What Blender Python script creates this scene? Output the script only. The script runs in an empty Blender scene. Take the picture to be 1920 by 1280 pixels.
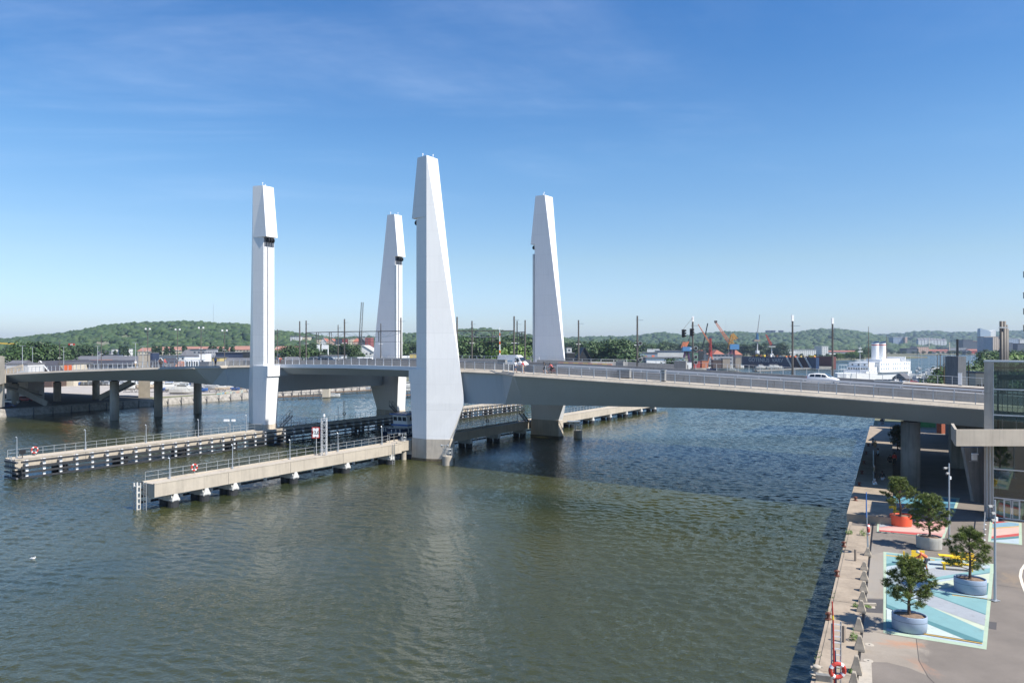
import bpy, math, random
import numpy as np
from mathutils import Vector, Matrix
# ------------------------------------------------------------ camera, sky, sun, exposure
SC = bpy.context.scene
F, HZ, CX, CAMZ = 1400.0, 648.0, 960.0, 18.5          # metres; the viewpoint is a terrace 18.5 m above the river
cd = bpy.data.cameras.new('camera'); cam = bpy.data.objects.new('camera', cd); SC.collection.objects.link(cam)
cam.location = (0, 0, CAMZ); cam.rotation_euler = (math.radians(90), 0, 0)
cd.sensor_width = 36; cd.lens = 36 * F / 1920; cd.shift_y = 8 / 1920; cd.clip_start = .5; cd.clip_end = 30000
SC.camera = cam
SUN_EL = math.radians(50); SUN_AZ = math.atan2(.865, -.50)      # clockwise from +Y
sd = Vector((math.sin(SUN_AZ) * math.cos(SUN_EL), math.cos(SUN_AZ) * math.cos(SUN_EL), math.sin(SUN_EL)))
sl = bpy.data.lights.new('sun', 'SUN'); sl.energy = 4.1; sl.angle = math.radians(.5); sl.color = (1, .95, .87)
so = bpy.data.objects.new('sun', sl); SC.collection.objects.link(so)
so.rotation_euler = sd.to_track_quat('Z', 'Y').to_euler()
SKY_STR = .09
w = bpy.data.worlds.new('World'); SC.world = w; w.use_nodes = True
nt = w.node_tree; nt.nodes.clear()
def wn(t, **k):
    n = nt.nodes.new(t)
    for a, b in k.items(): setattr(n, a, b)
    return n
sky = wn('ShaderNodeTexSky', sky_type='NISHITA', sun_disc=False, sun_elevation=SUN_EL, sun_rotation=SUN_AZ, altitude=0, air_density=1.0, dust_density=.35, ozone_density=3.0)
geo = wn('ShaderNodeTexCoord'); sep = wn('ShaderNodeSeparateXYZ'); nt.links.new(geo.outputs['Generated'], sep.inputs[0])
def wm(op, a, b=None, c=None):
    n = wn('ShaderNodeMath', operation=op)
    for i, x in enumerate((a, b, c)):
        if x is None: continue
        if isinstance(x, (int, float)): n.inputs[i].default_value = x
        else: nt.links.new(x, n.inputs[i])
    return n.outputs[0]
# thin cirrus on a high plane (direction divided by its height), faded at the horizon
zz = wm('MAXIMUM', sep.outputs['Z'], .03)
cx_ = wm('DIVIDE', sep.outputs['X'], zz); cy_ = wm('DIVIDE', sep.outputs['Y'], zz)
comb = wn('ShaderNodeCombineXYZ'); nt.links.new(cx_, comb.inputs[0]); nt.links.new(cy_, comb.inputs[1])
def cirrus(rot, sc, loc, nscale, lo, hi):
    mp = wn('ShaderNodeMapping'); nt.links.new(comb.outputs[0], mp.inputs[0])
    mp.inputs['Rotation'].default_value = (0, 0, rot); mp.inputs['Scale'].default_value = sc; mp.inputs['Location'].default_value = loc
    no = wn('ShaderNodeTexNoise'); nt.links.new(mp.outputs[0], no.inputs['Vector'])
    no.inputs['Scale'].default_value = nscale; no.inputs['Detail'].default_value = 9; no.inputs['Roughness'].default_value = .62; no.inputs['Distortion'].default_value = .5
    mr = wn('ShaderNodeMapRange', interpolation_type='SMOOTHSTEP'); nt.links.new(no.outputs['Fac'], mr.inputs[0])
    mr.inputs[1].default_value = lo; mr.inputs[2].default_value = hi
    return mr.outputs[0]
streak = cirrus(.5, (.55, 1.5, 1), (4.6, 2.4, 0), .55, .42, .82)
mask = cirrus(0, (1, 1, 1), (2.2, 5.7, 0), .16, .42, .70)
veil = wm('MULTIPLY', streak, mask)
lowf = wn('ShaderNodeMapRange', interpolation_type='SMOOTHSTEP'); nt.links.new(sep.outputs['Z'], lowf.inputs[0]); lowf.inputs[1].default_value = .10; lowf.inputs[2].default_value = .24
veil = wm('MULTIPLY', wm('MULTIPLY', veil, .32), lowf.outputs[0])
hue = wn('ShaderNodeHueSaturation'); nt.links.new(sky.outputs[0], hue.inputs['Color']); hue.inputs['Saturation'].default_value = 1.12; hue.inputs['Value'].default_value = 1.0
ramp = wn('ShaderNodeValToRGB'); nt.links.new(sep.outputs['Z'], ramp.inputs[0]); cr = ramp.color_ramp
for k_, (p_, c_) in enumerate(((0.0, (.68, .76, 1.0)), (.045, (.71, .78, .99)), (.11, (.82, .83, .86)), (.24, (.72, .87, .95)), (.42, (.40, .72, .96)), (1.0, (.40, .66, .95)))):
    e_ = cr.elements[k_] if k_ < 2 else cr.elements.new(p_)
    e_.position = p_; e_.color = (*c_, 1)
tint = wn('ShaderNodeMixRGB', blend_type='MULTIPLY'); tint.inputs[0].default_value = 1; nt.links.new(hue.outputs[0], tint.inputs[1]); nt.links.new(ramp.outputs[0], tint.inputs[2])
mx = wn('ShaderNodeMixRGB'); nt.links.new(veil, mx.inputs[0]); nt.links.new(tint.outputs[0], mx.inputs[1]); mx.inputs[2].default_value = (8.6, 9.4, 10.4, 1)
bg = wn('ShaderNodeBackground'); bg.inputs[1].default_value = SKY_STR; nt.links.new(mx.outputs[0], bg.inputs[0])
ow = wn('ShaderNodeOutputWorld'); nt.links.new(bg.outputs[0], ow.inputs[0])
SC.view_settings.view_transform = 'Standard'; SC.view_settings.look = 'None'; SC.view_settings.exposure = 0.92; SC.view_settings.gamma = 1
SC.cycles.use_denoising = True
SC.cycles.max_bounces = 8; SC.cycles.transparent_max_bounces = 12; SC.cycles.volume_bounces = 0
random.seed(7); rng = np.random.default_rng(7)
R = random.uniform; V = Vector
# ------------------------------------------------------------ survey helpers: level with the photo's horizon
def P(x, y, z=0.0):                       # where the sight line through photo point (x, y) meets height z
    Y = F * (CAMZ - z) / (y - HZ); return V(((x - CX) / F * Y, Y, z))
def Dp(x, y, Y): return V(((x - CX) / F * Y, Y, CAMZ - (y - HZ) / F * Y))
O1 = (-13.7, 119.6); EU = (.8389, -.5443); EV = (.5443, .8389)
def B(s, v, z=0.0): return V((O1[0] + EU[0] * s + EV[0] * v, O1[1] + EU[1] * s + EV[1] * v, z))
def s_at(x, v):
    t = (x - CX) / F; return (t * (O1[1] + EV[1] * v) - O1[0] - EV[0] * v) / (EU[0] - t * EU[1])
def v_at(x, s):
    t = (x - CX) / F; return (t * (O1[1] + EU[1] * s) - O1[0] - EU[0] * s) / (EV[0] - t * EV[1])
# ------------------------------------------------------------ mesh builder
class MB:
    def __init__(s): s.v = []; s.f = []; s.m = []; s.uv = {}
    def poly(s, pts, m=0, uv=None):
        i = len(s.v); s.v += [tuple(p) for p in pts]; s.f.append(tuple(range(i, i + len(pts)))); s.m.append(m)
        if uv: s.uv[len(s.f) - 1] = uv
    def obox(s, c, ax, ay, az, m=0):       # centre and three half vectors
        c, ax, ay, az = V(c), V(ax), V(ay), V(az); i = len(s.v)
        for sz in (-1, 1):
            for sx, sy in ((-1, -1), (1, -1), (1, 1), (-1, 1)): s.v.append(tuple(c + ax * sx + ay * sy + az * sz))
        lx, ly, lz = ax.length * 2, ay.length * 2, az.length * 2
        for f, (a, b) in (((0, 3, 2, 1), (0, 0)), ((4, 5, 6, 7), (0, 0)), ((0, 1, 5, 4), (lx, lz)), ((1, 2, 6, 5), (ly, lz)), ((2, 3, 7, 6), (lx, lz)), ((3, 0, 4, 7), (ly, lz))):
            s.f.append(tuple(i + k for k in f)); s.m.append(m)
            if a: s.uv[len(s.f) - 1] = ((0, 0), (a, 0), (a, b), (0, b))
        return s
    def box(s, x0, x1, y0, y1, z0, z1, m=0):
        return s.obox(((x0 + x1) / 2, (y0 + y1) / 2, (z0 + z1) / 2), ((x1 - x0) / 2, 0, 0), (0, (y1 - y0) / 2, 0), (0, 0, (z1 - z0) / 2), m)
    def rbox(s, c, w, d, h, rz=0, m=0):    # base centre
        ca, sa = math.cos(rz), math.sin(rz)
        return s.obox((c[0], c[1], c[2] + h / 2), (ca * w / 2, sa * w / 2, 0), (-sa * d / 2, ca * d / 2, 0), (0, 0, h / 2), m)
    def beam(s, p, q, w, h=None, m=0):
        p, q = V(p), V(q); d = q - p
        if d.length < 1e-6: return s
        h = h or w; a = d.normalized(); up = V((0, 0, 1)) if abs(a.z) < .95 else V((EV[0], EV[1], 0))
        b = a.cross(up).normalized(); c = b.cross(a).normalized()
        return s.obox((p + q) / 2, b * w / 2, d / 2, c * h / 2, m)
    def tube(s, p, q, r0, r1=None, n=8, m=0, cap=True):
        p, q = V(p), V(q); d = q - p
        if d.length < 1e-6: return s
        r1 = r0 if r1 is None else r1; a = d.normalized(); up = V((0, 0, 1)) if abs(a.z) < .95 else V((1, 0, 0))
        b = a.cross(up).normalized(); c = b.cross(a)
        rings = [[o + (b * math.cos(k * math.tau / n) + c * math.sin(k * math.tau / n)) * r for k in range(n)] for o, r in ((p, r0), (q, r1))]
        return s.loft(rings, m, cap)
    def path(s, pts, rad, n=6, m=0):
        for k in range(len(pts) - 1):
            r0 = rad[k] if isinstance(rad, (list, tuple)) else rad; r1 = rad[k + 1] if isinstance(rad, (list, tuple)) else rad
            s.tube(pts[k], pts[k + 1], r0, r1, n, m, cap=True)
        return s
    def loft(s, rings, m=0, cap=True, mats=None):
        i = len(s.v); n = len(rings[0])
        for r in rings: s.v += [tuple(p) for p in r]
        for a in range(len(rings) - 1):
            for k in range(n):
                k2 = (k + 1) % n
                s.f.append((i + a * n + k, i + a * n + k2, i + (a + 1) * n + k2, i + (a + 1) * n + k)); s.m.append(mats[k] if mats else m)
        if cap:
            s.f.append(tuple(i + k for k in range(n))[::-1]); s.m.append(m)
            s.f.append(tuple(i + (len(rings) - 1) * n + k for k in range(n))); s.m.append(m)
        return s
    def lathe(s, c, prof, n=16, m=0, sx=1, sy=1, rz=0, cap=True):
        ca, sa = math.cos(rz), math.sin(rz); rings = []
        for r, z in prof:
            rg = []
            for k in range(n):
                x, y = r * sx * math.cos(k * math.tau / n), r * sy * math.sin(k * math.tau / n)
                rg.append((c[0] + ca * x - sa * y, c[1] + sa * x + ca * y, c[2] + z))
            rings.append(rg)
        return s.loft(rings, m, cap)
    def torus(s, c, axis, R_, r, n=20, k=8, m=0, mats=None):
        axis = V(axis).normalized(); b = axis.orthogonal().normalized(); d = axis.cross(b); i = len(s.v)
        for a in range(n):
            o = b * math.cos(a * math.tau / n) + d * math.sin(a * math.tau / n)
            for j in range(k): s.v.append(tuple(V(c) + o * (R_ + r * math.cos(j * math.tau / k)) + axis * r * math.sin(j * math.tau / k)))
        for a in range(n):
            for j in range(k):
                s.f.append((i + a * k + j, i + ((a + 1) % n) * k + j, i + ((a + 1) % n) * k + (j + 1) % k, i + a * k + (j + 1) % k)); s.m.append(mats[a % len(mats)] if mats else m)
        return s
    def prism(s, pts, z0, z1, m=0):
        n = len(pts); i = len(s.v)
        a = sum(pts[k][0] * pts[(k + 1) % n][1] - pts[(k + 1) % n][0] * pts[k][1] for k in range(n))
        if a < 0: pts = list(pts)[::-1]
        s.v += [(p[0], p[1], z0) for p in pts] + [(p[0], p[1], z1) for p in pts]
        s.f.append(tuple(range(i, i + n))[::-1]); s.m.append(m); s.f.append(tuple(range(i + n, i + 2 * n))); s.m.append(m)
        for k in range(n):
            k2 = (k + 1) % n; s.f.append((i + k, i + k2, i + n + k2, i + n + k)); s.m.append(m)
            l = math.dist(pts[k][:2], pts[k2][:2]); s.uv[len(s.f) - 1] = ((0, 0), (l, 0), (l, z1 - z0), (0, z1 - z0))
        return s
    def build(s, name, mats, parent=None, smooth=False):
        me = bpy.data.meshes.new(name); o = V((0, 0, 0)); p = parent
        while p is not None: o = o + p.location; p = p.parent
        me.from_pydata([(a - o.x, b - o.y, c - o.z) for a, b, c in s.v], [], s.f)
        if not isinstance(mats, (list, tuple)): mats = [mats]
        for m in mats: me.materials.append(m)
        me.polygons.foreach_set('material_index', s.m)
        if smooth: me.polygons.foreach_set('use_smooth', [True] * len(s.f))
        if s.uv:
            ul = me.uv_layers.new(name='uv')
            for fi, uv in s.uv.items():
                ls = me.polygons[fi].loop_start
                for k, c in enumerate(uv): ul.data[ls + k].uv = c
        me.update()
        ob = bpy.data.objects.new(name, me); SC.collection.objects.link(ob)
        if parent: ob.parent = parent
        return ob
def fresh(bm_fn):
    m = MB(); bm_fn(m); return m
def tag(o, label=None, cat=None, group=None, kind=None):
    if label: o['label'] = label
    if cat: o['category'] = cat
    if group: o['group'] = group
    if kind: o['kind'] = kind
    return o
def thing(name, label, cat, loc=(0, 0, 0), group=None):
    e = bpy.data.objects.new(name, None); e.location = loc; e.empty_display_size = .2; SC.collection.objects.link(e)
    return tag(e, label, cat, group)
def dup(o, loc=None, rz=None, label=None, group=None, parent=None, scale=None):
    c = o.copy(); SC.collection.objects.link(c); c.parent = parent
    for ch in list(o.children): dup(ch, parent=c)
    if loc is not None: c.location = loc
    if rz is not None: c.rotation_euler = (0, 0, rz)
    if scale is not None: c.scale = scale if hasattr(scale, '__len__') else (scale,) * 3
    if label: c['label'] = label
    if group: c['group'] = group
    return c
# ------------------------------------------------------------ materials
def mat(name, col, rough=.6, metal=0.0, var=.12, scale=.7, bump=0.0, bscale=None, col2=None, streak=0.0, spec=.5, detail=5, alpha=None, seam=0, wear=0, grit=0):
    m = bpy.data.materials.new(name); m.use_nodes = True; t = m.node_tree; b = t.nodes['Principled BSDF']
    b.inputs['Roughness'].default_value = rough; b.inputs['Metallic'].default_value = metal; b.inputs['Specular IOR Level'].default_value = spec
    tc = t.nodes.new('ShaderNodeTexCoord')
    no = t.nodes.new('ShaderNodeTexNoise'); no.inputs['Scale'].default_value = scale; no.inputs['Detail'].default_value = detail; no.inputs['Roughness'].default_value = .65
    t.links.new(tc.outputs['Object'], no.inputs['Vector'])
    c2 = col2 or tuple(min(1, c * (1 + var)) for c in col)
    c1 = tuple(c * (1 - var) for c in col)
    mr = t.nodes.new('ShaderNodeMapRange'); mr.inputs[1].default_value = .3; mr.inputs[2].default_value = .7; t.links.new(no.outputs['Fac'], mr.inputs[0])
    mi = t.nodes.new('ShaderNodeMixRGB'); mi.inputs[1].default_value = (*c1, 1); mi.inputs[2].default_value = (*c2, 1); t.links.new(mr.outputs[0], mi.inputs[0])
    out = mi.outputs[0]
    if streak:
        mp = t.nodes.new('ShaderNodeMapping'); mp.inputs['Scale'].default_value = (2.2, 2.2, .18); t.links.new(tc.outputs['Object'], mp.inputs[0])
        n2 = t.nodes.new('ShaderNodeTexNoise'); n2.inputs['Scale'].default_value = 1.6; n2.inputs['Detail'].default_value = 6; t.links.new(mp.outputs[0], n2.inputs['Vector'])
        m2 = t.nodes.new('ShaderNodeMapRange'); m2.inputs[1].default_value = .48; m2.inputs[2].default_value = .75; m2.inputs[3].default_value = 0; m2.inputs[4].default_value = streak; t.links.new(n2.outputs['Fac'], m2.inputs[0])
        mi2 = t.nodes.new('ShaderNodeMixRGB'); mi2.inputs[2].default_value = (*(c * .35 for c in col), 1); t.links.new(out, mi2.inputs[1]); t.links.new(m2.outputs[0], mi2.inputs[0]); out = mi2.outputs[0]
    def mm(op, a, b_):
        n = t.nodes.new('ShaderNodeMath'); n.operation = op
        for i, x in enumerate((a, b_)):
            if isinstance(x, (int, float)): n.inputs[i].default_value = x
            else: t.links.new(x, n.inputs[i])
        return n.outputs[0]
    def over(fac, c, out):
        n = t.nodes.new('ShaderNodeMixRGB'); t.links.new(fac, n.inputs[0]); t.links.new(out, n.inputs[1]); n.inputs[2].default_value = (*c, 1); return n.outputs[0]
    if seam:
        sx = t.nodes.new('ShaderNodeSeparateXYZ'); t.links.new(tc.outputs['Object'], sx.inputs[0])
        f = mm('FRACT', mm('DIVIDE', sx.outputs[2], seam), 0); k = mm('MULTIPLY', mm('LESS_THAN', f, .05 / seam), .2); out = over(k, tuple(c * .4 for c in col), out)
        fl = mm('FLOOR', mm('DIVIDE', sx.outputs[2], seam), 0); wn_ = t.nodes.new('ShaderNodeTexWhiteNoise'); wn_.noise_dimensions = '1D'; t.links.new(fl, wn_.inputs['W']); out = over(mm('MULTIPLY', wn_.outputs['Value'], .07), tuple(c * .5 for c in col), out)
    if wear:
        n4 = t.nodes.new('ShaderNodeTexNoise'); n4.inputs['Scale'].default_value = 2.2; n4.inputs['Detail'].default_value = 12; n4.inputs['Roughness'].default_value = .75; t.links.new(tc.outputs['Object'], n4.inputs['Vector'])
        m4 = t.nodes.new('ShaderNodeMapRange'); m4.inputs[1].default_value = .56; m4.inputs[2].default_value = .72; m4.inputs[3].default_value = 0; m4.inputs[4].default_value = wear; t.links.new(n4.outputs['Fac'], m4.inputs[0]); out = over(m4.outputs[0], (.15, .13, .11), out)
    if grit:
        n5 = t.nodes.new('ShaderNodeTexNoise'); n5.inputs['Scale'].default_value = 22; n5.inputs['Detail'].default_value = 4; t.links.new(tc.outputs['Object'], n5.inputs['Vector'])
        m5 = t.nodes.new('ShaderNodeMapRange'); m5.inputs[1].default_value = .35; m5.inputs[2].default_value = .7; m5.inputs[3].default_value = 0; m5.inputs[4].default_value = grit; t.links.new(n5.outputs['Fac'], m5.inputs[0]); out = over(m5.outputs[0], tuple(c * 1.7 for c in col), out)
    t.links.new(out, b.inputs['Base Color'])
    if bump:
        n3 = t.nodes.new('ShaderNodeTexNoise'); n3.inputs['Scale'].default_value = bscale or scale * 8; n3.inputs['Detail'].default_value = 6; t.links.new(tc.outputs['Object'], n3.inputs['Vector'])
        bu = t.nodes.new('ShaderNodeBump'); bu.inputs['Strength'].default_value = .6; bu.inputs['Distance'].default_value = bump; t.links.new(n3.outputs['Fac'], bu.inputs['Height']); t.links.new(bu.outputs[0], b.inputs['Normal'])
    return m
def wall_mat(name, col, win=(.08, .1, .13), du=3.0, dv=3.0, fu=.45, fv=.45, var=.08):
    """painted wall whose small far windows are a pattern in the material (UV in metres)"""
    m = mat(name, col, .75, var=var, scale=.12); t = m.node_tree; b = t.nodes['Principled BSDF']
    src = b.inputs['Base Color'].links[0].from_socket
    uv = t.nodes.new('ShaderNodeUVMap'); sp = t.nodes.new('ShaderNodeSeparateXYZ'); t.links.new(uv.outputs[0], sp.inputs[0])
    def mth(op, a, b_):
        n = t.nodes.new('ShaderNodeMath'); n.operation = op
        for i, x in enumerate((a, b_)):
            if isinstance(x, (int, float)): n.inputs[i].default_value = x
            else: t.links.new(x, n.inputs[i])
        return n.outputs[0]
    fx = mth('FRACT', mth('DIVIDE', sp.outputs[0], du), 0); fz = mth('FRACT', mth('DIVIDE', sp.outputs[1], dv), 0)
    a = mth('LESS_THAN', mth('ABSOLUTE', mth('SUBTRACT', fx, .5), 0), fu / 2); c = mth('LESS_THAN', mth('ABSOLUTE', mth('SUBTRACT', fz, .55), 0), fv / 2)
    k = mth('MULTIPLY', a, c)
    mi = t.nodes.new('ShaderNodeMixRGB'); t.links.new(k, mi.inputs[0]); t.links.new(src, mi.inputs[1]); mi.inputs[2].default_value = (*win, 1); t.links.new(mi.outputs[0], b.inputs['Base Color'])
    rr = mth('SUBTRACT', .75, mth('MULTIPLY', k, .6)); t.links.new(rr, b.inputs['Roughness'])
    return m
def glass_mat(name, tint=(.75, .9, .87), refl=.12, rough=.02):
    m = bpy.data.materials.new(name); m.use_nodes = True; t = m.node_tree; t.nodes.clear()
    o = t.nodes.new('ShaderNodeOutputMaterial'); tr = t.nodes.new('ShaderNodeBsdfTransparent'); tr.inputs[0].default_value = (*tint, 1)
    gl = t.nodes.new('ShaderNodeBsdfGlossy'); gl.inputs['Roughness'].default_value = rough
    fr = t.nodes.new('ShaderNodeFresnel'); fr.inputs[0].default_value = 1.45
    ad = t.nodes.new('ShaderNodeMath'); ad.operation = 'ADD'; ad.inputs[1].default_value = refl; ad.use_clamp = True; t.links.new(fr.outputs[0], ad.inputs[0])
    mi = t.nodes.new('ShaderNodeMixShader'); t.links.new(ad.outputs[0], mi.inputs[0]); t.links.new(tr.outputs[0], mi.inputs[1]); t.links.new(gl.outputs[0], mi.inputs[2]); t.links.new(mi.outputs[0], o.inputs[0])
    return m
M = {}
M['steel_white'] = mat('tower_paint', (.80, .795, .78), .36, var=.025, scale=.12, bump=.014, bscale=.5, streak=.09, seam=4.1)
M['steel_girder'] = mat('girder_paint', (.37, .42, .455), .36, var=.05, scale=.1, bump=.012, bscale=.4, streak=.12)
M['edge_white'] = mat('edge_paint', (.72, .73, .74), .4, var=.04)
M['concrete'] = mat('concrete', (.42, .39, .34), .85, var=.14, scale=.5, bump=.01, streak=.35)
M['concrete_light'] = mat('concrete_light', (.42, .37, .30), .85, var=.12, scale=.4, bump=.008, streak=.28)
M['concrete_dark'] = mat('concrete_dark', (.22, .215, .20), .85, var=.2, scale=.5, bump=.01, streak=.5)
M['base_concrete'] = mat('base_concrete', (.50, .445, .37), .85, var=.14, scale=.5, bump=.01, streak=.3)
M['barrier'] = mat('barrier_concrete', (.25, .25, .245), .85, var=.12, scale=.6, streak=.3)
M['asphalt_deck'] = mat('asphalt_deck', (.36, .325, .29), .9, var=.12, scale=.3)
M['rail'] = mat('rail_paint', (.62, .63, .64), .35, metal=.3, var=.05)
M['galv'] = mat('galvanised', (.50, .52, .53), .4, metal=.6, var=.1)
M['mast'] = mat('mast_steel', (.11, .10, .09), .6, metal=.3, var=.2)
M['lamp_pole'] = mat('lamp_pole_paint', (.42, .46, .50), .4, metal=.5, var=.05)
M['black'] = mat('black_paint', (.018, .018, .02), .5, var=.2)
M['rubber'] = mat('rubber', (.025, .027, .03), .75, var=.3, scale=2)
M['white'] = mat('white_paint', (.8, .8, .79), .45, var=.05)
M['red'] = mat('red_paint', (.46, .05, .035), .45, var=.1)
M['orange'] = mat('orange_paint', (.80, .17, .05), .45, var=.08)
M['yellow'] = mat('yellow_paint', (.82, .55, .03), .45, var=.08)
M['blue'] = mat('blue_paint', (.05, .16, .45), .4, var=.1)
M['navy'] = mat('navy_paint', (.015, .035, .09), .35, var=.15)
M['timber'] = mat('timber', (.10, .10, .105), .8, var=.3, scale=2, streak=.4)
M['fender'] = mat('fender_timber', (.028, .030, .034), .7, var=.3, scale=2)
M['bracket'] = mat('bracket_paint', (.52, .51, .48), .6, var=.15, scale=2, streak=.3)
M['wood'] = mat('brown_wood', (.16, .10, .06), .8, var=.3, scale=3)
M['soil'] = mat('soil', (.19, .13, .09), .95, var=.4, scale=6, bump=.02)
M['bark'] = mat('bark', (.10, .065, .045), .9, var=.3, scale=6, bump=.01)
M['needles'] = mat('pine_needles', (.055, .095, .014), .5, var=.35, scale=3.5, col2=(.19, .24, .04))
M['leaf'] = mat('leaves_mid', (.035, .075, .018), .6, var=.4, scale=.35, col2=(.07, .13, .03))
M['leaf_dark'] = mat('leaves_dark', (.022, .05, .017), .6, var=.4, scale=.3, col2=(.045, .085, .026))
M['leaf_bright'] = mat('leaves_bright', (.08, .15, .02), .6, var=.35, scale=.35, col2=(.13, .22, .03))
M['grass'] = mat('grass', (.10, .14, .04), .9, var=.4, scale=.4, col2=(.2, .19, .09))
M['glass_dark'] = mat('dark_glass', (.02, .028, .035), .08, var=.2, scale=.5, spec=.8)
M['glass'] = glass_mat('lift_glass', (.46, .55, .51), .09)
M['tyre'] = M['rubber']
M['skin'] = mat('skin', (.5, .3, .22), .6, var=.05)
def paint(name, col, **k):
    if name not in M: M[name] = mat(name, col, **k)
    return M[name]
# ------------------------------------------------------------ river, land, quay, hills
def water_material(name, rough, k1, k2, k3):
    m = bpy.data.materials.new(name); m.use_nodes = True; t = m.node_tree; b = t.nodes['Principled BSDF']
    b.inputs['Roughness'].default_value = rough; b.inputs['IOR'].default_value = 1.62
    tc = t.nodes.new('ShaderNodeTexCoord')
    def noise(sc, det, rot=0.0, stretch=(1, 1, 1), dist=0.0, rough=.55):
        mp = t.nodes.new('ShaderNodeMapping'); mp.inputs['Rotation'].default_value = (0, 0, rot); mp.inputs['Scale'].default_value = stretch
        t.links.new(tc.outputs['Object'], mp.inputs[0]); n = t.nodes.new('ShaderNodeTexNoise'); t.links.new(mp.outputs[0], n.inputs['Vector'])
        n.inputs['Scale'].default_value = sc; n.inputs['Detail'].default_value = det; n.inputs['Distortion'].default_value = dist; n.inputs['Roughness'].default_value = rough
        return n.outputs['Fac']
    def mth(op, *a):
        n = t.nodes.new('ShaderNodeMath'); n.operation = op
        for i, x in enumerate(a):
            if isinstance(x, (int, float)): n.inputs[i].default_value = x
            else: t.links.new(x, n.inputs[i])
        return n.outputs[0]
    def rng_(x, a, b_, c=0.0, d=1.0, smooth=True):
        n = t.nodes.new('ShaderNodeMapRange'); n.interpolation_type = 'SMOOTHSTEP' if smooth else 'LINEAR'
        t.links.new(x, n.inputs[0]); n.inputs[1].default_value = a; n.inputs[2].default_value = b_; n.inputs[3].default_value = c; n.inputs[4].default_value = d
        return n.outputs[0]
    gust = rng_(noise(.011, 4, .4, (1, 2.4, 1), .6), .42, .58, .45, 1.15)       # wind patches on the surface
    w1 = noise(.30, 2, .25, (1, 1.9, 1), .3); w2 = noise(.95, 3, -.15, (1, 1.7, 1), .4); w3 = noise(3.1, 3, .5, (1, 1.5, 1), .2)
    h = mth('ADD', mth('ADD', mth('MULTIPLY', w1, k1), mth('MULTIPLY', w2, k2)), mth('MULTIPLY', w3, k3))
    bu = t.nodes.new('ShaderNodeBump'); bu.inputs['Distance'].default_value = 1.0; t.links.new(mth('MULTIPLY', gust, .95), bu.inputs['Strength']); t.links.new(h, bu.inputs['Height'])
    t.links.new(bu.outputs[0], b.inputs['Normal'])
    silt = rng_(noise(.02, 4, 1.1, (1, 1.6, 1), .8), .35, .65)
    mi = t.nodes.new('ShaderNodeMixRGB'); mi.inputs[1].default_value = (.022, .030, .013, 1); mi.inputs[2].default_value = (.045, .048, .015, 1); t.links.new(silt, mi.inputs[0])
    t.links.new(mi.outputs[0], b.inputs['Base Color'])
    return m
WATER = [water_material('river_water', .06, .0, .10, .10), water_material('river_water_far', .25, .40, .40, .14)]
# the river: three rippled sheets (fine near the bridge, coarser beyond) over one flat sheet to the horizon
def ripple_patch(x0, x1, y0, y1, st, amp, lmin):
    rw = np.random.default_rng(11); xs = np.arange(x0, x1 + st / 2, st); ys = np.arange(y0, y1 + st / 2, st); X_, Y_ = np.meshgrid(xs, ys); Z = np.zeros_like(X_)
    for k in range(72):
        lam = .46 * (5.4 ** (rw.random() ** 1.2)); th = math.radians(62) + rw.normal(0, .55); ph = rw.uniform(0, 6.28); sl_ = .0235 * (1.1 if lam < 1.3 else .75)
        if lam < lmin: continue
        q = (X_ * math.cos(th) + Y_ * math.sin(th)) * math.tau / lam + ph + .8 * np.sin(X_ * .037 + Y_ * .021 + k); Z += sl_ * lam / math.tau * (2.0 * ((np.sin(q) * .5 + .5) ** 1.5) - .85)
    g = .5 + .5 * np.sin(X_ * .021 + Y_ * .034 + 1.3 * np.sin(Y_ * .017 + 1) + .6); g2 = .5 + .5 * np.sin(X_ * .047 - Y_ * .029 + 1.6 * np.sin(X_ * .031) + 2.0); Z *= amp * (.42 + .75 * g + .45 * g2)
    n, m_ = len(xs), len(ys); co = np.stack([X_, Y_, Z + .02], -1).reshape(-1, 3); i = (np.arange(m_ - 1)[:, None] * n + np.arange(n - 1)[None]).ravel(); return co, np.stack([i, i + 1, i + n + 1, i + n], 1)
parts_ = [(np.array([(-12000, -400, -.32), (12000, -400, -.32), (12000, 16000, -.32), (-12000, 16000, -.32)], float), np.array([[0, 1, 2, 3]]), 1)]
for a_, mi_ in (((-68, 48, 28, 92, .15, 1.0, .4), 0), ((-110, 84, 91.9, 152, .21, 1.0, .55), 0), ((-180, 135, 151.9, 262, .36, 1.15, .85), 0), ((-200, 250, 261.8, 480, .7, 1.6, 1.4), 1)):
    co, fa = ripple_patch(*a_); parts_.append((co, fa, mi_))
off = 0; CO, FA, MI = [], [], []
for co, fa, mi_ in parts_: CO.append(co); FA.append(fa + off); MI.append(np.full(len(fa), mi_)); off += len(co)
CO, FA, MI = np.concatenate(CO), np.concatenate(FA), np.concatenate(MI)
me = bpy.data.meshes.new('river'); me.vertices.add(len(CO)); me.vertices.foreach_set('co', CO.ravel()); me.loops.add(len(FA) * 4); me.loops.foreach_set('vertex_index', FA.ravel().astype(np.int32)); me.polygons.add(len(FA))
me.polygons.foreach_set('loop_start', np.arange(len(FA), dtype=np.int32) * 4); me.polygons.foreach_set('loop_total', np.full(len(FA), 4, dtype=np.int32))
for m_ in WATER: me.materials.append(m_)
me.update(calc_edges=True); me.polygons.foreach_set('material_index', MI.astype(np.int32)); me.polygons.foreach_set('use_smooth', np.ones(len(FA), dtype=bool))
tag(bpy.data.objects.new('river', me), kind='structure'); SC.collection.objects.link(bpy.data.objects['river'])

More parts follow.
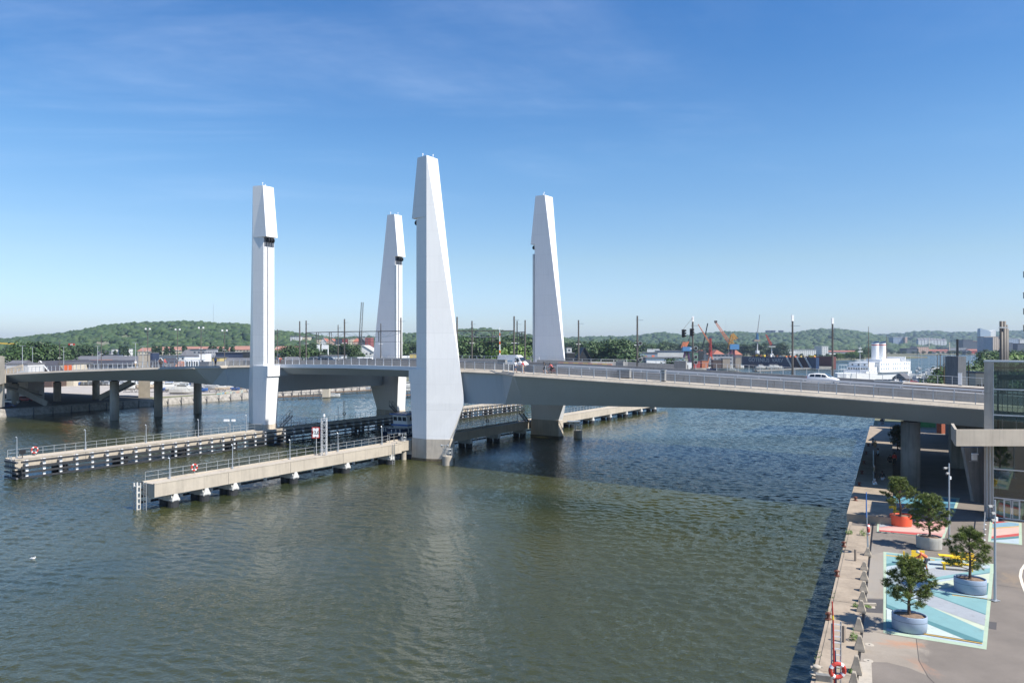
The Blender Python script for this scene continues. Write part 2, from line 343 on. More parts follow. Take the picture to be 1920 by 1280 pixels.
def ground_material():
    m = mat('land', (.20, .18, .15), .95, var=.35, scale=.03, col2=(.14, .15, .07)); return m
M['land'] = ground_material()
M['gravel'] = mat('gravel_yard', (.36, .33, .30), .95, var=.15, scale=.3)
LEFT = [(-260, 0), (-129.8, 200.8), (-112, 231), (-93, 264), (119, 590), (200, 735), (330, 890), (450, 985), (640, 1150), (719, 1438), (990, 1570), (2500, 1800), (9000, 2500), (9000, 16000), (-12000, 16000), (-12000, 0)]
QX = lambda Y: -3.7 + .508 * Y
RIGHT = [(QX(-30), -30), (81.9, 168.6), (130, 250), (185, 300), (235, 380), (300, 480), (395, 610), (600, 900), (985, 1350), (2500, 1500), (9000, 1800), (9000, -500), (500, -60)]
mb = MB(); mb.prism(LEFT, -3, 1.8); tag(mb.build('north_ground', M['land']), kind='structure')
mb = MB()
mb.prism([RIGHT[0], (QX(150), 150), (QX(150) + 60, 135), (500, 60), (500, -60)], -3, 2.0)
# ---- quay apron: asphalt with worn, patched and rust stained areas
def quay_asphalt(name='quay_asphalt', base=(.160, .137, .115)):
    m = mat(name, base, .92, var=.2, scale=.35, bump=.004, bscale=12, grit=.3); t = m.node_tree; b = t.nodes['Principled BSDF']
    src = b.inputs['Base Color'].links[0].from_socket; tc = t.nodes.new('ShaderNodeTexCoord')
    def blob(cx, cy, sx, sy, rot, col, src, amt=.8):
        mp = t.nodes.new('ShaderNodeMapping'); mp.vector_type = 'TEXTURE'; mp.inputs['Location'].default_value = (cx, cy, 2.0); mp.inputs['Rotation'].default_value = (0, 0, rot); mp.inputs['Scale'].default_value = (sx, sy, 1)
        t.links.new(tc.outputs['Object'], mp.inputs[0])
        no = t.nodes.new('ShaderNodeTexNoise'); no.inputs['Scale'].default_value = 2.1; no.inputs['Detail'].default_value = 11; no.inputs['Roughness'].default_value = .68; no.inputs['Distortion'].default_value = .8; t.links.new(mp.outputs[0], no.inputs['Vector'])
        le = t.nodes.new('ShaderNodeVectorMath'); le.operation = 'LENGTH'; t.links.new(mp.outputs[0], le.inputs[0])
        ad = t.nodes.new('ShaderNodeMath'); ad.operation = 'MULTIPLY_ADD'; t.links.new(no.outputs['Fac'], ad.inputs[0]); ad.inputs[1].default_value = 2.6; t.links.new(le.outputs['Value'], ad.inputs[2])
        mr = t.nodes.new('ShaderNodeMapRange'); mr.interpolation_type = 'SMOOTHSTEP'; t.links.new(ad.outputs[0], mr.inputs[0]); mr.inputs[1].default_value = 2.25; mr.inputs[2].default_value = 1.35; mr.inputs[3].default_value = 0; mr.inputs[4].default_value = amt
        mi = t.nodes.new('ShaderNodeMixRGB'); t.links.new(mr.outputs[0], mi.inputs[0]); t.links.new(src, mi.inputs[1]); mi.inputs[2].default_value = (*col, 1)
        return mi.outputs[0]
    a = P(1640, 1075, 2); src = blob(a.x, a.y, 3.2, 16, -.46, (.27, .245, .21), src, .75)
    a = P(1655, 1195, 2); src = blob(a.x, a.y, 3.4, 3.2, -.4, (.31, .27, .22), src, .8)
    a = P(1685, 1206, 2); src = blob(a.x, a.y, 1.5, .8, -.25, (.40, .20, .11), src, .6)
    a = P(1715, 1207, 2); src = blob(a.x, a.y, .8, .5, -.3, (.40, .18, .09), src, .6)
    a = P(1727, 1247, 2); src = blob(a.x, a.y, .6, 1.6, .15, (.34, .19, .12), src, .5)
    a = P(1900, 1085, 2); src = blob(a.x, a.y, 1.2, 2.8, -.4, (.27, .2, .13), src, .5)
    t.links.new(src, b.inputs['Base Color']); return m
M['quay_asphalt'] = quay_asphalt()
tag(mb.build('quay_ground', M['quay_asphalt']), kind='structure')
mb = MB(); mb.prism([(QX(150) + .02, 150.02), (81.9, 168.6)] + RIGHT[2:12] + [(500, 60.02), (QX(150) + 60, 135.02)], -3, 1.99); tag(mb.build('south_ground', M['land']), kind='structure')
# quay coping strip, slightly proud of the asphalt, with panel joints
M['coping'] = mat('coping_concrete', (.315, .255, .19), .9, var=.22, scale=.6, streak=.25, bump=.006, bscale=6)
QD = V((.508, 1, 0)).normalized(); QN = V((QD.y, -QD.x, 0))           # along the quay, and inland
def Q(t, n, z=2.0):                                                     # t: metres along the edge from its first point
    return V((QX(0), 0, z)) + QD * t + QN * n
def t_of(p): return (V(p) - V((QX(0), 0, 0))).dot(QD)
mb = MB(); t = -20.0
while t < 76:
    L = R(5.2, 6.4); a, b = t + .012, min(t + L, 78.6) - .012
    mb.obox((Q((a + b) / 2, .84, 2.0 + R(0, .01))), QN * .86, QD * (b - a) / 2, (0, 0, .06)); t += L
mb.obox(Q(29, -.1, 1.6), QN * .12, QD * 49.5, (0, 0, .42))
tag(mb.build('quay_coping', M['coping']), kind='structure')
mb = MB(); mb.obox(Q(29, 1.78, 2.006), QN * .07, QD * 49.3, (0, 0, .004)); tag(mb.build('quay_joint', M['black']), kind='structure')
mb = MB(); t = 78.7
while t < 166:
    b = min(t + 8.0, 167); mb.obox(Q((t + b) / 2, 1.5, 2.33), QN * 1.95, QD * ((b - t) / 2 - .012), (0, 0, .37)); t += 8.0
tag(mb.build('raised_quay_slab', M['coping']), kind='structure')
# quay face: dark concrete and timber down to the water
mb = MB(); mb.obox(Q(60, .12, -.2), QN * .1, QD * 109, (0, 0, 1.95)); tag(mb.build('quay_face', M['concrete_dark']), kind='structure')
# lighter concrete patches in the asphalt
mb = MB()
for pts in ([(1600, 1238), (1634, 1241), (1636, 1290), (1592, 1290)], [(1620, 1134), (1641, 1136), (1641, 1140), (1621, 1138)]):
    mb.poly([P(x, y, 2.008) for x, y in pts][::-1])
tag(mb.build('concrete_patch', M['concrete_light']), kind='structure')
M['old_concrete'] = quay_asphalt('old_concrete', (.235, .20, .16))
mb = MB()
for pts in ([(1598, 1176), (1657, 1186), (1718, 1196), (1722, 1235), (1739, 1266), (1704, 1251), (1664, 1241), (1590, 1238)], [(1634, 1040), (1657, 1034), (1656, 1122), (1616, 1121)], [(1614, 1147), (1656, 1149), (1657, 1184), (1600, 1174)]):
    q_ = [P(x, y, 2.003) for x, y in pts]; a_ = sum(q_[k].x * q_[(k + 1) % len(q_)].y - q_[(k + 1) % len(q_)].x * q_[k].y for k in range(len(q_))); mb.poly(q_ if a_ > 0 else q_[::-1])
tag(mb.build('worn_concrete', M['old_concrete']), kind='structure')
mb = MB()
for pts in ([(1622, 1122), (1656, 1123), (1655, 1149), (1615, 1146)], [(1853, 1164), (1869, 1166), (1868, 1180), (1852, 1177)]):
    mb.poly([P(x, y, 2.005) for x, y in pts][::-1])
tag(mb.build('asphalt_patch', paint('patch_asphalt', (.075, .07, .07), rough=.95)), kind='structure')
# painted ring on the asphalt at the frame's edge and the small covers in the ground
mb = MB()
arc = [P(x, y, 2.0) for x, y in ((1935, 1052), (1922, 1058), (1915, 1068), (1913, 1080), (1917, 1095), (1924, 1112), (1934, 1128))]
for k in range(len(arc) - 1):
    d = (arc[k + 1] - arc[k]).normalized(); n = V((-d.y, d.x, 0)) * .09
    mb.poly([arc[k] - n + V((0, 0, .01)), arc[k + 1] - n + V((0, 0, .01)), arc[k + 1] + n + V((0, 0, .01)), arc[k] + n + V((0, 0, .01))])
tag(mb.build('painted_arc', paint('road_paint', (.68, .62, .50), rough=.8)), kind='structure')
for i, (x, y) in enumerate(((1630, 1208), (1628, 1238))):
    c = P(x, y, 2.0); mb = MB(); mb.lathe(c, [(.24, -.01), (.24, .012), (.2, .015)], 16); mb.lathe(c, [(.05, .015), (.05, .02)], 8, m=1)
    tag(mb.build('ground_cover', [M['concrete_light'], M['rubber']]), ('round pale cover in the asphalt, nearer the blue planter', 'round pale cover in the asphalt beside the large concrete patch')[i], 'cover', 'round covers in the quay ground')

# ---- painted ground murals: each stripe its own thin sheet above the one below
COLM = dict(mint=(.50, .62, .46), aqua=(.24, .45, .46), teal=(.10, .26, .28), ice=(.50, .60, .64), white=(.60, .68, .64), lilac=(.42, .45, .48), cream=(.62, .68, .52),
            yellow=(.70, .44, .12), pink=(.68, .36, .32), red=(.60, .10, .09), peach=(.72, .50, .42), sky=(.24, .42, .54), mblue=(.12, .36, .48), deep=(.05, .17, .27))
for k_, c_ in COLM.items(): M['mural_' + k_] = mat('mural_' + k_, tuple(q_ * .70 for q_ in c_), .85, var=.07, scale=1.2, bump=.002, bscale=10, wear=.55)
def mural(name, polys, conv):
    mb = MB(); ms = list(COLM); z = 2.012
    for col, pts in polys:
        p = [P(*conv(x, y), z) for x, y in pts]
        a = sum(p[k].x * p[(k + 1) % len(p)].y - p[(k + 1) % len(p)].x * p[k].y for k in range(len(p)))
        mb.poly(p if a > 0 else p[::-1], ms.index(col)); z += .0022
    return tag(mb.build(name, [M['mural_' + c] for c in ms]), kind='structure')
c8 = lambda x, y: (1640 + x / 5.819, 1000 + y / 5.819)
mural('ground_mural', [('mint', [(95, 195), (1305, 330), (1220, 1262), (95, 1080)]),
    ('ice', [(128, 205), (1262, 345), (1178, 1225), (130, 1055)]),
    ('aqua', [(128, 208), (800, 285), (560, 300), (128, 355)]), ('teal', [(128, 326), (300, 298), (330, 312), (128, 356)]), ('yellow', [(128, 228), (660, 282), (650, 291), (128, 240)]),
    ('lilac', [(350, 480), (560, 385), (900, 335), (1262, 375), (700, 470), (480, 520)]),
    ('aqua', [(480, 505), (930, 430), (1262, 372), (1255, 425), (560, 512)]), ('teal', [(560, 512), (1256, 420), (1256, 427), (570, 516)]),
    ('cream', [(500, 560), (1254, 432), (1240, 545), (700, 600)]), ('teal', [(1180, 545), (1243, 535), (1232, 660), (1190, 670)]),
    ('aqua', [(600, 600), (900, 655), (1230, 705), (1212, 878), (640, 668)]), ('yellow', [(840, 662), (1229, 706), (1229, 715), (850, 672)]),
    ('lilac', [(560, 650), (640, 668), (1212, 885), (1200, 1003), (520, 760)]), ('teal', [(640, 666), (1212, 874), (1211, 884), (645, 676)]),
    ('cream', [(480, 770), (560, 775), (1199, 1005), (1192, 1052), (430, 800)]),
    ('aqua', [(130, 560), (200, 540), (400, 700), (1191, 1054), (1180, 1182), (540, 935), (130, 765)]),
    ('teal', [(130, 765), (540, 928), (1180, 1170), (1179, 1186), (980, 1150), (540, 968), (130, 800)]),
    ('white', [(130, 820), (400, 900), (545, 970), (985, 1152), (540, 1082), (130, 940)]),
    ('aqua', [(128, 930), (300, 960), (330, 1050), (128, 1020)]),
    ('yellow', [(300, 1045), (540, 1086), (1178, 1190), (1177, 1199), (540, 1095), (300, 1055)])], c8)
c6 = lambda x, y: (1580 + x / 5.647, 860 + y / 5.647)
mural('ground_mural', [('mint', [(375, 340), (1242, 412), (1190, 572), (372, 500)]), ('mblue', [(402, 345), (1208, 425), (1165, 562), (400, 492)]),
    ('deep', [(700, 470), (1195, 470), (1180, 510), (760, 500)]), ('deep', [(850, 425), (1205, 445), (1200, 458), (850, 440)]), ('sky', [(402, 430), (700, 500), (650, 515), (400, 480)])], c6)
mural('ground_mural', [('mint', [(370, 537), (1160, 605), (1075, 842), (362, 768)]), ('pink', [(392, 545), (1130, 612), (1050, 832), (384, 757)]),
    ('peach', [(392, 735), (700, 720), (1090, 745), (1078, 790), (384, 752)]), ('red', [(410, 545), (700, 575), (730, 592), (480, 560)]), ('red', [(388, 590), (500, 630), (495, 638), (388, 598)]),
    ('lilac', [(392, 560), (520, 590), (560, 700), (390, 720)]), ('red', [(386, 750), (900, 790), (1055, 815), (1050, 832), (384, 762)])], c6)
mural('ground_mural', [('mint', [(1560, 645), (1895, 676), (1900, 910), (1538, 875)]), ('peach', [(1590, 650), (1868, 678), (1866, 900), (1570, 870)]),
    ('red', [(1590, 652), (1755, 666), (1590, 682)]), ('sky', [(1588, 684), (1755, 668), (1866, 680), (1866, 708), (1585, 726)]), ('yellow', [(1585, 727), (1866, 708), (1866, 716), (1584, 738)]),
    ('red', [(1578, 818), (1866, 785), (1866, 812), (1575, 840)]), ('teal', [(1575, 842), (1866, 814), (1866, 836), (1572, 862)]), ('ice', [(1570, 862), (1866, 838), (1866, 900), (1568, 870)])], c6)

# ---- left bank: sloping stone revetment and its timber posts
M['stone'] = mat('revetment_stone', (.27, .25, .22), .9, var=.4, scale=1.1, bump=.15, bscale=1.6)
bank = [V((-175, 128)), V((-129.8, 200.8)), V((-112, 231)), V((-93, 264)), V((-60, 317)), V((-20, 378)), V((40, 468))]
mb = MB(); rings = []
for k, p in enumerate(bank):
    d = (bank[min(k + 1, len(bank) - 1)] - bank[max(k - 1, 0)]).normalized(); n = V((d.y, -d.x))
    rings.append([(p.x - n.x, p.y - n.y, 2.0), (p.x + .9 * n.x, p.y + .9 * n.y, 1.9), (p.x + 2.4 * n.x, p.y + 2.4 * n.y, -.6), (p.x - n.x, p.y - n.y, -.6)])
mb.loft(rings); tag(mb.build('stone_revetment', M['stone']), kind='structure')
mb = MB(); mb.tube((0, 0, -.6), (0, 0, 2.0), .17, .15, 7)
post0 = mb.build('mooring_post', M['timber']); tag(post0, 'weathered timber post standing against the left bank revetment', 'post', 'timber posts along the left bank')
first = True
for k in range(1, 4):
    L = (bank[k + 1] - bank[k]).length; n = int(L / 4.4)
    for j in range(n):
        p = bank[k].lerp(bank[k + 1], j / n); d = (bank[k + 1] - bank[k]).normalized(); q = p + V((d.y, -d.x)) * 2.1
        if first: post0.location = (q.x, q.y, 0); first = False
        else: dup(post0, (q.x, q.y, R(-.3, .2)))
# gravel yard under and behind the left approach, grass verge
mb = MB(); mb.poly([(-300, 200, 1.812), (-136, 203, 1.812), (-118, 233, 1.812), (-101, 262, 1.812), (-60, 330, 1.812), (-130, 420, 1.812), (-360, 400, 1.812)]); tag(mb.build('gravel_yard', M['gravel']), kind='structure')
mb = MB(); mb.poly([P(x, y, 1.825) for x, y in ((-30, 769), (0, 766.5), (54, 762.5), (278, 748), (286, 744), (200, 740), (60, 735), (-30, 738))]); tag(mb.build('yard_asphalt_shade', paint('yard_asphalt_shade', (.07, .068, .065), rough=.95)), kind='structure')  # dark asphalt sheet shaped to the bridge's shaded zone, its colour deepens that shade
mb = MB(); mb.poly([(-136, 197, 1.82), (-130.5, 204, 1.82), (-141, 209, 1.82), (-160, 205, 1.82), (-160, 180, 1.82), (-145, 178, 1.82)])
mb.poly([(-113.5, 232, 1.82), (-95, 263, 1.82), (-99, 266, 1.82), (-121, 236, 1.82)]); tag(mb.build('grass_verge', M['grass']), kind='structure')

# ---- wooded hills
def vnoise(x, y, s): 
    return (math.sin(x * .013 + s) * math.cos(y * .017 - s * 2) + .5 * math.sin(x * .041 + y * .023 + s * 3) + .25 * math.sin(x * .09 - y * .07 + s)) / 1.75
ICO = None
def ico():
    global ICO
    if ICO is None:
        import bmesh
        b = bmesh.new(); bmesh.ops.create_icosphere(b, subdivisions=2, radius=1); b.verts.ensure_lookup_table()
        ICO = (np.array([v.co[:] for v in b.verts]), np.array([[v.index for v in f.verts] for f in b.faces])); b.free()
    return ICO
def blobs(name, pts, sizes, mats, hz=.75, parent=None):
    """one mesh of many crowns: lumpy small balls, used for woods that read as one mass"""
    bv, bf = ico(); n = len(pts); nv = len(bv)
    pts = np.array(pts); sizes = np.array(sizes)
    jit = 1 + rng.uniform(-.28, .28, (n, nv, 1)); sc = np.stack([sizes * rng.uniform(.8, 1.25, n), sizes * rng.uniform(.8, 1.25, n), sizes * hz * rng.uniform(.8, 1.25, n)], 1)
    co = (bv[None] * jit * sc[:, None, :] + pts[:, None, :]).reshape(-1, 3)
    fa = (bf[None] + (np.arange(n) * nv)[:, None, None]).reshape(-1, 3)
    me = bpy.data.meshes.new(name); me.vertices.add(len(co)); me.vertices.foreach_set('co', co.ravel()); me.loops.add(len(fa) * 3); me.loops.foreach_set('vertex_index', fa.ravel().astype(np.int32))
    me.polygons.add(len(fa)); me.polygons.foreach_set('loop_start', np.arange(len(fa), dtype=np.int32) * 3); me.polygons.foreach_set('loop_total', np.full(len(fa), 3, dtype=np.int32))
    for m_ in mats: me.materials.append(m_)
    me.update(calc_edges=True); me.polygons.foreach_set('material_index', np.repeat(rng.integers(0, len(mats), n), len(bf)).astype(np.int32))
    o = bpy.data.objects.new(name, me); SC.collection.objects.link(o)
    if parent: o.parent = parent
    return o
def hill(name, wood, crest, Yf, Yc, Yb, mats, ncrown, csize, rocks=(), seed=1.0, rockm='rock'):
    xs = [c[0] for c in crest]; ys = [c[1] for c in crest]
    def surf(x, t):
        yc = np.interp(x, xs, ys); zc = CAMZ - (yc - HZ) / F * Yc - csize * .75
        if t <= 1:
            Y = Yf + (Yc - Yf) * t; z = 1.5 + (zc - 1.5) * (t ** 1.15) * (1 - .0 * t) + vnoise(x * 3, Y, seed) * 7 * math.sin(math.pi * t)
        else:
            u = t - 1; Y = Yc + (Yb - Yc) * u; z = zc * (1 - u ** 1.5)
        return V(((x - CX) / F * Y, Y, z))
    mb = MB(); cols = np.arange(xs[0], xs[-1] + 1, 10.0); ts = [0, .12, .25, .4, .55, .7, .82, .92, 1, 1.25, 1.6, 2]
    mb.v = [tuple(surf(x, t)) for x in cols for t in ts]; nt_ = len(ts)
    for a in range(len(cols) - 1):
        for b in range(nt_ - 1): mb.f.append((a * nt_ + b, (a + 1) * nt_ + b, (a + 1) * nt_ + b + 1, a * nt_ + b + 1)); mb.m.append(0)
    tag(mb.build(name, M[rockm], smooth=True), kind='structure')
    pts, sz = [], []
    while len(pts) < ncrown:
        x = R(xs[0], xs[-1]); t = R(0, 1.04) if random.random() < .8 else R(.93, 1.02)
        p = surf(x, t); py = HZ - (p.z - CAMZ) / p.y * F
        if any(((x - rx) / rw) ** 2 + ((py - ry) / rh) ** 2 < R(.5, 1.1) for rx, ry, rw, rh in rocks): continue
        s = csize * random.choice((R(.45, .8), R(.7, 1.1), R(.9, 1.35))); pts.append((p.x, p.y, p.z + s * .25)); sz.append(s)
    tag(blobs(wood, pts, sz, mats), kind='stuff')
M['rock'] = mat('hill_rock', (.30, .27, .22), .95, var=.3, scale=.02, col2=(.12, .15, .07))
M['wood_a'] = mat('wood_light', (.030, .062, .016), .75, var=.3, scale=.06, col2=(.062, .105, .026))
M['wood_b'] = mat('wood_mid', (.026, .06, .016), .75, var=.3, scale=.06, col2=(.05, .095, .024))
M['wood_c'] = mat('wood_deep', (.016, .04, .015), .75, var=.3, scale=.06, col2=(.03, .06, .02))
W3 = [M['wood_a'], M['wood_a'], M['wood_b'], M['wood_c']]
hill('left_hill', 'left_hill_wood', [(-260, 645), (-120, 640), (0, 637.5), (60, 632), (110, 627), (150, 621), (200, 612), (250, 607), (300, 605.5), (340, 603.5), (400, 607), (470, 609.5), (515, 621), (557, 626), (600, 631), (640, 641), (700, 652)],
     900, 1500, 2300, W3, 9500, 6.2, rocks=[(318, 615.5, 18, 3.6), (352, 619, 12, 3), (232, 634, 16, 6), (195, 648, 34, 8), (120, 655, 18, 5), (445, 640, 20, 3)], seed=1.3)
hill('middle_hill', 'middle_hill_wood', [(560, 642), (640, 634), (700, 633), (760, 627), (830, 622), (862, 619), (905, 617), (948, 622), (975, 626), (1003, 632), (1060, 637), (1120, 644), (1180, 655)],
     1100, 1700, 2400, W3, 5200, 6.5, seed=4.1)
hill('right_hill', 'right_hill_wood', [(960, 640), (1020, 638), (1060, 636), (1105, 633), (1165, 633), (1197, 631), (1220, 627.5), (1242, 625), (1262, 627), (1290, 630), (1315, 626), (1345, 625), (1365, 623), (1415, 625.5), (1450, 626), (1490, 625), (1515, 621), (1540, 618.5), (1572, 618.5), (1602, 622), (1630, 627), (1650, 632), (1690, 640), (1740, 652)],
     1900, 2900, 4200, [M['wood_b'], M['wood_b'], M['wood_c'], M['wood_a']], 8000, 10.5, rocks=[(1560, 640, 26, 4), (1590, 645, 20, 3), (1530, 648, 22, 3), (1250, 645, 20, 3), (1380, 640, 20, 3)], seed=7.7)
hill('far_right_hill', 'far_right_hill_wood', [(1580, 640), (1620, 630), (1672, 627.5), (1691, 627), (1710, 624), (1738, 622), (1762, 622.5), (1785, 624.5), (1837, 625), (1860, 624), (1880, 622.5), (1916, 622), (2050, 625), (2200, 632)],
     2600, 4000, 5600, [M['wood_b'], M['wood_c']], 4500, 14, seed=2.9)
# ------------------------------------------------------------ the lift bridge
ZD = [(-230, 6.6), (-190, 8.9), (-137, 11.45), (-113, 12.5), (-91, 13.3), (-71, 14.0), (-50, 14.6), (-42.8, 14.75), (-21, 14.95), (0, 14.8), (18, 14.5), (40, 13.75), (58, 13.05), (75, 12.3), (112, 10.6)]
ZB = [(-230, 4.6), (-190, 6.6), (-140, 8.9), (-97, 10.4), (-71, 10.8), (-55, 10.3), (-44, 9.3), (-43, 9.3), (0, 9.2), (8, 9.25), (18, 9.65), (44, 10.3), (57, 10.35), (69, 9.95), (75, 9.65), (112, 8.0)]
def ip(tab, s): return float(np.interp(s, [a for a, b in tab], [b for a, b in tab]))
def zd(s): return (ip(ZD, s - 3) + ip(ZD, s) + ip(ZD, s + 3)) / 3 if not -42.8 < s < 0 else ip(ZD, s)
def zb(s): return ip(ZB, s)
W = 40.5
def ve(s):                                    # near edge of the deck: narrow between the towers, wide beyond the kinks
    a = abs(s + 21.4) - 21.4
    return 3.2 if a < 12.2 else (-1.0 if a > 17.2 else 3.2 - 4.2 * (a - 12.2) / 5.0)
def inset(s):
    a = abs(s + 21.4) - 21.4; return .35 if a < 12.2 else (3.4 if a > 17.2 else .35 + 3.05 * (a - 12.2) / 5)
def srange(a, b, st):
    n = max(1, round((b - a) / st)); return [a + (b - a) * k / n for k in range(n + 1)]
def brk(a, b):
    s = set(srange(a, b, 4)); 
    for k in (12.2, 17.2, 7.0, -55.0, -60.0, -49.8): 
        if a < k < b: s.add(k)
    return sorted(s)
def strip(mb, ss, v0, v1, z0, z1, m=0):       # a long box following the deck; v0,v1 functions or numbers; z offsets from the deck
    f0 = v0 if callable(v0) else (lambda s: v0); f1 = v1 if callable(v1) else (lambda s: v1)
    mb.loft([[B(s, f0(s), zd(s) + z0), B(s, f1(s), zd(s) + z0), B(s, f1(s), zd(s) + z1), B(s, f0(s), zd(s) + z1)] for s in ss], m)
def post_rail(mb, s0, s1, vf, step=2.0, h=1.25, off=0.0, wires=2, z0=0.0, lean=.0):
    ss = srange(s0, s1, step)
    for s in ss:
        p = B(s, vf(s), zd(s) + z0); q = B(s, vf(s) + lean, zd(s) + z0 + h); mb.beam(p, q, .07, .12)
    for k in range(len(ss) - 1):
        a, b = ss[k], ss[k + 1]
        mb.beam(B(a, vf(a) + lean, zd(a) + z0 + h), B(b, vf(b) + lean, zd(b) + z0 + h), .09, .06)
        for j in range(wires):
            f = (j + 1) / (wires + 1); mb.beam(B(a, vf(a) + lean * f, zd(a) + z0 + h * f), B(b, vf(b) + lean * f, zd(b) + z0 + h * f), .014)
EDGE = M['concrete_light']
def span(name, label, s0, s1, lift=False):
    root = thing(name, label, 'bridge span', B((s0 + s1) / 2, W / 2, zd((s0 + s1) / 2) - 1)); ss = brk(s0, s1) if not lift else srange(s0, s1, 4)
    vf = lambda s: W - ve(s)
    # deck slab with walkway, road and track surfaces
    mb = MB(); strip(mb, ss, lambda s: ve(s) + .55, lambda s: vf(s) - .55, -.5, 0); mb.build('deck_slab', M['asphalt_deck'], root)
    for sgn in (0, 1):
        e = (lambda s: ve(s)) if not sgn else (lambda s: vf(s)); d = 1 if not sgn else -1
        mb = MB()
        if lift: strip(mb, ss, lambda s: e(s), lambda s: e(s) + .55 * d, -.50, .16)
        else: mb.loft([[B(s, e(s) + x * d, zd(s) + z) for x, z in ((0, -.54), (.56, -.54), (.56, .03), (.44, .03), (0, -.40))] for s in ss])
        mb.build('edge_beam', M['edge_white'] if lift else EDGE, root)
        mb = MB()
        if not lift: strip(mb, ss, lambda s: e(s) + .7 * d, lambda s: e(s) + 3.4 * d, .004, .012); mb.build('walkway', EDGE, root)
        else: strip(mb, ss, lambda s: e(s) + .6 * d, lambda s: e(s) + 3.0 * d, .004, .012); mb.build('walkway', M['asphalt_deck'], root)
        mb = MB(); post_rail(mb, s0 + .4, s1 - .4, lambda s: e(s) + .5 * d, 1.95, 1.25, z0=.16 if lift else .03); mb.build('railing', M['rail'], root)
        # concrete traffic barrier inside the walkway
        bv = (lambda s: (6.3 if e(s) > 3 and not sgn else e(s) + 4.1)) if not sgn else (lambda s: e(s) - 4.1)
        mb = MB(); cuts = srange(s0 + .1 if s0 > -100 else -64, s1 - .1 if not (sgn and s0 > 0) else 30, 6.0)
        for a, b in zip(cuts[:-1], cuts[1:]):
            a2, b2 = a + .015, b - .015
            mb.loft([[B(s, bv(s) - .28, zd(s) + .004), B(s, bv(s) + .28, zd(s) + .004), B(s, bv(s) + .1, zd(s) + .95), B(s, bv(s) - .1, zd(s) + .95)] for s in (a2, (a2 + b2) / 2, b2)])
        mb.build('traffic_barrier', M['barrier'], root)
    # girder
    mb = MB()
    if lift:
        mb.loft([[B(s, 3.6, zd(s) - .52), B(s, W - 3.6, zd(s) - .52), B(s, W - 5.2, zd(s) - 1.75), B(s, 5.2, zd(s) - 1.75)] for s in ss]); mb.build('girder', M['steel_girder'], root)
        for a, b in ((s0 + .3, s0 + 3.2), (s1 - 3.2, s1 - .3)):
            mb = MB(); mb.loft([[B(s, .6, zd(s) - .55), B(s, W - .6, zd(s) - .55), B(s, W - 2, zd(s) - 2.0), B(s, 2, zd(s) - 2.0)] for s in (a, b)]); mb.build('lifting_cross_beam', M['steel_girder'], root)
    else:
        mb.loft([[B(s, ve(s) + .35, zd(s) - .53), B(s, vf(s) - .35, zd(s) - .53), B(s, vf(s) - .45 - inset(s), zb(s)), B(s, ve(s) + .45 + inset(s), zb(s))] for s in ss]); mb.build('girder', M['steel_girder'], root)
    # carriageway: kerbed strips, lane lines, guard rails, tram rails
    for v in (7.4, 13.0, 20.4, 31.8): mb = MB(); strip(mb, ss, v - .06, v + .06, .004, .009); mb.build('lane_line', M['white'], root)
    mb = MB(); strip(mb, [s for s in ss if -66 < s < (s_at(1674, 22.8) if s0 > 0 else 500)], 22.6, 23.0, .004, .85); mb.build('median_barrier', M['barrier'], root)
    if s0 > 0:
        for v, h in ((16.6, .75), (8.2, .7)):
            mb = MB(); cuts = srange(s0 + 14, s1 - .5, 3.0)
            for s in cuts: mb.beam(B(s, v, zd(s)), B(s, v, zd(s) + h), .1)
            for a, b in zip(cuts[:-1], cuts[1:]): mb.beam(B(a, v - .07, zd(a) + h - .1), B(b, v - .07, zd(b) + h - .1), .06, .28)
            mb.build('guard_rail', M['rail'], root)
        mb = MB(); strip(mb, srange(s_at(1674, 22.8), 112, 4), 22.6, 22.8, .004, .62); mb.build('corten_screen', paint('corten_steel', (.10, .055, .03), rough=.8, var=.3), root)
    for v in (24.6, 26.0, 28.6, 30.0):
        mb = MB(); strip(mb, ss, v - .035, v + .035, .004, .05); mb.build('tram_rail', M['galv'], root)
    return root
span('approach_span', 'long steel bridge span from the near right quay to the tallest looking tower', .6, 112)
span('lift_span', 'movable white edged bridge span hanging between the four tall towers', -42.2, -.6, True)
span('approach_span', 'long steel bridge span from the left tower across to the car park bank', -205, -43.4)
# unseen deck added beyond the bridge to cast the wide shade on the quay
mb = MB(); mb.loft([[B(s, 44, 9.2), B(s, 66, 9.2), B(s, 66, 8.2), B(s, 44, 8.2)] for s in (64, 112)]); tag(mb.build('shade_deck', M['concrete_dark']), 'unseen deck added to cast shade behind the right end of the bridge', 'shade deck')

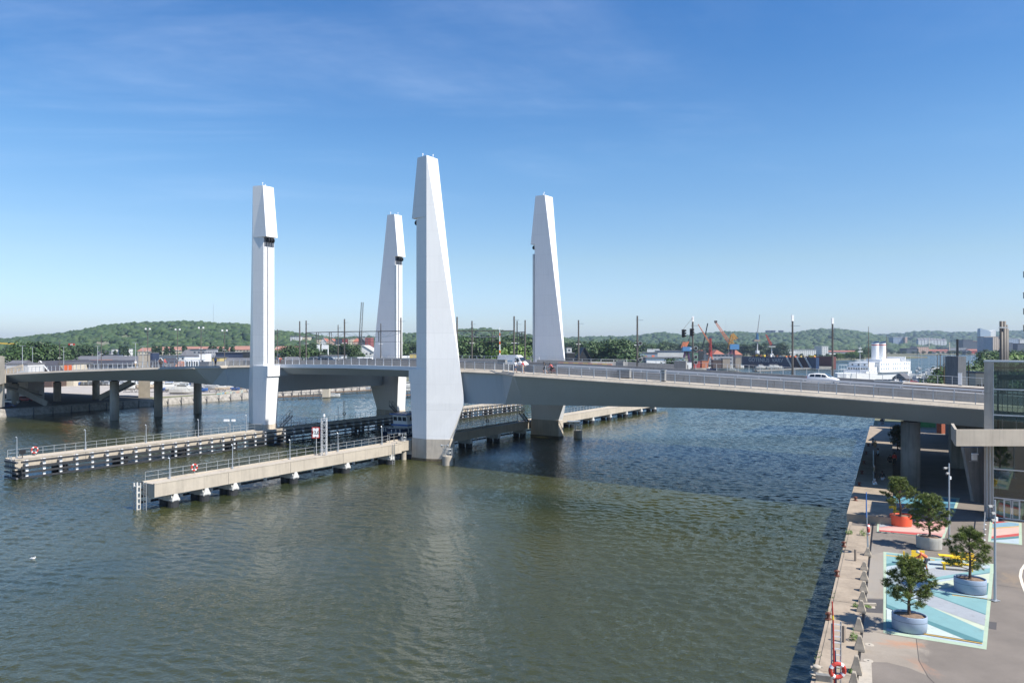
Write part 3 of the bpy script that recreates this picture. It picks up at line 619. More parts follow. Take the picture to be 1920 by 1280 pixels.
# ---- towers: plan corners R (outer ridge), A, C (away side), D, L (lift side); p runs away from the lift, q towards the middle
def tower(i, label, flip_s, flip_v):
    def T(p, q, z): return B(-42.8 - p if flip_s else p, (W - q) if flip_v else q, z)
    root = thing('bridge_tower', label, 'bridge tower', T(0, 1.5, 0), 'four white lift bridge towers')
    def ring(z, a, qL=.5, qD=3.0, C=None, A=None):
        f = (49 - z) / 35.0
        C = C or (-.1 + 4.7 * f, 3.0); A = A or (.02 + 4.68 * f, .02 + 2.9 * f)
        pts = [T(0, 0, z), T(A[0], A[1], z), T(C[0], C[1], z), T(-a, qD, z), T(-a, qL, z)]
        return pts if not (flip_s ^ flip_v) else pts[::-1]
    mb = MB(); lower = [(14.0, 2.52, None, None), (39.2, 2.5, None, None)]
    mb.loft([ring(14.7, 2.5), ring(39.2, 2.5)]); mb.build('shaft', M['steel_white'], root)
    mb = MB(); mb.loft([ring(39.2, 3.4, .4, 3.06), ring(49.0, 2.3)]); mb.build('head', M['steel_white'], root)
    mb = MB(); mb.loft([ring(3.55, 3.2, .35, 3.05, (3.1, 3.05), (3.3, 1.7)), ring(9.3, 3.5, .3, 3.1, (5.25, 3.1), (5.25, 3.05)), ring(13.9, 3.8, .3, 3.1, (4.65, 3.0), (4.68, 2.9)), ring(14.7, 3.8, .3, 3.1)]); mb.build('lower_leg', M['steel_white'], root)
    mb = MB(); mb.loft([ring(-1.5, 3.3, .2, 3.2, (3.2, 3.2), (3.4, 1.6)), ring(3.54, 3.25, .25, 3.15, (3.2, 3.15), (3.4, 1.65))]); mb.build('concrete_base', M['base_concrete'], root)
    mb = MB(); mb.loft([ring(-1.4, 3.36, .14, 3.26, (3.26, 3.26), (3.46, 1.58)), ring(.42, 3.34, .17, 3.24, (3.26, 3.24), (3.46, 1.6))]); mb.build('tide_mark', paint('tide_stain', (.13, .105, .07), rough=.6, var=.35, scale=1.2), root)
    # recess and sheave under the head, guide rails down the lift face
    def bx(mb, p0, p1, q0, q1, z0, z1, m=0): mb.loft([[T(p0, q0, z), T(p1, q0, z), T(p1, q1, z), T(p0, q1, z)] for z in (z0, z1)], m)
    mb = MB(); bx(mb, -2.56, -2.5, .62, 2.9, 37.4, 39.15); mb.build('sheave_recess', paint('recess_dark', (.10, .11, .13), rough=.5), root)
    mb = MB()
    for q in (1.2, 1.75, 2.3): mb.tube(T(-3.0, q - .12, 38.6), T(-3.0, q + .12, 38.6), .42, .42, 14)
    mb.build('sheave_wheel', M['black'], root)
    mb = MB()
    for q, wd, dp in ((.75, .22, .14), (1.15, .1, .08), (1.62, .3, .2), (2.15, .1, .08), (2.68, .26, .14)): bx(mb, -2.5 - dp, -2.49, q - wd / 2, q + wd / 2, 15.0, 37.3)
    mb.build('guide_rail', M['steel_white'], root)
    mb = MB()
    for q in (1.38, 1.9): bx(mb, -2.53, -2.495, q - .12, q + .12, 15.1, 37.3)
    mb.build('rail_groove', paint('groove_grey', (.28, .29, .32), rough=.5), root)
    mb = MB()
    for pp, qq in ((-1.6, 1.0), (-.6, 2.4)): mb.tube(T(pp, qq, 49), T(pp, qq, 49.55), .04, .04, 6); mb.tube(T(pp, qq, 49.5), T(pp, qq, 49.72), .1, .07, 6)
    mb.build('warning_light', M['white'], root)
    # lifting bracket just below the deck at the lift side
    mb = MB(); bx(mb, -3.95, -3.7, .28, 3.14, 12.7, 14.72); mb.build('bearing_bracket', M['steel_white'], root)
    if flip_v:
        mb = MB(); bx(mb, -2.9, -2.55, 2.9, 3.12, 15, 37.2)
        mb.build('cable_ladder', M['galv'], root)
    # pedestrian stair and gallery round the base
    mb = MB()
    z1 = 3.0
    for k in range(9): bx(mb, -3.4 - .0, -4.3, 3.6 + k * .28, 3.85 + k * .28, z1 + .2 * k, z1 + .2 * k + .06)
    for pp in (-3.45, -4.3):
        mb.beam(T(pp, 3.6, z1), T(pp, 6.0, z1 + 1.9), .1, .22); mb.beam(T(pp, 3.6, z1 + 1.05), T(pp, 6.0, z1 + 2.95), .05)
        for k in range(4): mb.beam(T(pp, 3.6 + .8 * k, z1 + .63 * k), T(pp, 3.6 + .8 * k, z1 + 1.05 + .63 * k), .05)
    mb.build('access_stair', M['galv'] if not flip_v else M['timber'], root)
    return root
tower(1, 'tallest looking white faceted tower, nearest, in front of the deck edge', False, False)
tower(2, 'leftmost white tower with bright lit rail face and dark sheave recess', True, False)
tower(3, 'farthest white tower, behind the deck between the left and nearest towers', True, True)
tower(4, 'white tower behind the deck right of the nearest one, grey leaning face', False, True)
# ---- pier columns of the approaches
def column(s, v, zb_, zt, r=1.05, label='', oval=1.0):
    p = B(s, v, zb_); root = thing('bridge_pier', label, 'bridge pier', p, 'concrete columns under the bridge')
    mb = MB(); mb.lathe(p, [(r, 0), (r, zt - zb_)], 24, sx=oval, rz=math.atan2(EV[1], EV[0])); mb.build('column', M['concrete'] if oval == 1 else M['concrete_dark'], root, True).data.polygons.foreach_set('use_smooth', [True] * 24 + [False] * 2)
    mb = MB(); mb.lathe((p.x, p.y, zt), [(r * .7, 0), (r * .7, .35)], 16); mb.build('bearing', M['rubber'], root)
    return root
for v, l in ((9.3, 'nearest round grey column standing in the river left of the left tower'), (20.9, 'middle of three round columns standing in the river, with dark waterline'), (32.4, 'round column in the river closest to the left tower')):
    column(-107.8, v, -1.5, zb(-107.8) - .36, 1.05, l)
for s, v, l in ((-160, 9.3, 'leftmost round column on the shaded left bank beside the pale stair wall'), (-160, 20.9, 'round column on the shaded left bank, second from the pale stair wall'), (-160, 32.4, 'round column on the left bank, in front of the sloping stair flight'), (-176, 21, 'small looking round column on the left bank behind the leftmost one')):
    column(s, v, 1.7, zb(s) - .36, 1.05, l)
column(68.2, 5.2, 1.9, zb(68) - .3, 1.02, 'massive oval concrete pier on the near quay under the bridge', 1.15)
# dark end wall under the right end of the bridge
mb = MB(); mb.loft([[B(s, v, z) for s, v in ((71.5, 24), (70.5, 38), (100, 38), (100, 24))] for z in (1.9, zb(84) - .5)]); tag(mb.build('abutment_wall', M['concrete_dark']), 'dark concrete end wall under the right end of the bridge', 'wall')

# ---- masts, gantries and lamps on the deck
mast_group = 'dark steel masts on the bridge deck'
def mast(x, v, ytop, label, r=.17, arm=1, sig=(), cap=False, group=mast_group, mt='mast'):
    s = s_at(x, v); b = B(s, v, zd(s)); zt = CAMZ - (ytop - HZ) / F * b.y
    root = thing('catenary_mast', label, 'mast', b, group)
    mb = MB(); mb.tube(b, (b.x, b.y, zt), r, r * .8, 8); mb.tube(b, (b.x, b.y, b.z + .15), r * 1.9, r * 1.9, 8); mb.build('pole', M[mt], root)
    zz_ = b.z + (zt - b.z) * .92
    if arm:
        mb = MB(); c = V((b.x, b.y, zz_)); mb.beam(c - V(EU) .to_3d() * .55 * arm if False else c - V((EU[0], EU[1], 0)) * .35, c + V((EU[0], EU[1], 0)) * 1.1, .06); mb.build('bracket_arm', M['galv'], root)
        mb = MB(); c = V((b.x, b.y, b.z + (zt - b.z) * .47)); mb.beam(c - V((.5, 0, 0)), c + V((.45, 0, 0)), .16, .1); mb.build('collar', M['white'], root)
    if cap == 2:
        mb = MB(); mb.beam((b.x - .8, b.y, zt), (b.x + .8, b.y, zt), .08); mb.build('cross_arm', M['galv'], root)
        for dx in (-.62, .62): mb = MB(); mb.rbox((b.x + dx, b.y, zt + .05), .34, .3, .42); mb.build('floodlight', M['white'], root)
    elif cap:
        mb = MB(); mb.rbox((b.x, b.y, zt), .32, .32, .9); mb.build('antenna', M['white'], root)
    for dz in sig:
        mb = MB(); c = V((b.x + .45, b.y - .2, b.z + dz)); mb.tube(c - V((0, .06, 0)), c, .34, .34, 16, 1); mb.tube(c - V((0, .12, 0)), c - V((0, .06, 0)), .27, .27, 16, 0); mb.beam(c, V((b.x, b.y, b.z + dz)), .06); mb.build('signal_head', [M['black'], M['galv']], root)
    return root, b, zt
ML = {}
for x, v, yt, l, kw in (
    (1195, 24.2, 592, 'dark mast with two round signals, fourth from the right edge of the bridge', dict(sig=(4.7, 1.9))),
    (1299, 30.5, 603, 'dark mast with a stack of signals left of the orange cranes', dict(sig=(4.1, 2.6, 1.7), cap=True)),
    (1486, 24.0, 602, 'tallest looking dark mast with a white antenna, left of the white car', dict(cap=True)),
    (1561, 30.3, 607, 'dark mast with white antenna cap between the white car and the white ship', dict(cap=True)),
    (1084.8, 36, 600, 'slim mast right of the right rear tower, above the black gabled house', {}),
    (964, 19.9, 592.7, 'tall mast standing behind the white van', {}), (969.5, 38.2, 601.5, 'slim mast just right of the one behind the white van', dict(r=.13)), (984.6, 36.5, 600, 'slim mast left of the right rear tower', dict(arm=0)),
    (857, 16.5, 594, 'mast touching the right edge of the nearest tower', dict(arm=0)), (885, 34.2, 601.5, 'slim mast above the green trees right of the nearest tower', {}),
    (751.6, 13.2, 595.5, 'mast beside the bright edge of the farthest tower', {}), (646, 12.5, 598, 'tall mast at the middle of the lift span gantry', {}), (574, 14.5, 601, 'mast at the left end of the gantry over the lift span', {}),
    (562, 17.5, 602, 'bare mast left of the gantry end', dict(arm=0)), (634, 34, 609, 'slim mast behind the tall middle one on the lift span', dict(r=.13)), (714, 34, 606, 'slim mast in front of the farthest tower', dict(r=.13)), (520, 36, 617, 'slim mast just right of the leftmost tower', dict(r=.12)),
    (421, 36, 621, 'mast with white lamp head nearest to the left tower on the left approach', dict(r=.12, cap=2)), (377, 34, 616, 'tall mast with white lamp head on the left approach', dict(r=.13, cap=2)), (333, 36, 619, 'mast carrying stacked white boxes on the left approach', dict(r=.12, cap=2)),
    (277, 34, 618, 'mast with two white floodlights above the beige stair tower', dict(r=.13, cap=2)), (190, 30, 627, 'tall thin mast above the grey roofs on the left approach', dict(r=.12)), (112, 26, 638, 'thin mast above the brown roofed hall', dict(r=.11))):
    ML[x] = mast(x, v, yt, l, **kw)
def tee(x, v, yt, label):
    s = s_at(x, v); b = B(s, v, zd(s)); zt = CAMZ - (yt - HZ) / F * b.y; root = thing('street_lamp', label, 'street lamp', b, 'slim street lamps on the left approach')
    mb = MB(); mb.tube(b, (b.x, b.y, zt), .1, .07, 7); mb.build('pole', M['galv'], root)
    mb = MB(); mb.beam((b.x - .9, b.y, zt), (b.x + .9, b.y, zt), .22, .1); mb.build('lamp_head', M['galv'], root)
for x, v, yt, l in ((42, 12, 648, 'street lamp at the far left end beside the bushes'), (61, 38, 651, 'street lamp in front of the green trees at far left'), (119.5, 38, 650, 'street lamp just right of the thin mast by the brown hall'), (183, 38, 648, 'street lamp left of the tall thin mast above grey roofs'), (254, 38, 642, 'street lamp left of the beige stair tower'), (268, 39, 649, 'short street lamp right behind the beige stair tower')):
    tee(x, v, yt, l)
def gantry(x0, x1, z_off, label, drop=.9):
    (_, a, za), (_, b, zb2) = ML[x0], ML[x1]; z0 = za - z_off; z1 = zb2 - z_off; p, q = V((a.x, a.y, z0)), V((b.x, b.y, z1)); root = thing('catenary_gantry', label, 'gantry', p, 'overhead wire gantries above the lift span')
    mb = MB(); mb.beam(p, q, .16, .14); mb.build('top_chord', M['mast'], root)
    mb = MB(); L = (q - p).length; n = max(4, int(L / 1.6)); dn = lambda f: V((0, 0, -drop * math.sin(math.pi * f) ** .5 - .25))
    for k in range(n):
        f0, f1 = k / n, (k + 1) / n; u0, u1 = p.lerp(q, f0), p.lerp(q, f1); mb.beam(u0 + dn(f0), u1 + dn(f1), .06)
        mb.beam(u0 if k % 2 else u0 + dn(f0), u1 + dn(f1) if k % 2 else u1, .045)
    mb.build('lattice', M['galv'], root)
    mb = MB(); mb.beam(p - V((0, 0, 2.0)), q - V((0, 0, 2.0)), .05)
    for f in (.28, .62):
        c = p.lerp(q, f); mb.beam(c, c - V((0, 0, 2.0)), .1); mb.beam(c + V((.4, 0, 0)), c + V((.4, 0, -1.8)), .08)
    mb.build('contact_wire', M['mast'], root)
gantry(574, 646, 2.5, 'left gantry beam over the lift span, from the end mast to the tall middle mast')
gantry(646, 751.6, 2.5, 'middle gantry beam crossing in front of the farthest tower')
gantry(857, 964, 2.6, 'gantry beam between the nearest tower and the mast behind the van')
gantry(969.5, 984.6, 2.4, 'short gantry beam between the two slim masts beside the van', .5)
for x, y, Yd in ((1281, 625, 112), (1296, 623, 118)):
    c = Dp(x, y, Yd); root = thing('traffic_signal', ('black signal hanging in the sky left of the stacked signal mast', 'black signal hanging beside the top of the stacked signal mast')[x > 1290], 'signal', c, 'black hanging signals')
    mb = MB(); mb.rbox((c.x, c.y, c.z - .6), .4, .35, 1.2); mb.build('housing', M['black'], root)
    mb = MB()
    for k in range(3): mb.tube((c.x + .1, c.y - .2, c.z - .4 + k * .4), (c.x + .32, c.y - .42, c.z - .36 + k * .4), .13, .14, 8)
    mb.build('visor', M['black'], root)
    mb = MB(); mb.beam((c.x, c.y, c.z + .6), ML[1299][1] + V((0, 0, 9.3)), .035); mb.build('hanger_wire', M['mast'], root)
# raised boom barrier behind the van
s_ = s_at(937, 14.5); b_ = B(s_, 14.5, zd(s_)); root = thing('boom_barrier', 'raised white and red boom barrier pole left of the white van', 'boom barrier', b_)
mb = MB(); zt = CAMZ + 35 / F * b_.y
for k in range(12): mb.tube((b_.x, b_.y, b_.z + 1 + (zt - b_.z - 1) * k / 12), (b_.x, b_.y, b_.z + 1 + (zt - b_.z - 1) * (k + 1) / 12), .14 - .008 * k, .14 - .008 * (k + 1), 6, m=(0 if k % 3 else 1))
mb.build('boom', [M['white'], M['orange']], root); mb = MB(); mb.rbox(b_, .6, .5, 1.15); mb.build('drive_cabinet', M['orange'], root)
# grey cabinets, road works barriers
for x, v, w_, h_, l in ((1163, 23.4, 1.4, 1.5, 'low grey control cabinet left of the signal mast on the deck'), (1170, 2.4, 1.9, 1.25, 'grey cabinet behind the near railing left of the signal mast'), (1244, 1.0, .55, 1.5, 'pair of short dark bollards wide box on the near walkway'), (1276, 34, 2.2, 1.7, 'concrete coloured cabinet on the far barrier left of the stacked signals'), (942, 6.9, 1.5, 1.6, 'dark cabinet in front of the rear of the white van'), (1666, 17.5, 3.4, .95, 'louvred grey vent box on the deck right of the white car'), (1800, 39.4, .5, 1.9, 'white hydrant like post on the far railing near the grey pillar')):
    s_ = s_at(x, v); b_ = B(s_, v, zd(s_) + .01); root = thing('deck_cabinet', l, 'cabinet', b_, 'cabinets on the bridge deck'); rz = math.atan2(EU[1], EU[0])
    mb = MB(); mb.rbox((b_.x, b_.y, b_.z + .1), w_, .6, h_ - .1, rz); mb.build('housing', M['barrier'] if x < 1700 else M['white'], root); mb = MB(); mb.rbox(b_, w_ * .9, .5, .1, rz); mb.build('plinth', M['rubber'], root)
    mb = MB(); mb.rbox((b_.x, b_.y, b_.z + h_), w_ + .1, .7, .06, rz); mb.build('lid', M['galv'], root)
for k in range(11):
    s_ = s_at(1052 + k * 9, 33); b_ = B(s_, 33, zd(s_)); ya = k % 2
    mb = MB(); mb.loft([[(b_.x + dx * EU[0] - dy * EU[1], b_.y + dx * EU[1] + dy * EU[0], b_.z + z) for dx, dy in ((-l, -d), (l, -d), (l, d), (-l, d))] for z, l, d in ((.01, .62, .26), (.2, .6, .2), (.62, .58, .1))])
    tag(mb.build('road_block', paint('block_yellow', (.55, .38, .08)) if ya else paint('block_orange', (.48, .2, .12))), ('yellow plastic road block in the row behind the cyclist' if ya else 'orange plastic road block in the row behind the cyclist'), 'road block', ('yellow' if ya else 'orange') + ' plastic road blocks on the deck')
# ------------------------------------------------------------ guide walls (ship fenders) on both sides of the lift channel
def lamp(p, h, label, r=.07, group='slim lamp posts on the guide walls'):
    root = thing('lamp_post', label, 'lamp post', p, group)
    mb = MB(); mb.tube(p, (p[0], p[1], p[2] + h), r, r * .7, 7); mb.tube(p, (p[0], p[1], p[2] + .25), r * 1.8, r * 1.8, 7); mb.build('pole', M['lamp_pole'], root)
    mb = MB(); mb.tube((p[0], p[1] - .02, p[2] + h), (p[0] - .14, p[1] - .04, p[2] + h + .08), .07, .08, 6); mb.build('lamp_head', M['lamp_pole'], root)
    return root
def lifebuoy(c, ax, label, R_=.36, post=True):
    root = thing('lifebuoy', label, 'lifebuoy', (c[0], c[1], c[2] - 1.0), 'red and white lifebuoys')
    mb = MB(); mb.torus(c, ax, R_, .1, 16, 8, mats=[0, 0, 0, 1]); mb.build('ring', [M['red'], M['white']], root)
    if post: mb = MB(); mb.beam((c[0], c[1] + .1, c[2] - 1), (c[0], c[1] + .1, c[2] + .1), .06); mb.build('holder', M['galv'], root)
    return root
def guide_wall(label, s_front, out, v0, v1, zt, piles, bw=2.4):
    """s_front: face towards the channel; out=+1 when the outer side is at larger s"""
    root = thing('guide_wall', label, 'guide wall', B(s_front, (v0 + v1) / 2, 0), 'concrete and timber guide walls in the river')
    def S(d): return s_front + out * d
    def bx(mb, d0, d1, a, b, z0, z1, m=0): mb.loft([[B(S(d0), v, z0), B(S(d1), v, z0), B(S(d1), v, z1), B(S(d0), v, z1)] for v in (a, b)], m)
    mb = MB(); v = v0
    while v < v1 - .1:
        b = min(v + 9.6, v1); bx(mb, 1.1, 1.1 + bw, v + .02, b - .02, zt - 1.45, zt); v = b
    mb.build('walkway_beam', M['concrete_light'], root)
    mb = MB(); bx(mb, 1.05, 1.3, v0, v1, zt + .002, zt + .14); bx(mb, .9 + bw, 1.13 + bw, v0, v1, zt + .002, zt + .10); mb.build('kerb', M['concrete_light'], root)
    rd = 1.0 + bw if out < 0 else 1.2
    mb = MB(); vs = srange(v0 + .3, v1 - .3, 1.55)
    for k, v in enumerate(vs):
        mb.beam(B(S(rd), v, zt + .1), B(S(rd), v, zt + 1.15), .05)
        if k: 
            for h in (1.15, .65): mb.beam(B(S(rd), vs[k - 1], zt + h), B(S(rd), v, zt + h), .045)
    mb.build('railing', M['galv'], root)
    # fender: four horizontal timbers on white uprights, facing the channel
    for z in (zt - .25, zt - 1.0, zt - 1.75, zt - 2.45):
        mb = MB(); bx(mb, 0, .22, v0 + .4, v1 - .4, z - .13, z + .13); mb.build('fender_beam', M['fender'], root)
    v = v0 + 1.2; up0 = None; n_up = 0
    while v < v1 - 1 and n_up < 60:
        mb = MB(); bx(mb, .24, .5, v - .17, v + .17, zt - 2.6, zt - .05); bx(mb, .5, 1.1, v - .1, v + .1, zt - .6, zt - .2); mb.build('fender_post', M['white'], root); v += 4.1 if out > 0 else 2.25; n_up += 1
    for v in piles:
        mb = MB(); mb.tube(B(S(.6 + bw), v, -1.5), B(S(.6 + bw), v, .75), .62, .62, 14); mb.tube(B(S(1.4), v, -1.5), B(S(1.4), v, .75), .62, .62, 14); mb.build('pile', M['rubber'], root, False)
        mb = MB()
        for k in (-1, 0, 1): mb.loft([[B(S(.9), v + k * .38 - .05, z), B(S(.9 + bw + e), v + k * .38 - .05, z), B(S(.9 + bw + e), v + k * .38 + .05, z), B(S(.9), v + k * .38 + .05, z)] for z, e in ((.74, .25), (zt - 1.45, -.1))])
        bx(mb, .9, 1.15 + bw, v - .5, v + .5, .7, .82); mb.loft([[B(S(.95 + bw), v - .5, .82), B(S(1.2 + bw), v - .5, .82), B(S(1.2 + bw), v + .5, .82), B(S(.95 + bw), v + .5, .82)], [B(S(.95 + bw), v - .2, zt - 1.45), B(S(1.1 + bw), v - .2, zt - 1.45), B(S(1.1 + bw), v + .2, zt - 1.45), B(S(.95 + bw), v + .2, zt - 1.45)]]); mb.build('pile_bracket', M['bracket' if out > 0 else 'rubber'], root)
    return root, S
zt = 3.0
GW1, S1 = guide_wall('nearer pale concrete guide wall with white pile brackets, ending left of the nearest tower', -5.9, 1, -44.6, -3.2, zt, [-42.0, -38.0, -34] + [-24.5 + 9.6 * k for k in range(2)] + [-5.4])
GW3, S3 = guide_wall('shaded guide wall running from the nearest tower past the right rear tower', -7.1, 1, -3.0, 114, zt, [1, 8.5, 17, 26, 35.5] + [47 + 9.6 * k for k in range(7)])
GW2, S2 = guide_wall('farther guide wall with four dark fender timbers, from the left frame edge past the left tower', -36.4, -1, -43.6, 88.5, zt - .35, [-42.4, -37, -28, -18, -8, 4, 14, 24, 33, 43, 53, 63, 73, 83], bw=2.9)
# white end frame and ladder of the nearer wall, ladder at the farther wall's end
def ladder(p, q, wdir, w_=.45, rung=.3, mt='galv', name='ladder', label=None, parent=None, group=None):
    root = thing(name, label, 'ladder', p, group) if not parent else parent
    mb = MB(); wv = V(wdir) * w_ / 2; p, q = V(p), V(q); mb.beam(p - wv, q - wv, .06); mb.beam(p + wv, q + wv, .06)
    n = int((q - p).length / rung); rails = mb.build('ladder_rail' if not parent else 'ladder', M[mt], root); mb = MB()
    for k in range(1, n): c = p.lerp(q, k / n); mb.beam(c - wv, c + wv, .04)
    mb.build('rungs' if not parent else 'ladder_rungs', M[mt], root)
    return root
eu3, ev3 = V((EU[0], EU[1], 0)), V((EV[0], EV[1], 0))
mb = MB(); e0 = -44.8
for z0 in (-.1, .55, 1.2, 1.85, 2.5): mb.loft([[B(-5.4, e0 - .5, z0), B(-4.7, e0 - .5, z0), B(-4.7, e0, z0), B(-5.4, e0, z0)], [B(-5.4, e0 - .5, z0 + .14), B(-4.7, e0 - .5, z0 + .14), B(-4.7, e0, z0 + .14), B(-5.4, e0, z0 + .14)]])
for s in (-5.35, -4.75): mb.beam(B(s, e0 - .45, -.3), B(s, e0 - .45, 3.0), .16)
for s in (-5.35, -4.75): mb.beam(B(s, e0 - .05, -.3), B(s, e0 - .05, 3.0), .12)
mb.build('end_frame', M['bracket'], GW1)
ladder(B(-4.0, -44.75, -.4), B(-4.0, -44.75, 3.2), eu3, .5, parent=GW1)
ladder(B(-38.2, -43.8, -.4), B(-38.2, -43.8, 3.2), eu3, .5, parent=GW2)
mb = MB(); mb.path([B(S2(.3), -43.7, z) for z in (2.3,)] + [B(S2(3.6), -43.7, 2.3)], .12); 
for z in (2.4, 1.65, .9, .2): mb.beam(B(S2(0), -43.75, z), B(S2(3.6), -43.75, z), .24)
mb.build('end_fender', M['timber'], GW2)
ladder(B(-2.3, v_at(737, -2.4), -.3), B(-2.3, v_at(737, -2.4), 3.2), ev3, .5, label='steel ladder hanging down the nearer guide wall beside the nearest tower', name='wall_ladder')
# lamp posts along the walls
for x, yt, l in ((318, 859, 'lamp post nearest the free end of the nearer guide wall'), (436, 834, 'lamp post on the nearer guide wall right of its lifebuoy'), (543.7, 825, 'lamp post on the nearer guide wall left of the sign mast'), (633.7, 812, 'lamp post on the nearer guide wall right of the sign mast'), (716, 800, 'lamp post on the nearer guide wall in front of the ferry')):
    v = v_at(x, S1(1.6)); p = B(S1(1.6), v, zt); lamp(p, CAMZ - (yt - HZ) / F * p.y - zt, l)
for x, yt, l in ((31.7, 820, 'lamp post at the left frame edge on the farther guide wall'), (160, 806, 'lamp post on the farther guide wall, second from the left'), (274, 797, 'lamp post on the farther guide wall, third from the left'), (372, 787, 'lamp post on the farther guide wall, fourth from the left'), (462, 779, 'lamp post on the farther guide wall touching the left tower'), (546, 770, 'lamp post on the shaded farther guide wall just right of the left tower'), (634, 762, 'lamp post on the shaded farther guide wall above the signal mast')):
    v = v_at(x, S2(3.6)); p = B(S2(3.6), v, zt - .35); lamp(p, CAMZ - (yt - HZ) / F * p.y - zt + .35, l)
S1_, S1 = S1, S3
for x, yt, l in ((906, 775, 'dark lamp post on the guide wall between the two right towers'), (970, 766, 'dark lamp post on the guide wall just left of the right rear tower')):
    v = v_at(x, S1(1.6)); p = B(S1(1.6), v, zt); lamp(p, CAMZ - (yt - HZ) / F * p.y - zt, l)
S1 = S1_
v = v_at(65, S2(3.6)); p = B(S2(3.6), v, zt + .45); lifebuoy(p, eu3, 'lifebuoy on the railing of the farther guide wall at the left frame edge', .42)
v = v_at(363, S1(1.2)); p = B(S1(1.35), v, zt + .85); lifebuoy(p, eu3, 'lifebuoy on the nearer guide wall left of its second lamp post', .36)
# camera post and small fittings
v = v_at(431, S2(3.6)); p = B(S2(3.6), v, zt - .35); root = thing('camera_post', 'white twin camera on a post beside the left tower', 'camera post', p)
mb = MB(); mb.beam(p, p + V((0, 0, 2.2)), .1); mb.beam(p + V((0, 0, 1.4)), p + V((.5, 0, 2.1)), .07); mb.beam(p + V((0, 0, 1.4)), p + V((-.5, 0, 2.1)), .07); mb.build('post', M['galv'], root)
for dx, w_ in ((-.6, .9), (.65, .6)): mb = MB(); mb.rbox(p + V((dx, 0, 2.15)), w_, .4, .36); mb.build('housing', M['white'], root)
for x, l in ((42, 'small black floodlight box near the left end of the farther guide wall'),):
    p = B(S2(2.2), v_at(x, S2(2.2)), zt - .35); root = thing('floodlight', l, 'floodlight', p); mb = MB(); mb.rbox(p + V((0, 0, .6)), .8, .3, .6, .5); mb.build('housing', M['black'], root); mb = MB(); mb.beam(p, p + V((0, 0, .7)), .1); mb.build('stand', M['mast'], root)
# ---- clearance sign on a lattice mast
p = B(S1(2.3), v_at(603, S1(2.3)), zt); root = thing('sign_mast', 'white lattice mast with a red bordered clearance sign on the nearer guide wall', 'sign mast', p)
hm = CAMZ - (784 - HZ) / F * p.y - zt; mb = MB(); cs = [(-.34, -.34), (.34, -.34), (.34, .34), (-.34, .34)]; ox = .35
for cx, cy in cs: mb.beam(p + V((ox + cx, cy, 0)), p + V((ox + cx, cy, hm)), .075)
n = 7
for k in range(n):
    z0, z1 = hm * k / n, hm * (k + 1) / n
    for j in range(4):
        a, b = cs[j], cs[(j + 1) % 4]; mb.beam(p + V((ox + a[0], a[1], z0)), p + V((ox + b[0], b[1], z1)), .045); mb.beam(p + V((ox + a[0], a[1], z1)), p + V((ox + b[0], b[1], z1)), .045)
mb.build('lattice', M['rail'], root)
mb = MB(); mb.beam(p + V((-.75, 0, 0)), p + V((-.75, 0, hm * .75)), .06); mb.beam(p + V((-.75, 0, hm * .72)), p + V((0, 0, hm * .72)), .05); mb.beam(p + V((-.75, 0, hm * .35)), p + V((0, 0, hm * .35)), .05); mb.build('sign_post', M['rail'], root)
sc_ = p.y / F; sx, sz = (593.5 - 603) * sc_, CAMZ - (810 - HZ) * sc_; c = V((p.x + sx, p.y - .45, sz)); bw, bh = 7.0 * sc_, 10.2 * sc_
mb = MB(); mb.obox(c, (bw, 0, 0), (0, .03, 0), (0, 0, bh)); bo = mb.build('sign_board', M['red'], root)
mb = MB(); mb.obox(c - V((0, .035, 0)), (bw * .78, 0, 0), (0, .006, 0), (0, 0, bh * .84)); mb.build('sign_face', M['white'], bo)
mb = MB(); y_ = c.y - .046; t_ = bh * .82
for sg in (1, -1): mb.poly([(c.x - bw * .26, y_, c.z + sg * t_), (c.x + bw * .26, y_, c.z + sg * t_), (c.x, y_, c.z + sg * (t_ - bw * .22))])
mb.build('sign_arrow', M['black'], bo)
def text(s, loc, size, m_, rot, parent=None, name='lettering', ext=.01, bold=0.0):
    cu = bpy.data.curves.new(name, 'FONT'); cu.body = s; cu.size = size; cu.align_x = 'CENTER'; cu.align_y = 'CENTER'; cu.extrude = ext; cu.offset = bold; cu.materials.append(M[m_])
    o = bpy.data.objects.new(name, cu); SC.collection.objects.link(o); o.rotation_euler = rot; l = V(loc); q = parent
    while q is not None: l = l - q.location; q = q.parent
    o.location = l
    bpy.context.view_layer.update(); me = bpy.data.meshes.new_from_object(o.evaluated_get(bpy.context.evaluated_depsgraph_get())); n_ = bpy.data.objects.new(name, me); SC.collection.objects.link(n_); n_.rotation_euler = rot; n_.location = l; bpy.data.objects.remove(o)
    if parent: n_.parent = parent
    return n_
text('12,0', (c.x, y_ - .005, c.z), bh * .80, 'black', (math.pi / 2, 0, 0), bo, bold=.012)
mb = MB(); mb.tube(p + V((ox, 0, hm)), p + V((ox, 0, hm + .3)), .05, .05, 6); mb.tube(p + V((ox, 0, hm + .25)), p + V((ox, 0, hm + .6)), .16, .12, 8); mb.build('top_light', M['white'], root)
mb = MB()
for k in range(2): mb.tube(p + V((-.75, -.1, hm * .66 + .55 * k)), p + V((-.75, -.35, hm * .66 + .55 * k)), .2, .22, 10)
mb.build('signal_light', M['black'], root)
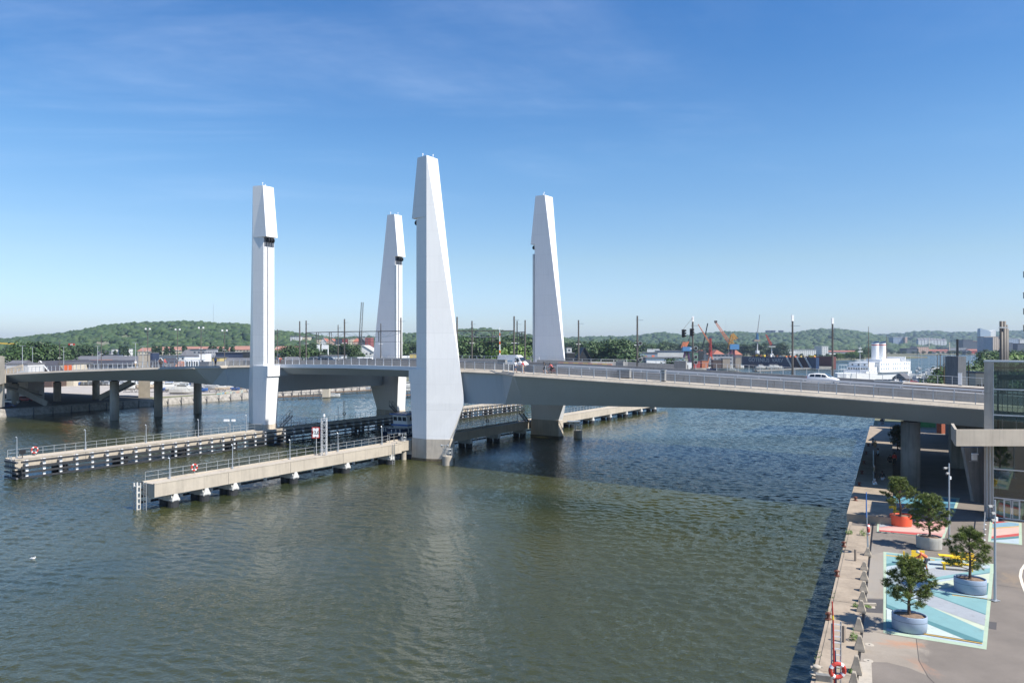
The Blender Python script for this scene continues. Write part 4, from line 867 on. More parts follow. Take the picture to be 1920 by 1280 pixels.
# far lattice poles on the shaded wall
for x, yt, l in ((645.5, 748, 'thin dark lattice pole with a round disc on the shaded farther guide wall'), (914, 776, 'dark pole with a disc on the guide wall between the right towers')):
    Sx = S2(3.6) if x < 700 else S3(1.6); p = B(Sx, v_at(x, Sx), zt - .3); h = CAMZ - (yt - HZ) / F * p.y - zt; root = thing('marker_pole', l, 'marker pole', p); mb = MB()
    for dx in (-.15, .15): mb.beam(p + V((dx, 0, 0)), p + V((dx, 0, h)), .05)
    for k in range(int(h / .5)): mb.beam(p + V((-.15, 0, k * .5)), p + V((.15, 0, k * .5 + .5)), .035)
    mb.build('pole', M['mast'], root); mb = MB(); mb.torus(p + V((0, -.1, 1.35)), (0, 1, 0), .3, .06, 14, 6); mb.build('disc', M['black'], root)
# ---- dolphins: round concrete cells with a rail cage
def dolphin(c, r, zt_, label, plat=False):
    root = thing('mooring_dolphin', label, 'dolphin', c, 'round concrete dolphins beside the towers')
    mb = MB(); mb.lathe((c[0], c[1], -1.5), [(r, 0), (r, zt_ + 1.45), (r * .96, zt_ + 1.5)], 20); mb.build('concrete_cell', M['concrete_light'], root)
    mb = MB()
    for k in range(10): a = k * math.tau / 10; mb.beam((c[0] + r * .9 * math.cos(a), c[1] + r * .9 * math.sin(a), zt_), (c[0] + r * .9 * math.cos(a), c[1] + r * .9 * math.sin(a), zt_ + 1.1), .05)
    for h in (.55, 1.1): mb.torus((c[0], c[1], zt_ + h), (0, 0, 1), r * .9, .028, 16, 5)
    mb.build('rail_cage', M['galv'], root)
    mb = MB(); mb.beam((c[0] - r * .5, c[1], zt_), (c[0] - r * .5, c[1], zt_ + 1.7), .12)
    for dx in (-.55, .45): mb.tube((c[0] - r * .5 + dx, c[1], zt_ + 1.65), (c[0] - r * .5 + dx + .1, c[1] - .3, zt_ + 1.5), .14, .2, 8)
    mb.beam((c[0] - r * .5 - .6, c[1], zt_ + 1.65), (c[0] - r * .5 + .55, c[1], zt_ + 1.65), .08); mb.build('lights', M['galv'], root)
    if plat:
        mb = MB(); mb.rbox((c[0] - .8, c[1], zt_ + 1.75), 2.6, 1.4, .12); mb.rbox((c[0] - .8, c[1], zt_ + 1.2), 1.6, .5, .5); mb.build('service_platform', M['galv'], root)
dolphin(P(839.5, 871.5), .86, 1.45, 'round concrete dolphin with rail cage in front of the nearest tower')
dolphin(P(1083.5, 820.5), .86, 1.5, 'round concrete dolphin in the open water right of the right rear tower', True)
dolphin(P(757, 861.5), .42, 2.6, 'slim concrete post with a rail cage left of the nearest tower')
# ------------------------------------------------------------ planters with pines
def planter(c, r, h, m_, label, oval=.82, rz=-.5, seam=True):
    root = thing('planter', label, 'planter', c, 'large round planters on the quay')
    mb = MB(); prof = [(r * .9, .03), (r * .97, .06), (r, h * .6), (r, h * .7)] if seam else [(r * .97, .03), (r, h * .7)]
    mb.lathe(c, prof + [(r, h - .02), (r * .985, h), (r * .93, h), (r * .92, h - .14)], 40, sy=oval, rz=rz, cap=False); pot = mb.build('pot', M[m_], root, True)
    mb = MB(); mb.lathe(c, [(r * .84, .0), (r * .84, .05)], 28, sy=oval, rz=rz); mb.build('foot', M['rubber'], root)
    if seam:
        mb = MB(); mb.lathe(c, [(r * 1.004, h * .66), (r * 1.004, h * .675)], 40, sy=oval, rz=rz, cap=False); mb.build('seam', M['rubber'], pot)
    mb = MB(); i = len(mb.v); n = 24; rings = []
    for rr in (.93, .6, .3, .05): rings.append([(c[0] + r * rr * math.cos(k * math.tau / n) * math.cos(rz) - r * rr * oval * math.sin(k * math.tau / n) * math.sin(rz), c[1] + r * rr * math.cos(k * math.tau / n) * math.sin(rz) + r * rr * oval * math.sin(k * math.tau / n) * math.cos(rz), c[2] + h - .12 + (.93 - rr) * .1 + R(-.02, .02)) for k in range(n)])
    mb.loft(rings); mb.build('soil', M['soil'], root, True)
def pine(c, height, width, label, seed, lean=(0, 0), nl=40):
    rnd = random.Random(seed); root = thing('pine_tree', label, 'pine tree', c, 'small pine trees in planters'); c = V(c)
    tr = [c + V((0, 0, .6))]; n = 7
    for k in range(1, n + 1): tr.append(c + V((lean[0] * k / n + rnd.uniform(-.06, .06), lean[1] * k / n + rnd.uniform(-.06, .06), .6 + (height - .75) * k / n)))
    mb = MB(); mb.path(tr, [.1 - .011 * k for k in range(n + 1)], 7); mb.build('trunk', M['bark'], root)
    limbs = MB(); tufts = []
    def along(f): 
        x = f * n; k = min(n - 1, int(x)); return tr[k].lerp(tr[k + 1], x - k)
    for k in range(nl):
        f = .2 + .76 * k / nl; o = along(f); a = k * 2.4 + rnd.uniform(-.4, .4); prof = (1 - f) ** .62 * 1.12 if f > .33 else .72 + .7 * (f - .2)
        L = width / 2 * min(1, prof) * rnd.uniform(.72, 1.12) + .12; el = .1 + .75 * f + rnd.uniform(-.15, .15)
        d = V((math.cos(a) * math.cos(el), math.sin(a) * math.cos(el), math.sin(el))); pts = [o]
        for j in range(1, 5): pts.append(o + d * L * j / 4 + V((rnd.uniform(-.05, .05), rnd.uniform(-.05, .05), .10 * (j / 4) ** 2 * L + rnd.uniform(-.03, .03))))
        limbs.path(pts, [.03, .024, .018, .013, .008], 5)
        for j in range(2, 5):
            for _ in range(3 + j):
                q = pts[j] if j == 4 else pts[j].lerp(pts[j + 1], rnd.random()); sd_ = V((rnd.gauss(0, 1), rnd.gauss(0, 1), rnd.gauss(.3, .6))).normalized() * rnd.uniform(.06, .30)
                limbs.tube(q, q + sd_, .008, .005, 4); tufts.append((q + sd_, (sd_.normalized() * .5 + V((0, 0, .8))).normalized()))
    for _ in range(12): q = tr[-1] + V((rnd.gauss(0, .13), rnd.gauss(0, .13), rnd.uniform(-.35, .12))); tufts.append((q, V((0, 0, 1))))
    limbs.build('limbs', M['bark'], root)
    v, f = [], []
    for q, ax in tufts:
        b = ax.orthogonal().normalized(); d2 = ax.cross(b); T_ = 30; L0 = rnd.uniform(.16, .22)
        for j in range(T_):
            ph = rnd.uniform(0, math.tau); th = math.acos(rnd.uniform(-.15, 1)); d = (ax * math.cos(th) + (b * math.cos(ph) + d2 * math.sin(ph)) * math.sin(th)).normalized(); sd2 = d.cross(V((rnd.uniform(-1, 1), rnd.uniform(-1, 1), rnd.uniform(-1, 1)))).normalized() * .0085
            L = L0 * rnd.uniform(.7, 1.1); o = q - ax * rnd.uniform(0, .09); i = len(v); v += [tuple(o - sd2), tuple(o + sd2), tuple(o + d * L + sd2 * .6), tuple(o + d * L - sd2 * .6)]; f.append((i, i + 1, i + 2, i + 3))
    mb = MB(); mb.v = v; mb.f = f; mb.m = [0] * len(f); mb.build('crown', M['needles'], root)
M['blue_pot'] = mat('blue_pot_paint', (.29, .36, .46), .5, var=.05, scale=1.5, streak=.1); M['orange_pot'] = mat('orange_pot_paint', (.78, .115, .045), .5, var=.05, scale=1.5); M['grey_pot'] = mat('grey_pot_concrete', (.40, .385, .34), .85, var=.12, scale=2, streak=.4)
for i, (x, y, w_, h, mt, lp, lt, hw, ln) in enumerate(((1705, 1180, .93, .92, 'blue_pot', 'pale blue planter nearest the water on the striped mural', 'pine tree in the blue planter nearest the viewer', (3.98, 3.1), (.05, 0)),
    (1819, 1109, .96, .95, 'blue_pot', 'pale blue planter under the lamp post at the mural edge', 'pine tree in the blue planter beside the tall lamp post', (4.1, 3.4), (0, 0)),
    (1742, 1027, .95, .98, 'grey_pot', 'bare concrete planter between the two murals', 'pine tree in the bare concrete planter', (4.15, 3.5), (0, 0)),
    (1689, 984, .93, .95, 'orange_pot', 'bright orange planter on the pink mural', 'pine tree in the orange planter, half in the bridge shade', (4.25, 3.6), (-.2, 0)))):
    c = P(x, y, 2.02); planter(c, w_, h, mt, lp, seam=mt == 'blue_pot'); pine(c + V((0, 0, .15)), hw[0] - .1, hw[1], lt, 40 + i * 7, ln, (38, 30, 46, 34)[i])
mb = MB()
for pts in ([(1657, 1187), (1718, 1197), (1723, 1238), (1740, 1268), (1772, 1300)], [(1600, 1176), (1657, 1187)], [(1622, 1121), (1656, 1122)], [(1645, 1012), (1760, 1026), (1850, 1041)], [(1712, 1061), (1714, 1122), (1720, 1196)], [(1870, 1096), (1925, 1104)]):
    for a, b in zip(pts[:-1], pts[1:]):
        a, b = P(*a, 2.0), P(*b, 2.0); d = (b - a).normalized(); n = V((-d.y, d.x, 0)) * .018; z = V((0, 0, .0075 if a.x < 40 else .0075)); mb.poly([a - n + z, b - n + z, b + n + z, a + n + z])
tag(mb.build('asphalt_joint', paint('joint_tar', (.085, .075, .068), rough=.9)), kind='structure')
# ------------------------------------------------------------ yellow furniture
def bench(c, L, rz, label, back=True, bh=.85, table=False):
    root = thing('yellow_bench', label, 'bench', c, 'yellow painted benches on the mural'); ca, sa = math.cos(rz), math.sin(rz)
    def bx(mb, x0, x1, y0, y1, z0, z1): mb.obox((c[0] + ca * (x0 + x1) / 2 - sa * (y0 + y1) / 2, c[1] + sa * (x0 + x1) / 2 + ca * (y0 + y1) / 2, c[2] + (z0 + z1) / 2), (ca * (x1 - x0) / 2, sa * (x1 - x0) / 2, 0), (-sa * (y1 - y0) / 2, ca * (y1 - y0) / 2, 0), (0, 0, (z1 - z0) / 2))
    mb = MB(); 
    for k in range(4): bx(mb, -L / 2, L / 2, -.26 + .13 * k, -.15 + .13 * k, .42, .47)
    mb.build('seat', M['yellow'], root)
    if back:
        mb = MB()
        for k in range(3): bx(mb, -L / 2, L / 2, .27, .31, .52 + (bh - .5) * k / 3, .5 + (bh - .5) * (k + 1) / 3)
        mb.build('backrest', M['yellow'], root)
    for x in (-L / 2 + .12, L / 2 - .2):
        mb = MB(); bx(mb, x, x + .08, -.24, -.16, 0, .42); bx(mb, x, x + .08, .2, .3, 0, bh if back else .42); bx(mb, x, x + .08, -.16, .2, .34, .42); mb.build('leg', M['yellow'], root)
    if table:
        mb = MB(); bx(mb, -L / 2, L / 2, .75, 1.3, .72, .77); mb.build('table_top', M['yellow'], root); mb = MB(); bx(mb, -.3, -.2, .9, 1.1, 0, .72); bx(mb, .4, .5, .9, 1.1, 0, .72); mb.build('table_leg', M['yellow'], root)
bench(P(1796, 1068, 2.03), 2.1, -.32, 'long low yellow bench partly hidden by the pine at the lamp post', back=False, table=True)
bench(P(1718, 1054, 2.03), .95, -.1 + math.pi, 'broad yellow armchair like seat beside the person in orange', bh=1.0)
bench(P(1702, 1056, 2.03), .35, -.4 + math.pi / 2, 'narrow yellow seat panel left of the broad yellow seat', bh=.9)
bench(P(1678, 966, 2.03), .9, .3, 'yellow bench glimpsed behind the pine in the orange planter', bh=.9)
bench(P(1806, 1058, 2.03), 1.6, -.32, 'yellow seat with backrest behind the long low bench', bh=.85)
# ------------------------------------------------------------ lamp posts with floodlights
def flood_pole(p, h, label, nf=2, sx=-1):
    root = thing('floodlight_pole', label, 'lamp post', p, 'tall floodlight poles on the quay'); p = V(p)
    mb = MB(); mb.tube(p, p + V((0, 0, h)), .085, .06, 10); mb.build('pole', M['lamp_pole'], root)
    mb = MB(); mb.rbox(p + V((0, 0, 0)), .5, .4, .03, .3); mb.build('base_plate', M['galv'], root)
    for k in range(nf):
        z = h - .35 - .45 * k; a = p + V((0, 0, z)); b = a + V((sx * (.45 if k == 0 else .25), -.12, -.02)); mb = MB(); mb.beam(a, b, .05); mb.obox(b + V((0, -.06, -.02)), (.13, .04, 0), (-.02, .04, .07), (0, -.09, .05)); mb.build('floodlight', M['barrier'], root)
    mb = MB(); a = p + V((.09, 0, h - 1.25)); mb.rbox(a - V((0, 0, .12)), .14, .14, .26); mb.build('camera', M['white'], root)
flood_pole(P(1779.5, 1010, 2.03), 6.45, 'tall floodlight pole behind the concrete planter, beside the pink mural')
flood_pole(P(1865.5, 1125, 2.03), 6.5, 'tall floodlight pole at the right edge of the striped mural', 3)
p = P(1627, 1038, 2.03); root = thing('flag_pole', 'slim pale blue pole by the water with a lifebuoy on it', 'pole', p); mb = MB(); mb.tube(p, p + V((-.12, 0, 4.9)), .05, .035, 8); mb.tube(p + V((-.1, 0, 2.9)), p + V((-.12, 0, 4.9)), .052, .038, 8, 1); mb.beam(p + V((.1, 0, 0)), p + V((-.04, 0, 2.2)), .04); mb.build('pole', [M['lamp_pole'], M['blue']], root)
lifebuoy(p + V((.02, -.1, 1.95)), (1, -.5, 0), 'lifebuoy hanging on the slim pale blue pole', .34, False)
# ------------------------------------------------------------ rescue stand with ladder, red pole and buoy
p = P(1568, 1300, 2.06); root = thing('rescue_stand', 'metal rescue ladder stand at the quay edge, cut by the bottom of the photo', 'rescue ladder', p)
s1 = p.y / F
def xz(x, y, dy=0): return V(((x - CX) * s1, p.y + dy, CAMZ - (y - HZ) * s1))
mb = MB(); mb.beam(xz(1559, 1300), xz(1559.5, 1168), .06); mb.beam(xz(1576, 1300), xz(1576.5, 1165), .06); mb.build('ladder_rails', M['galv'], root)
mb = MB()
for k in range(11): mb.beam(xz(1559, 1169 + k * 11.4), xz(1576, 1170.5 + k * 11.4), .05)
mb.build('ladder_rungs', M['rail'], root)
mb = MB(); a, b, c_, d_ = xz(1559.3, 1126, -.06), xz(1560.5, 1152, -.06), xz(1561, 1160, -.06), xz(1563.5, 1290, -.06); mb.tube(a, b, .03, .04, 8); mb.tube(b, c_, .045, .045, 8, 1); mb.tube(c_, d_, .04, .04, 8); mb.build('rescue_hook', [M['red'], M['yellow']], root)
mb = MB(); mb.tube(xz(1565, 1218, -.04), xz(1566.5, 1295, -.04), .04, .06, 8); mb.build('life_jacket_cord', M['navy'], root)
lifebuoy(xz(1567, 1253, -.18), (0, 1, .1), 'large lifebuoy on the rescue ladder at the bottom of the photo', .33, False)
# ------------------------------------------------------------ posts, bollards, barrier blocks, cleats
for x, y0, y1, l in ((1604, 1030, 1051, 'square wooden post beside the ring shadow on the coping'), (1582, 1173, 1203, 'square wooden post behind the rescue ladder')):
    p = P(x, y1, 2.06); h = (y1 - y0) * p.y / F; mb = MB(); mb.rbox(p, .13, .13, h, .5); mb.rbox(p + V((0, 0, h)), .11, .11, .02, .5); o = mb.build('wooden_post', paint('post_wood', (.26, .21, .165), rough=.85, streak=.3, scale=4)); tag(o, l, 'post', 'square posts on the coping')
def bollard(c, sc, label, col='rust'):
    root = thing('bollard', label, 'bollard', c, 'iron mooring bollards along the quay')
    mb = MB(); mb.lathe(c, [(.17 * sc, 0), (.15 * sc, .05), (.12 * sc, .2), (.16 * sc, .3), (.19 * sc, .36), (.12 * sc, .42)], 14); mb.build('post', M[col], root, True)
    mb = MB(); mb.beam(V(c) + V((-.26 * sc, 0, .33)), V(c) + V((.26 * sc, 0, .33)), .09); mb.build('cross_bar', M[col], root); mb = MB(); mb.lathe(c, [(.3 * sc, 0), (.3 * sc, .03)], 14); mb.build('base_plate', M[col], root)
M['rust'] = mat('rusted_iron', (.13, .045, .028), .8, var=.4, scale=6)
for x, y, l in ((1580, 1024, 'rusty bollard on the coping below the raised slab'), (1567, 1079, 'rusty bollard on the coping left of the wedge blocks'), (1551, 1160, 'rusty bollard on the coping above the rescue ladder')):
    c = P(x + 2, y, 2.06); bollard(c, .7, l)
c = P(1531, 1262, 2.06); bollard(c, 1.15, 'pale capped bollard at the bottom corner of the quay', 'concrete_light')
for i, (x, y) in enumerate(((1601, 938), (1608, 910), (1613, 888), (1617, 869), (1621, 851), (1625, 836))):
    c = P(x + 3, y, 2.7); bollard(c, .85, 'dark bollard on the raised slab, number %s counted from the sunlit end' % ('one', 'two', 'three', 'four', 'five', 'six')[i] if i else 'dark bollard on the sunlit end of the raised slab')
def wedge(c, h, label):
    root = thing('barrier_block', label, 'barrier block', c, 'concrete wedge blocks along the coping joint'); rz = -.47; ca, sa = math.cos(rz), math.sin(rz)
    def q(x, y, z): return (c[0] + ca * x - sa * y, c[1] + sa * x + ca * y, c[2] + z)
    mb = MB(); mb.loft([[q(-a, -b, z), q(a, -b, z), q(a, b, z), q(-a, b, z)] for z, a, b in ((0, .26, .3), (.12, .255, .28), (h * .5, .17, .2), (h - .04, .085, .14), (h, .07, .12))]); mb.build('block', paint('wedge_concrete', (.33, .285, .225), rough=.9, streak=.25, scale=4), root)
    mb = MB()
    for z in (h * .32, h * .72): o = .012 + (.26 - .19 * z / h); mb.tube(q(o - .03, 0, z), q(o + .004, 0, z), .035, .035, 8)
    mb.build('lifting_hole', M['black'], root)
wl = ('farthest concrete wedge block, at the foot of the pale blue pole', 'concrete wedge block, second from the pale blue pole', 'concrete wedge block, third from the pale blue pole', 'concrete wedge block beside the dark asphalt patch', 'concrete wedge block next to the short kerb stone', 'concrete wedge block behind the short kerb stone', 'concrete wedge block in the tree shadow', 'concrete wedge block beside the weeds and wooden post', 'concrete wedge block on the pale concrete patch', 'concrete wedge block cut by the bottom of the photo')
for i, (x, y, h) in enumerate(((1627, 1041, .62), (1620.5, 1068, .62), (1620.5, 1087, .66), (1619.5, 1108, .68), (1617.5, 1128, .7), (1615, 1146, .7), (1610, 1181, .72), (1612, 1217, .76), (1606, 1260, .86), (1601, 1292, .86))):
    wedge(P(x, y, 2.03), h, wl[i])
p = P(1628, 1134, 2.03); mb = MB(); mb.rbox(p, .95, .16, .14, -.08); tag(mb.build('kerb_stone', M['concrete_light']), 'short pale kerb stone lying beside the wedge blocks', 'kerb stone')
p = P(1545, 1275, 2.06); mb = MB(); mb.rbox(p, .75, .3, .3, -.3); tag(mb.build('stone_block', M['concrete_dark']), 'grey stone block lying beside the rescue ladder foot', 'block')
# ------------------------------------------------------------ weeds in the joints
def weed(c, r, h, label, n=90, m_='leaf_bright'):
    root = thing('weed_plant', label, 'plant', c, 'weeds growing in the quay joints'); mb = MB(); st = MB()
    for k in range(n):
        a = R(0, math.tau); d = r * math.sqrt(random.random()); z = R(.1, 1) * h * (1 - .5 * d / r); o = V(c) + V((d * math.cos(a), d * math.sin(a), z)); e = V((R(-1, 1), R(-1, 1), R(-.2, .8))).normalized() * R(.04, .09); g = e.orthogonal().normalized() * R(.02, .035)
        mb.poly([o - e, o + g, o + e, o - g])
        if k % 6 == 0: st.beam(V(c) + V((d * .3 * math.cos(a), d * .3 * math.sin(a), 0)), o, .008)
    mb.build('foliage', M[m_], root); st.build('stems', M['leaf'], root)
for i, (x, y, r, h, l) in enumerate(((1600, 1201, .22, .75, 'leafy weed by the wooden post behind the rescue ladder'), (1571, 1252, .14, .3, 'small weed near the pale concrete patch'), (1618, 1004, .3, .7, 'bright weed at the corner of the raised slab'), (1604, 1138, .14, .35, 'small dark weed between the wedge blocks'), (1592, 1001, .3, .5, 'weed tuft at the water side of the raised slab'), (1627, 1137, .2, .1, 'flat weed growing beside the kerb stone'), (1596, 1262, .12, .3, 'yellowish weed left of the pale concrete patch'))):
    weed(P(x, y, 2.03), r, h, l, 110 if r > .2 else 60)
M['moss'] = mat('hanging_grass', (.11, .13, .045), .8, var=.4, scale=3)
for i, (t0, t1) in enumerate(((t_of(P(1530, 1262, 2)), t_of(P(1537, 1220, 2))), (t_of(P(1553, 1160, 2)), t_of(P(1562, 1110, 2))), (t_of(P(1574, 1040, 2)), t_of(P(1584, 990, 2))))):
    mb = MB(); c = Q((t0 + t1) / 2, -.2, 1.2)
    for k in range(260):
        o = Q(R(t0, t1), R(-.32, .05), R(1.25, 2.1)); e = V((R(-.5, .5), R(-.5, .5), R(-1, .6))).normalized() * R(.05, .13); g = e.orthogonal().normalized() * .025; mb.poly([o - e, o + g, o + e, o - g])
    tag(mb.build('hanging_grass', M['moss']), ('grass growing on the quay edge beside the rescue ladder', 'grass growing on the quay edge above the rusty bollard by the rescue ladder', 'grass growing on the quay edge below the raised slab')[i], 'plant', 'grass on the quay edge')
# ------------------------------------------------------------ lift tower, landing and stair walls
p0, p1 = P(1845, 970, 2.0), P(1857, 972, 2.0); L0 = V((p0.x, p0.y)); ax = (V((p1.x + 10, p1.y - 7.0)) - V((p1.x, p1.y))).normalized(); ay = V((-ax.y, ax.x)); 
def LT(a, b, z): return V((L0.x + ax.x * a + ay.x * b, L0.y + ax.y * a + ay.y * b, z))
root = thing('lift_tower', 'glazed lift tower with concrete side walls at the right end of the bridge', 'lift tower', LT(2, 1.5, 2)); ztop = 16.95; GW = 3.15
def lbx(mb, a0, a1, b0, b1, z0, z1, m=0): mb.loft([[LT(a0, b0, z), LT(a1, b0, z), LT(a1, b1, z), LT(a0, b1, z)] for z in (z0, z1)], m)
for a0, a1 in ((0, .68), (.68 + GW, 1.36 + GW)):
    mb = MB(); z = 1.95
    for z in np.arange(1.95, ztop - .1, 3.0): lbx(mb, a0, a1, 0, 3.4, z + .01, min(z + 2.99, ztop - .02))
    mb.build('side_wall', M['concrete'], root)
mb = MB(); lbx(mb, -.05, 1.41 + GW, -.06, 3.45, ztop - .015, ztop + .12); mb.build('roof', M['galv'], root)
zs = [2.05, 3.95, 6.7, 9.45, 11.85, 14.3, ztop - .02]
mb = MB()
for z in zs: lbx(mb, .7, .66 + GW, .12, .22, z, z + .11)
for a in (.7, .6 + GW): lbx(mb, a, a + .07, .1, .2, 2.06, ztop - .03)
mb.build('glazing_frame', M['rail'], root)
for k, z in enumerate(zs[:-1]):
    mb = MB(); 
    if k == 0:
        continue
    if k == 3: cuts = (.78, 1.5, 2.6, .6 + GW)
    elif k == 4: cuts = (.78, .6 + GW)
    else: cuts = (.78, .6 + GW)
    for a, b in zip(cuts[:-1], cuts[1:]): lbx(mb, a, b - .05, .15, .17, z + .11, zs[k + 1])
    mb.build('glass_pane', M['glass'], root)
for a0, a1 in ((.78, 1.55), (2.9, .58 + GW)): mb = MB(); lbx(mb, a0, a1, .15, .17, 2.1, 3.95); mb.build('glass_pane', M['glass'], root)
for a in (1.62, 2.26):
    mb = MB(); lbx(mb, a, a + .06, .14, .2, 2.1, 3.9); lbx(mb, a + .5, a + .56, .14, .2, 2.1, 3.9); lbx(mb, a + .06, a + .5, .14, .2, 3.84, 3.9); lbx(mb, a + .06, a + .5, .14, .2, 2.1, 2.2); d = mb.build('door', M['rail'], root); mb = MB(); lbx(mb, a + .06, a + .5, .16, .18, 2.2, 3.84); mb.build('door_glass', M['glass'], d)
mb = MB(); lbx(mb, 1.56, 1.62, .12, .22, 2.1, 3.95); lbx(mb, 2.82, 2.88, .12, .22, 2.1, 3.95); mb.build('door_frame', M['rail'], root)
mb = MB()
for a in (1.0, 3.3): lbx(mb, a, a + .14, 1.6, 1.74, 2.1, ztop - .4)
for z in (4, 6.7, 9.4, 12.0, 14.3, 16.3): lbx(mb, .8, .6 + GW, 1.6, 1.72, z, z + .14)
lbx(mb, 1.1, 3.3, 1.8, 2.0, 15.2, 15.7)
mb.build('shaft_steel', M['mast'], root)
mb = MB()
for a in np.arange(.95, .55 + GW, .42): lbx(mb, a, a + .05, 2.6, 2.66, 11.95, 14.2)
lbx(mb, .8, .6 + GW, 2.55, 2.7, 14.2, 14.32); lbx(mb, .8, .6 + GW, .4, 3.2, 11.5, 11.75); mb.build('landing_rail', M['mast'], root)
mb = MB(); lbx(mb, 1.25, 3.2, 1.85, 3.1, 4.2, 6.5); mb.build('lift_car', M['glass'], root)
mb = MB(); mb.tube(LT(.25, -.07, 2), LT(.25, -.07, 9.4), .05, .05, 8); mb.tube(LT(.5, -.07, 2), LT(.5, -.07, 9.4), .05, .05, 8); mb.build('drain_pipe', M['galv'], root)
mb = MB(); mb.tube(LT(1.05 + GW, -.05, 12.6), LT(1.05 + GW, -.35, 12.55), .08, .1, 8); mb.build('camera', M['white'], root)
# landing parapet in front of the lift
zt_, zb_ = CAMZ - 157 * 67 / F, CAMZ - 188 * 67 / F; x0 = (1793 - CX) / F * 67; x1 = x0 + 12
root = thing('stair_landing', 'pale concrete landing parapet crossing in front of the lift tower', 'landing', (x0 + 4, 69, zb_))
mb = MB(); mb.box(x0, x1, 67, 67.25, zb_, zt_); mb.build('front_parapet', M['concrete_light'], root)
mb = MB(); a, b = V((x0 + .02, 67.27, 0)), V((x0 + 2.75, 72.5, 0)); n = V((.89, -.45, 0)) * .25; mb.loft([[p + V((0, 0, z)) for p in (a, a + n + V((0, .12, 0)), b + n, b)] for z in (zb_ + .02, zt_ - .02)]); mb.build('side_parapet', M['concrete_light'], root)
mb = MB(); mb.prism([(x0 + .35, 67.27), (x1, 67.27), (x1, 69.6), (x0 + 5.0, 72.2), (x0 + 2.95, 72.2)], zb_ + .03, zb_ + .3); mb.build('landing_slab', M['concrete'], root)
# leaning concrete stair wall below the landing
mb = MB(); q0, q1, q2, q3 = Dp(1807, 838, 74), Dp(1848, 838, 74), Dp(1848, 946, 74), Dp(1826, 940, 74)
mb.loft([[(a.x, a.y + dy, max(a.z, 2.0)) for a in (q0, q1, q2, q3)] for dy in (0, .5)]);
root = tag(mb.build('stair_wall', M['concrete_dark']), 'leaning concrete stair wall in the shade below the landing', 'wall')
c = Dp(1828, 852, 73.2); root = thing('wall_lamp', 'white square floodlight box on the leaning stair wall', 'lamp', c); mb = MB(); mb.rbox(c, .55, .3, .12); mb.rbox(c + V((0, .1, -.55)), .5, .1, .5); mb.build('housing', M['white'], root); mb = MB(); mb.beam(c + V((-.4, .3, -.7)), c + V((.42, .3, -.7)), .04); mb.beam(c + V((.42, .3, -.7)), c + V((.42, .3, .7)), .04); mb.build('bracket', M['galv'], root)
a, b = P(1845, 1012, 2.0), P(1848, 966, 2.0); root = thing('handrail', 'sloping white handrail on the ground left of the lift door', 'handrail', a); mb = MB(); mb.beam(a + V((0, 0, .95)), b + V((0, 0, .95)), .06)
for k in range(6): q = a.lerp(b, k / 5); mb.beam(q, q + V((0, 0, .95)), .04)
mb.build('rail', M['galv'], root)
for k in range(6): q = a.lerp(b, k / 5); mb = MB(); mb.rbox(q, .2, .2, .05); mb.build('foot_plate', M['white'], root)
# cluster of tall dark steel tubes behind the lift, dark pillar and posts behind the deck
root = thing('steel_mast_cluster', 'cluster of tall dark steel tubes rising behind the lift tower', 'mast cluster', B(86, 24, 11))
for x, yt, Yd, r in ((1877.5, 602, 86, .19), (1883, 602, 90, .19), (1887, 609, 97, .16), (1889.5, 617, 104, .14)):
    c = Dp(x, yt, Yd); mb = MB(); mb.tube((c.x, c.y, 10.5), c, r, r, 12); mb.build('steel_tube', M['mast'], root, True)
c = Dp(1883, 614, 85.7); mb = MB(); mb.beam(c - V((.62, 0, 0)), c + V((.45, 0, 0)), .12); mb.build('clamp_bar', M['galv'], root)
mb = MB(); a, b = Dp(1796.5, 668, 134), Dp(1812, 714, 134); mb.loft([[(x, y, z) for x, y in ((a.x, 134), (Dp(1811.5, 668, 134).x, 134), (Dp(1811.5, 668, 134).x, 138), (a.x, 138))] for z in (1.8, a.z)])
tag(mb.build('concrete_pillar', paint('old_pillar', (.16, .165, .17), rough=.9, streak=.4)), 'lone dark grey rectangular pillar behind the far railing near the lift tower', 'pillar')
for x, yt, Yd, r, m_, l in ((1795, 636, 150, .3, 'mast', 'thick dark timber post left of the lone grey pillar'), (1787, 665, 140, .07, 'galv', 'thin pale mast left of the thick dark post'), (1770, 668, 160, .12, 'wood', 'brown mast among the moored boats, left of the grey pillar'), (1816, 676, 150, .1, 'wood', 'orange brown mast just right of the grey pillar'), (1763, 664, 190, .12, 'wood', 'brown mast, second from the left in the marina'), (1757.5, 664, 200, .1, 'wood', 'brown mast, leftmost in the marina'), (1784, 664, 210, .06, 'white', 'thin white yacht mast beside the pale one')):
    c = Dp(x, yt, Yd); zb0 = 1.5; root = thing('mast_pole', l, 'mast', (c.x, c.y, zb0), 'masts standing in the marina'); mb = MB(); mb.tube((c.x, c.y, zb0), c, r, r * .7, 8); mb.build('pole', M[m_], root); mb = MB(); mb.beam(c - V((.5, 0, c.z * .2)), c + V((.5, 0, -c.z * .2)), .05); mb.build('yard', M[m_], root)
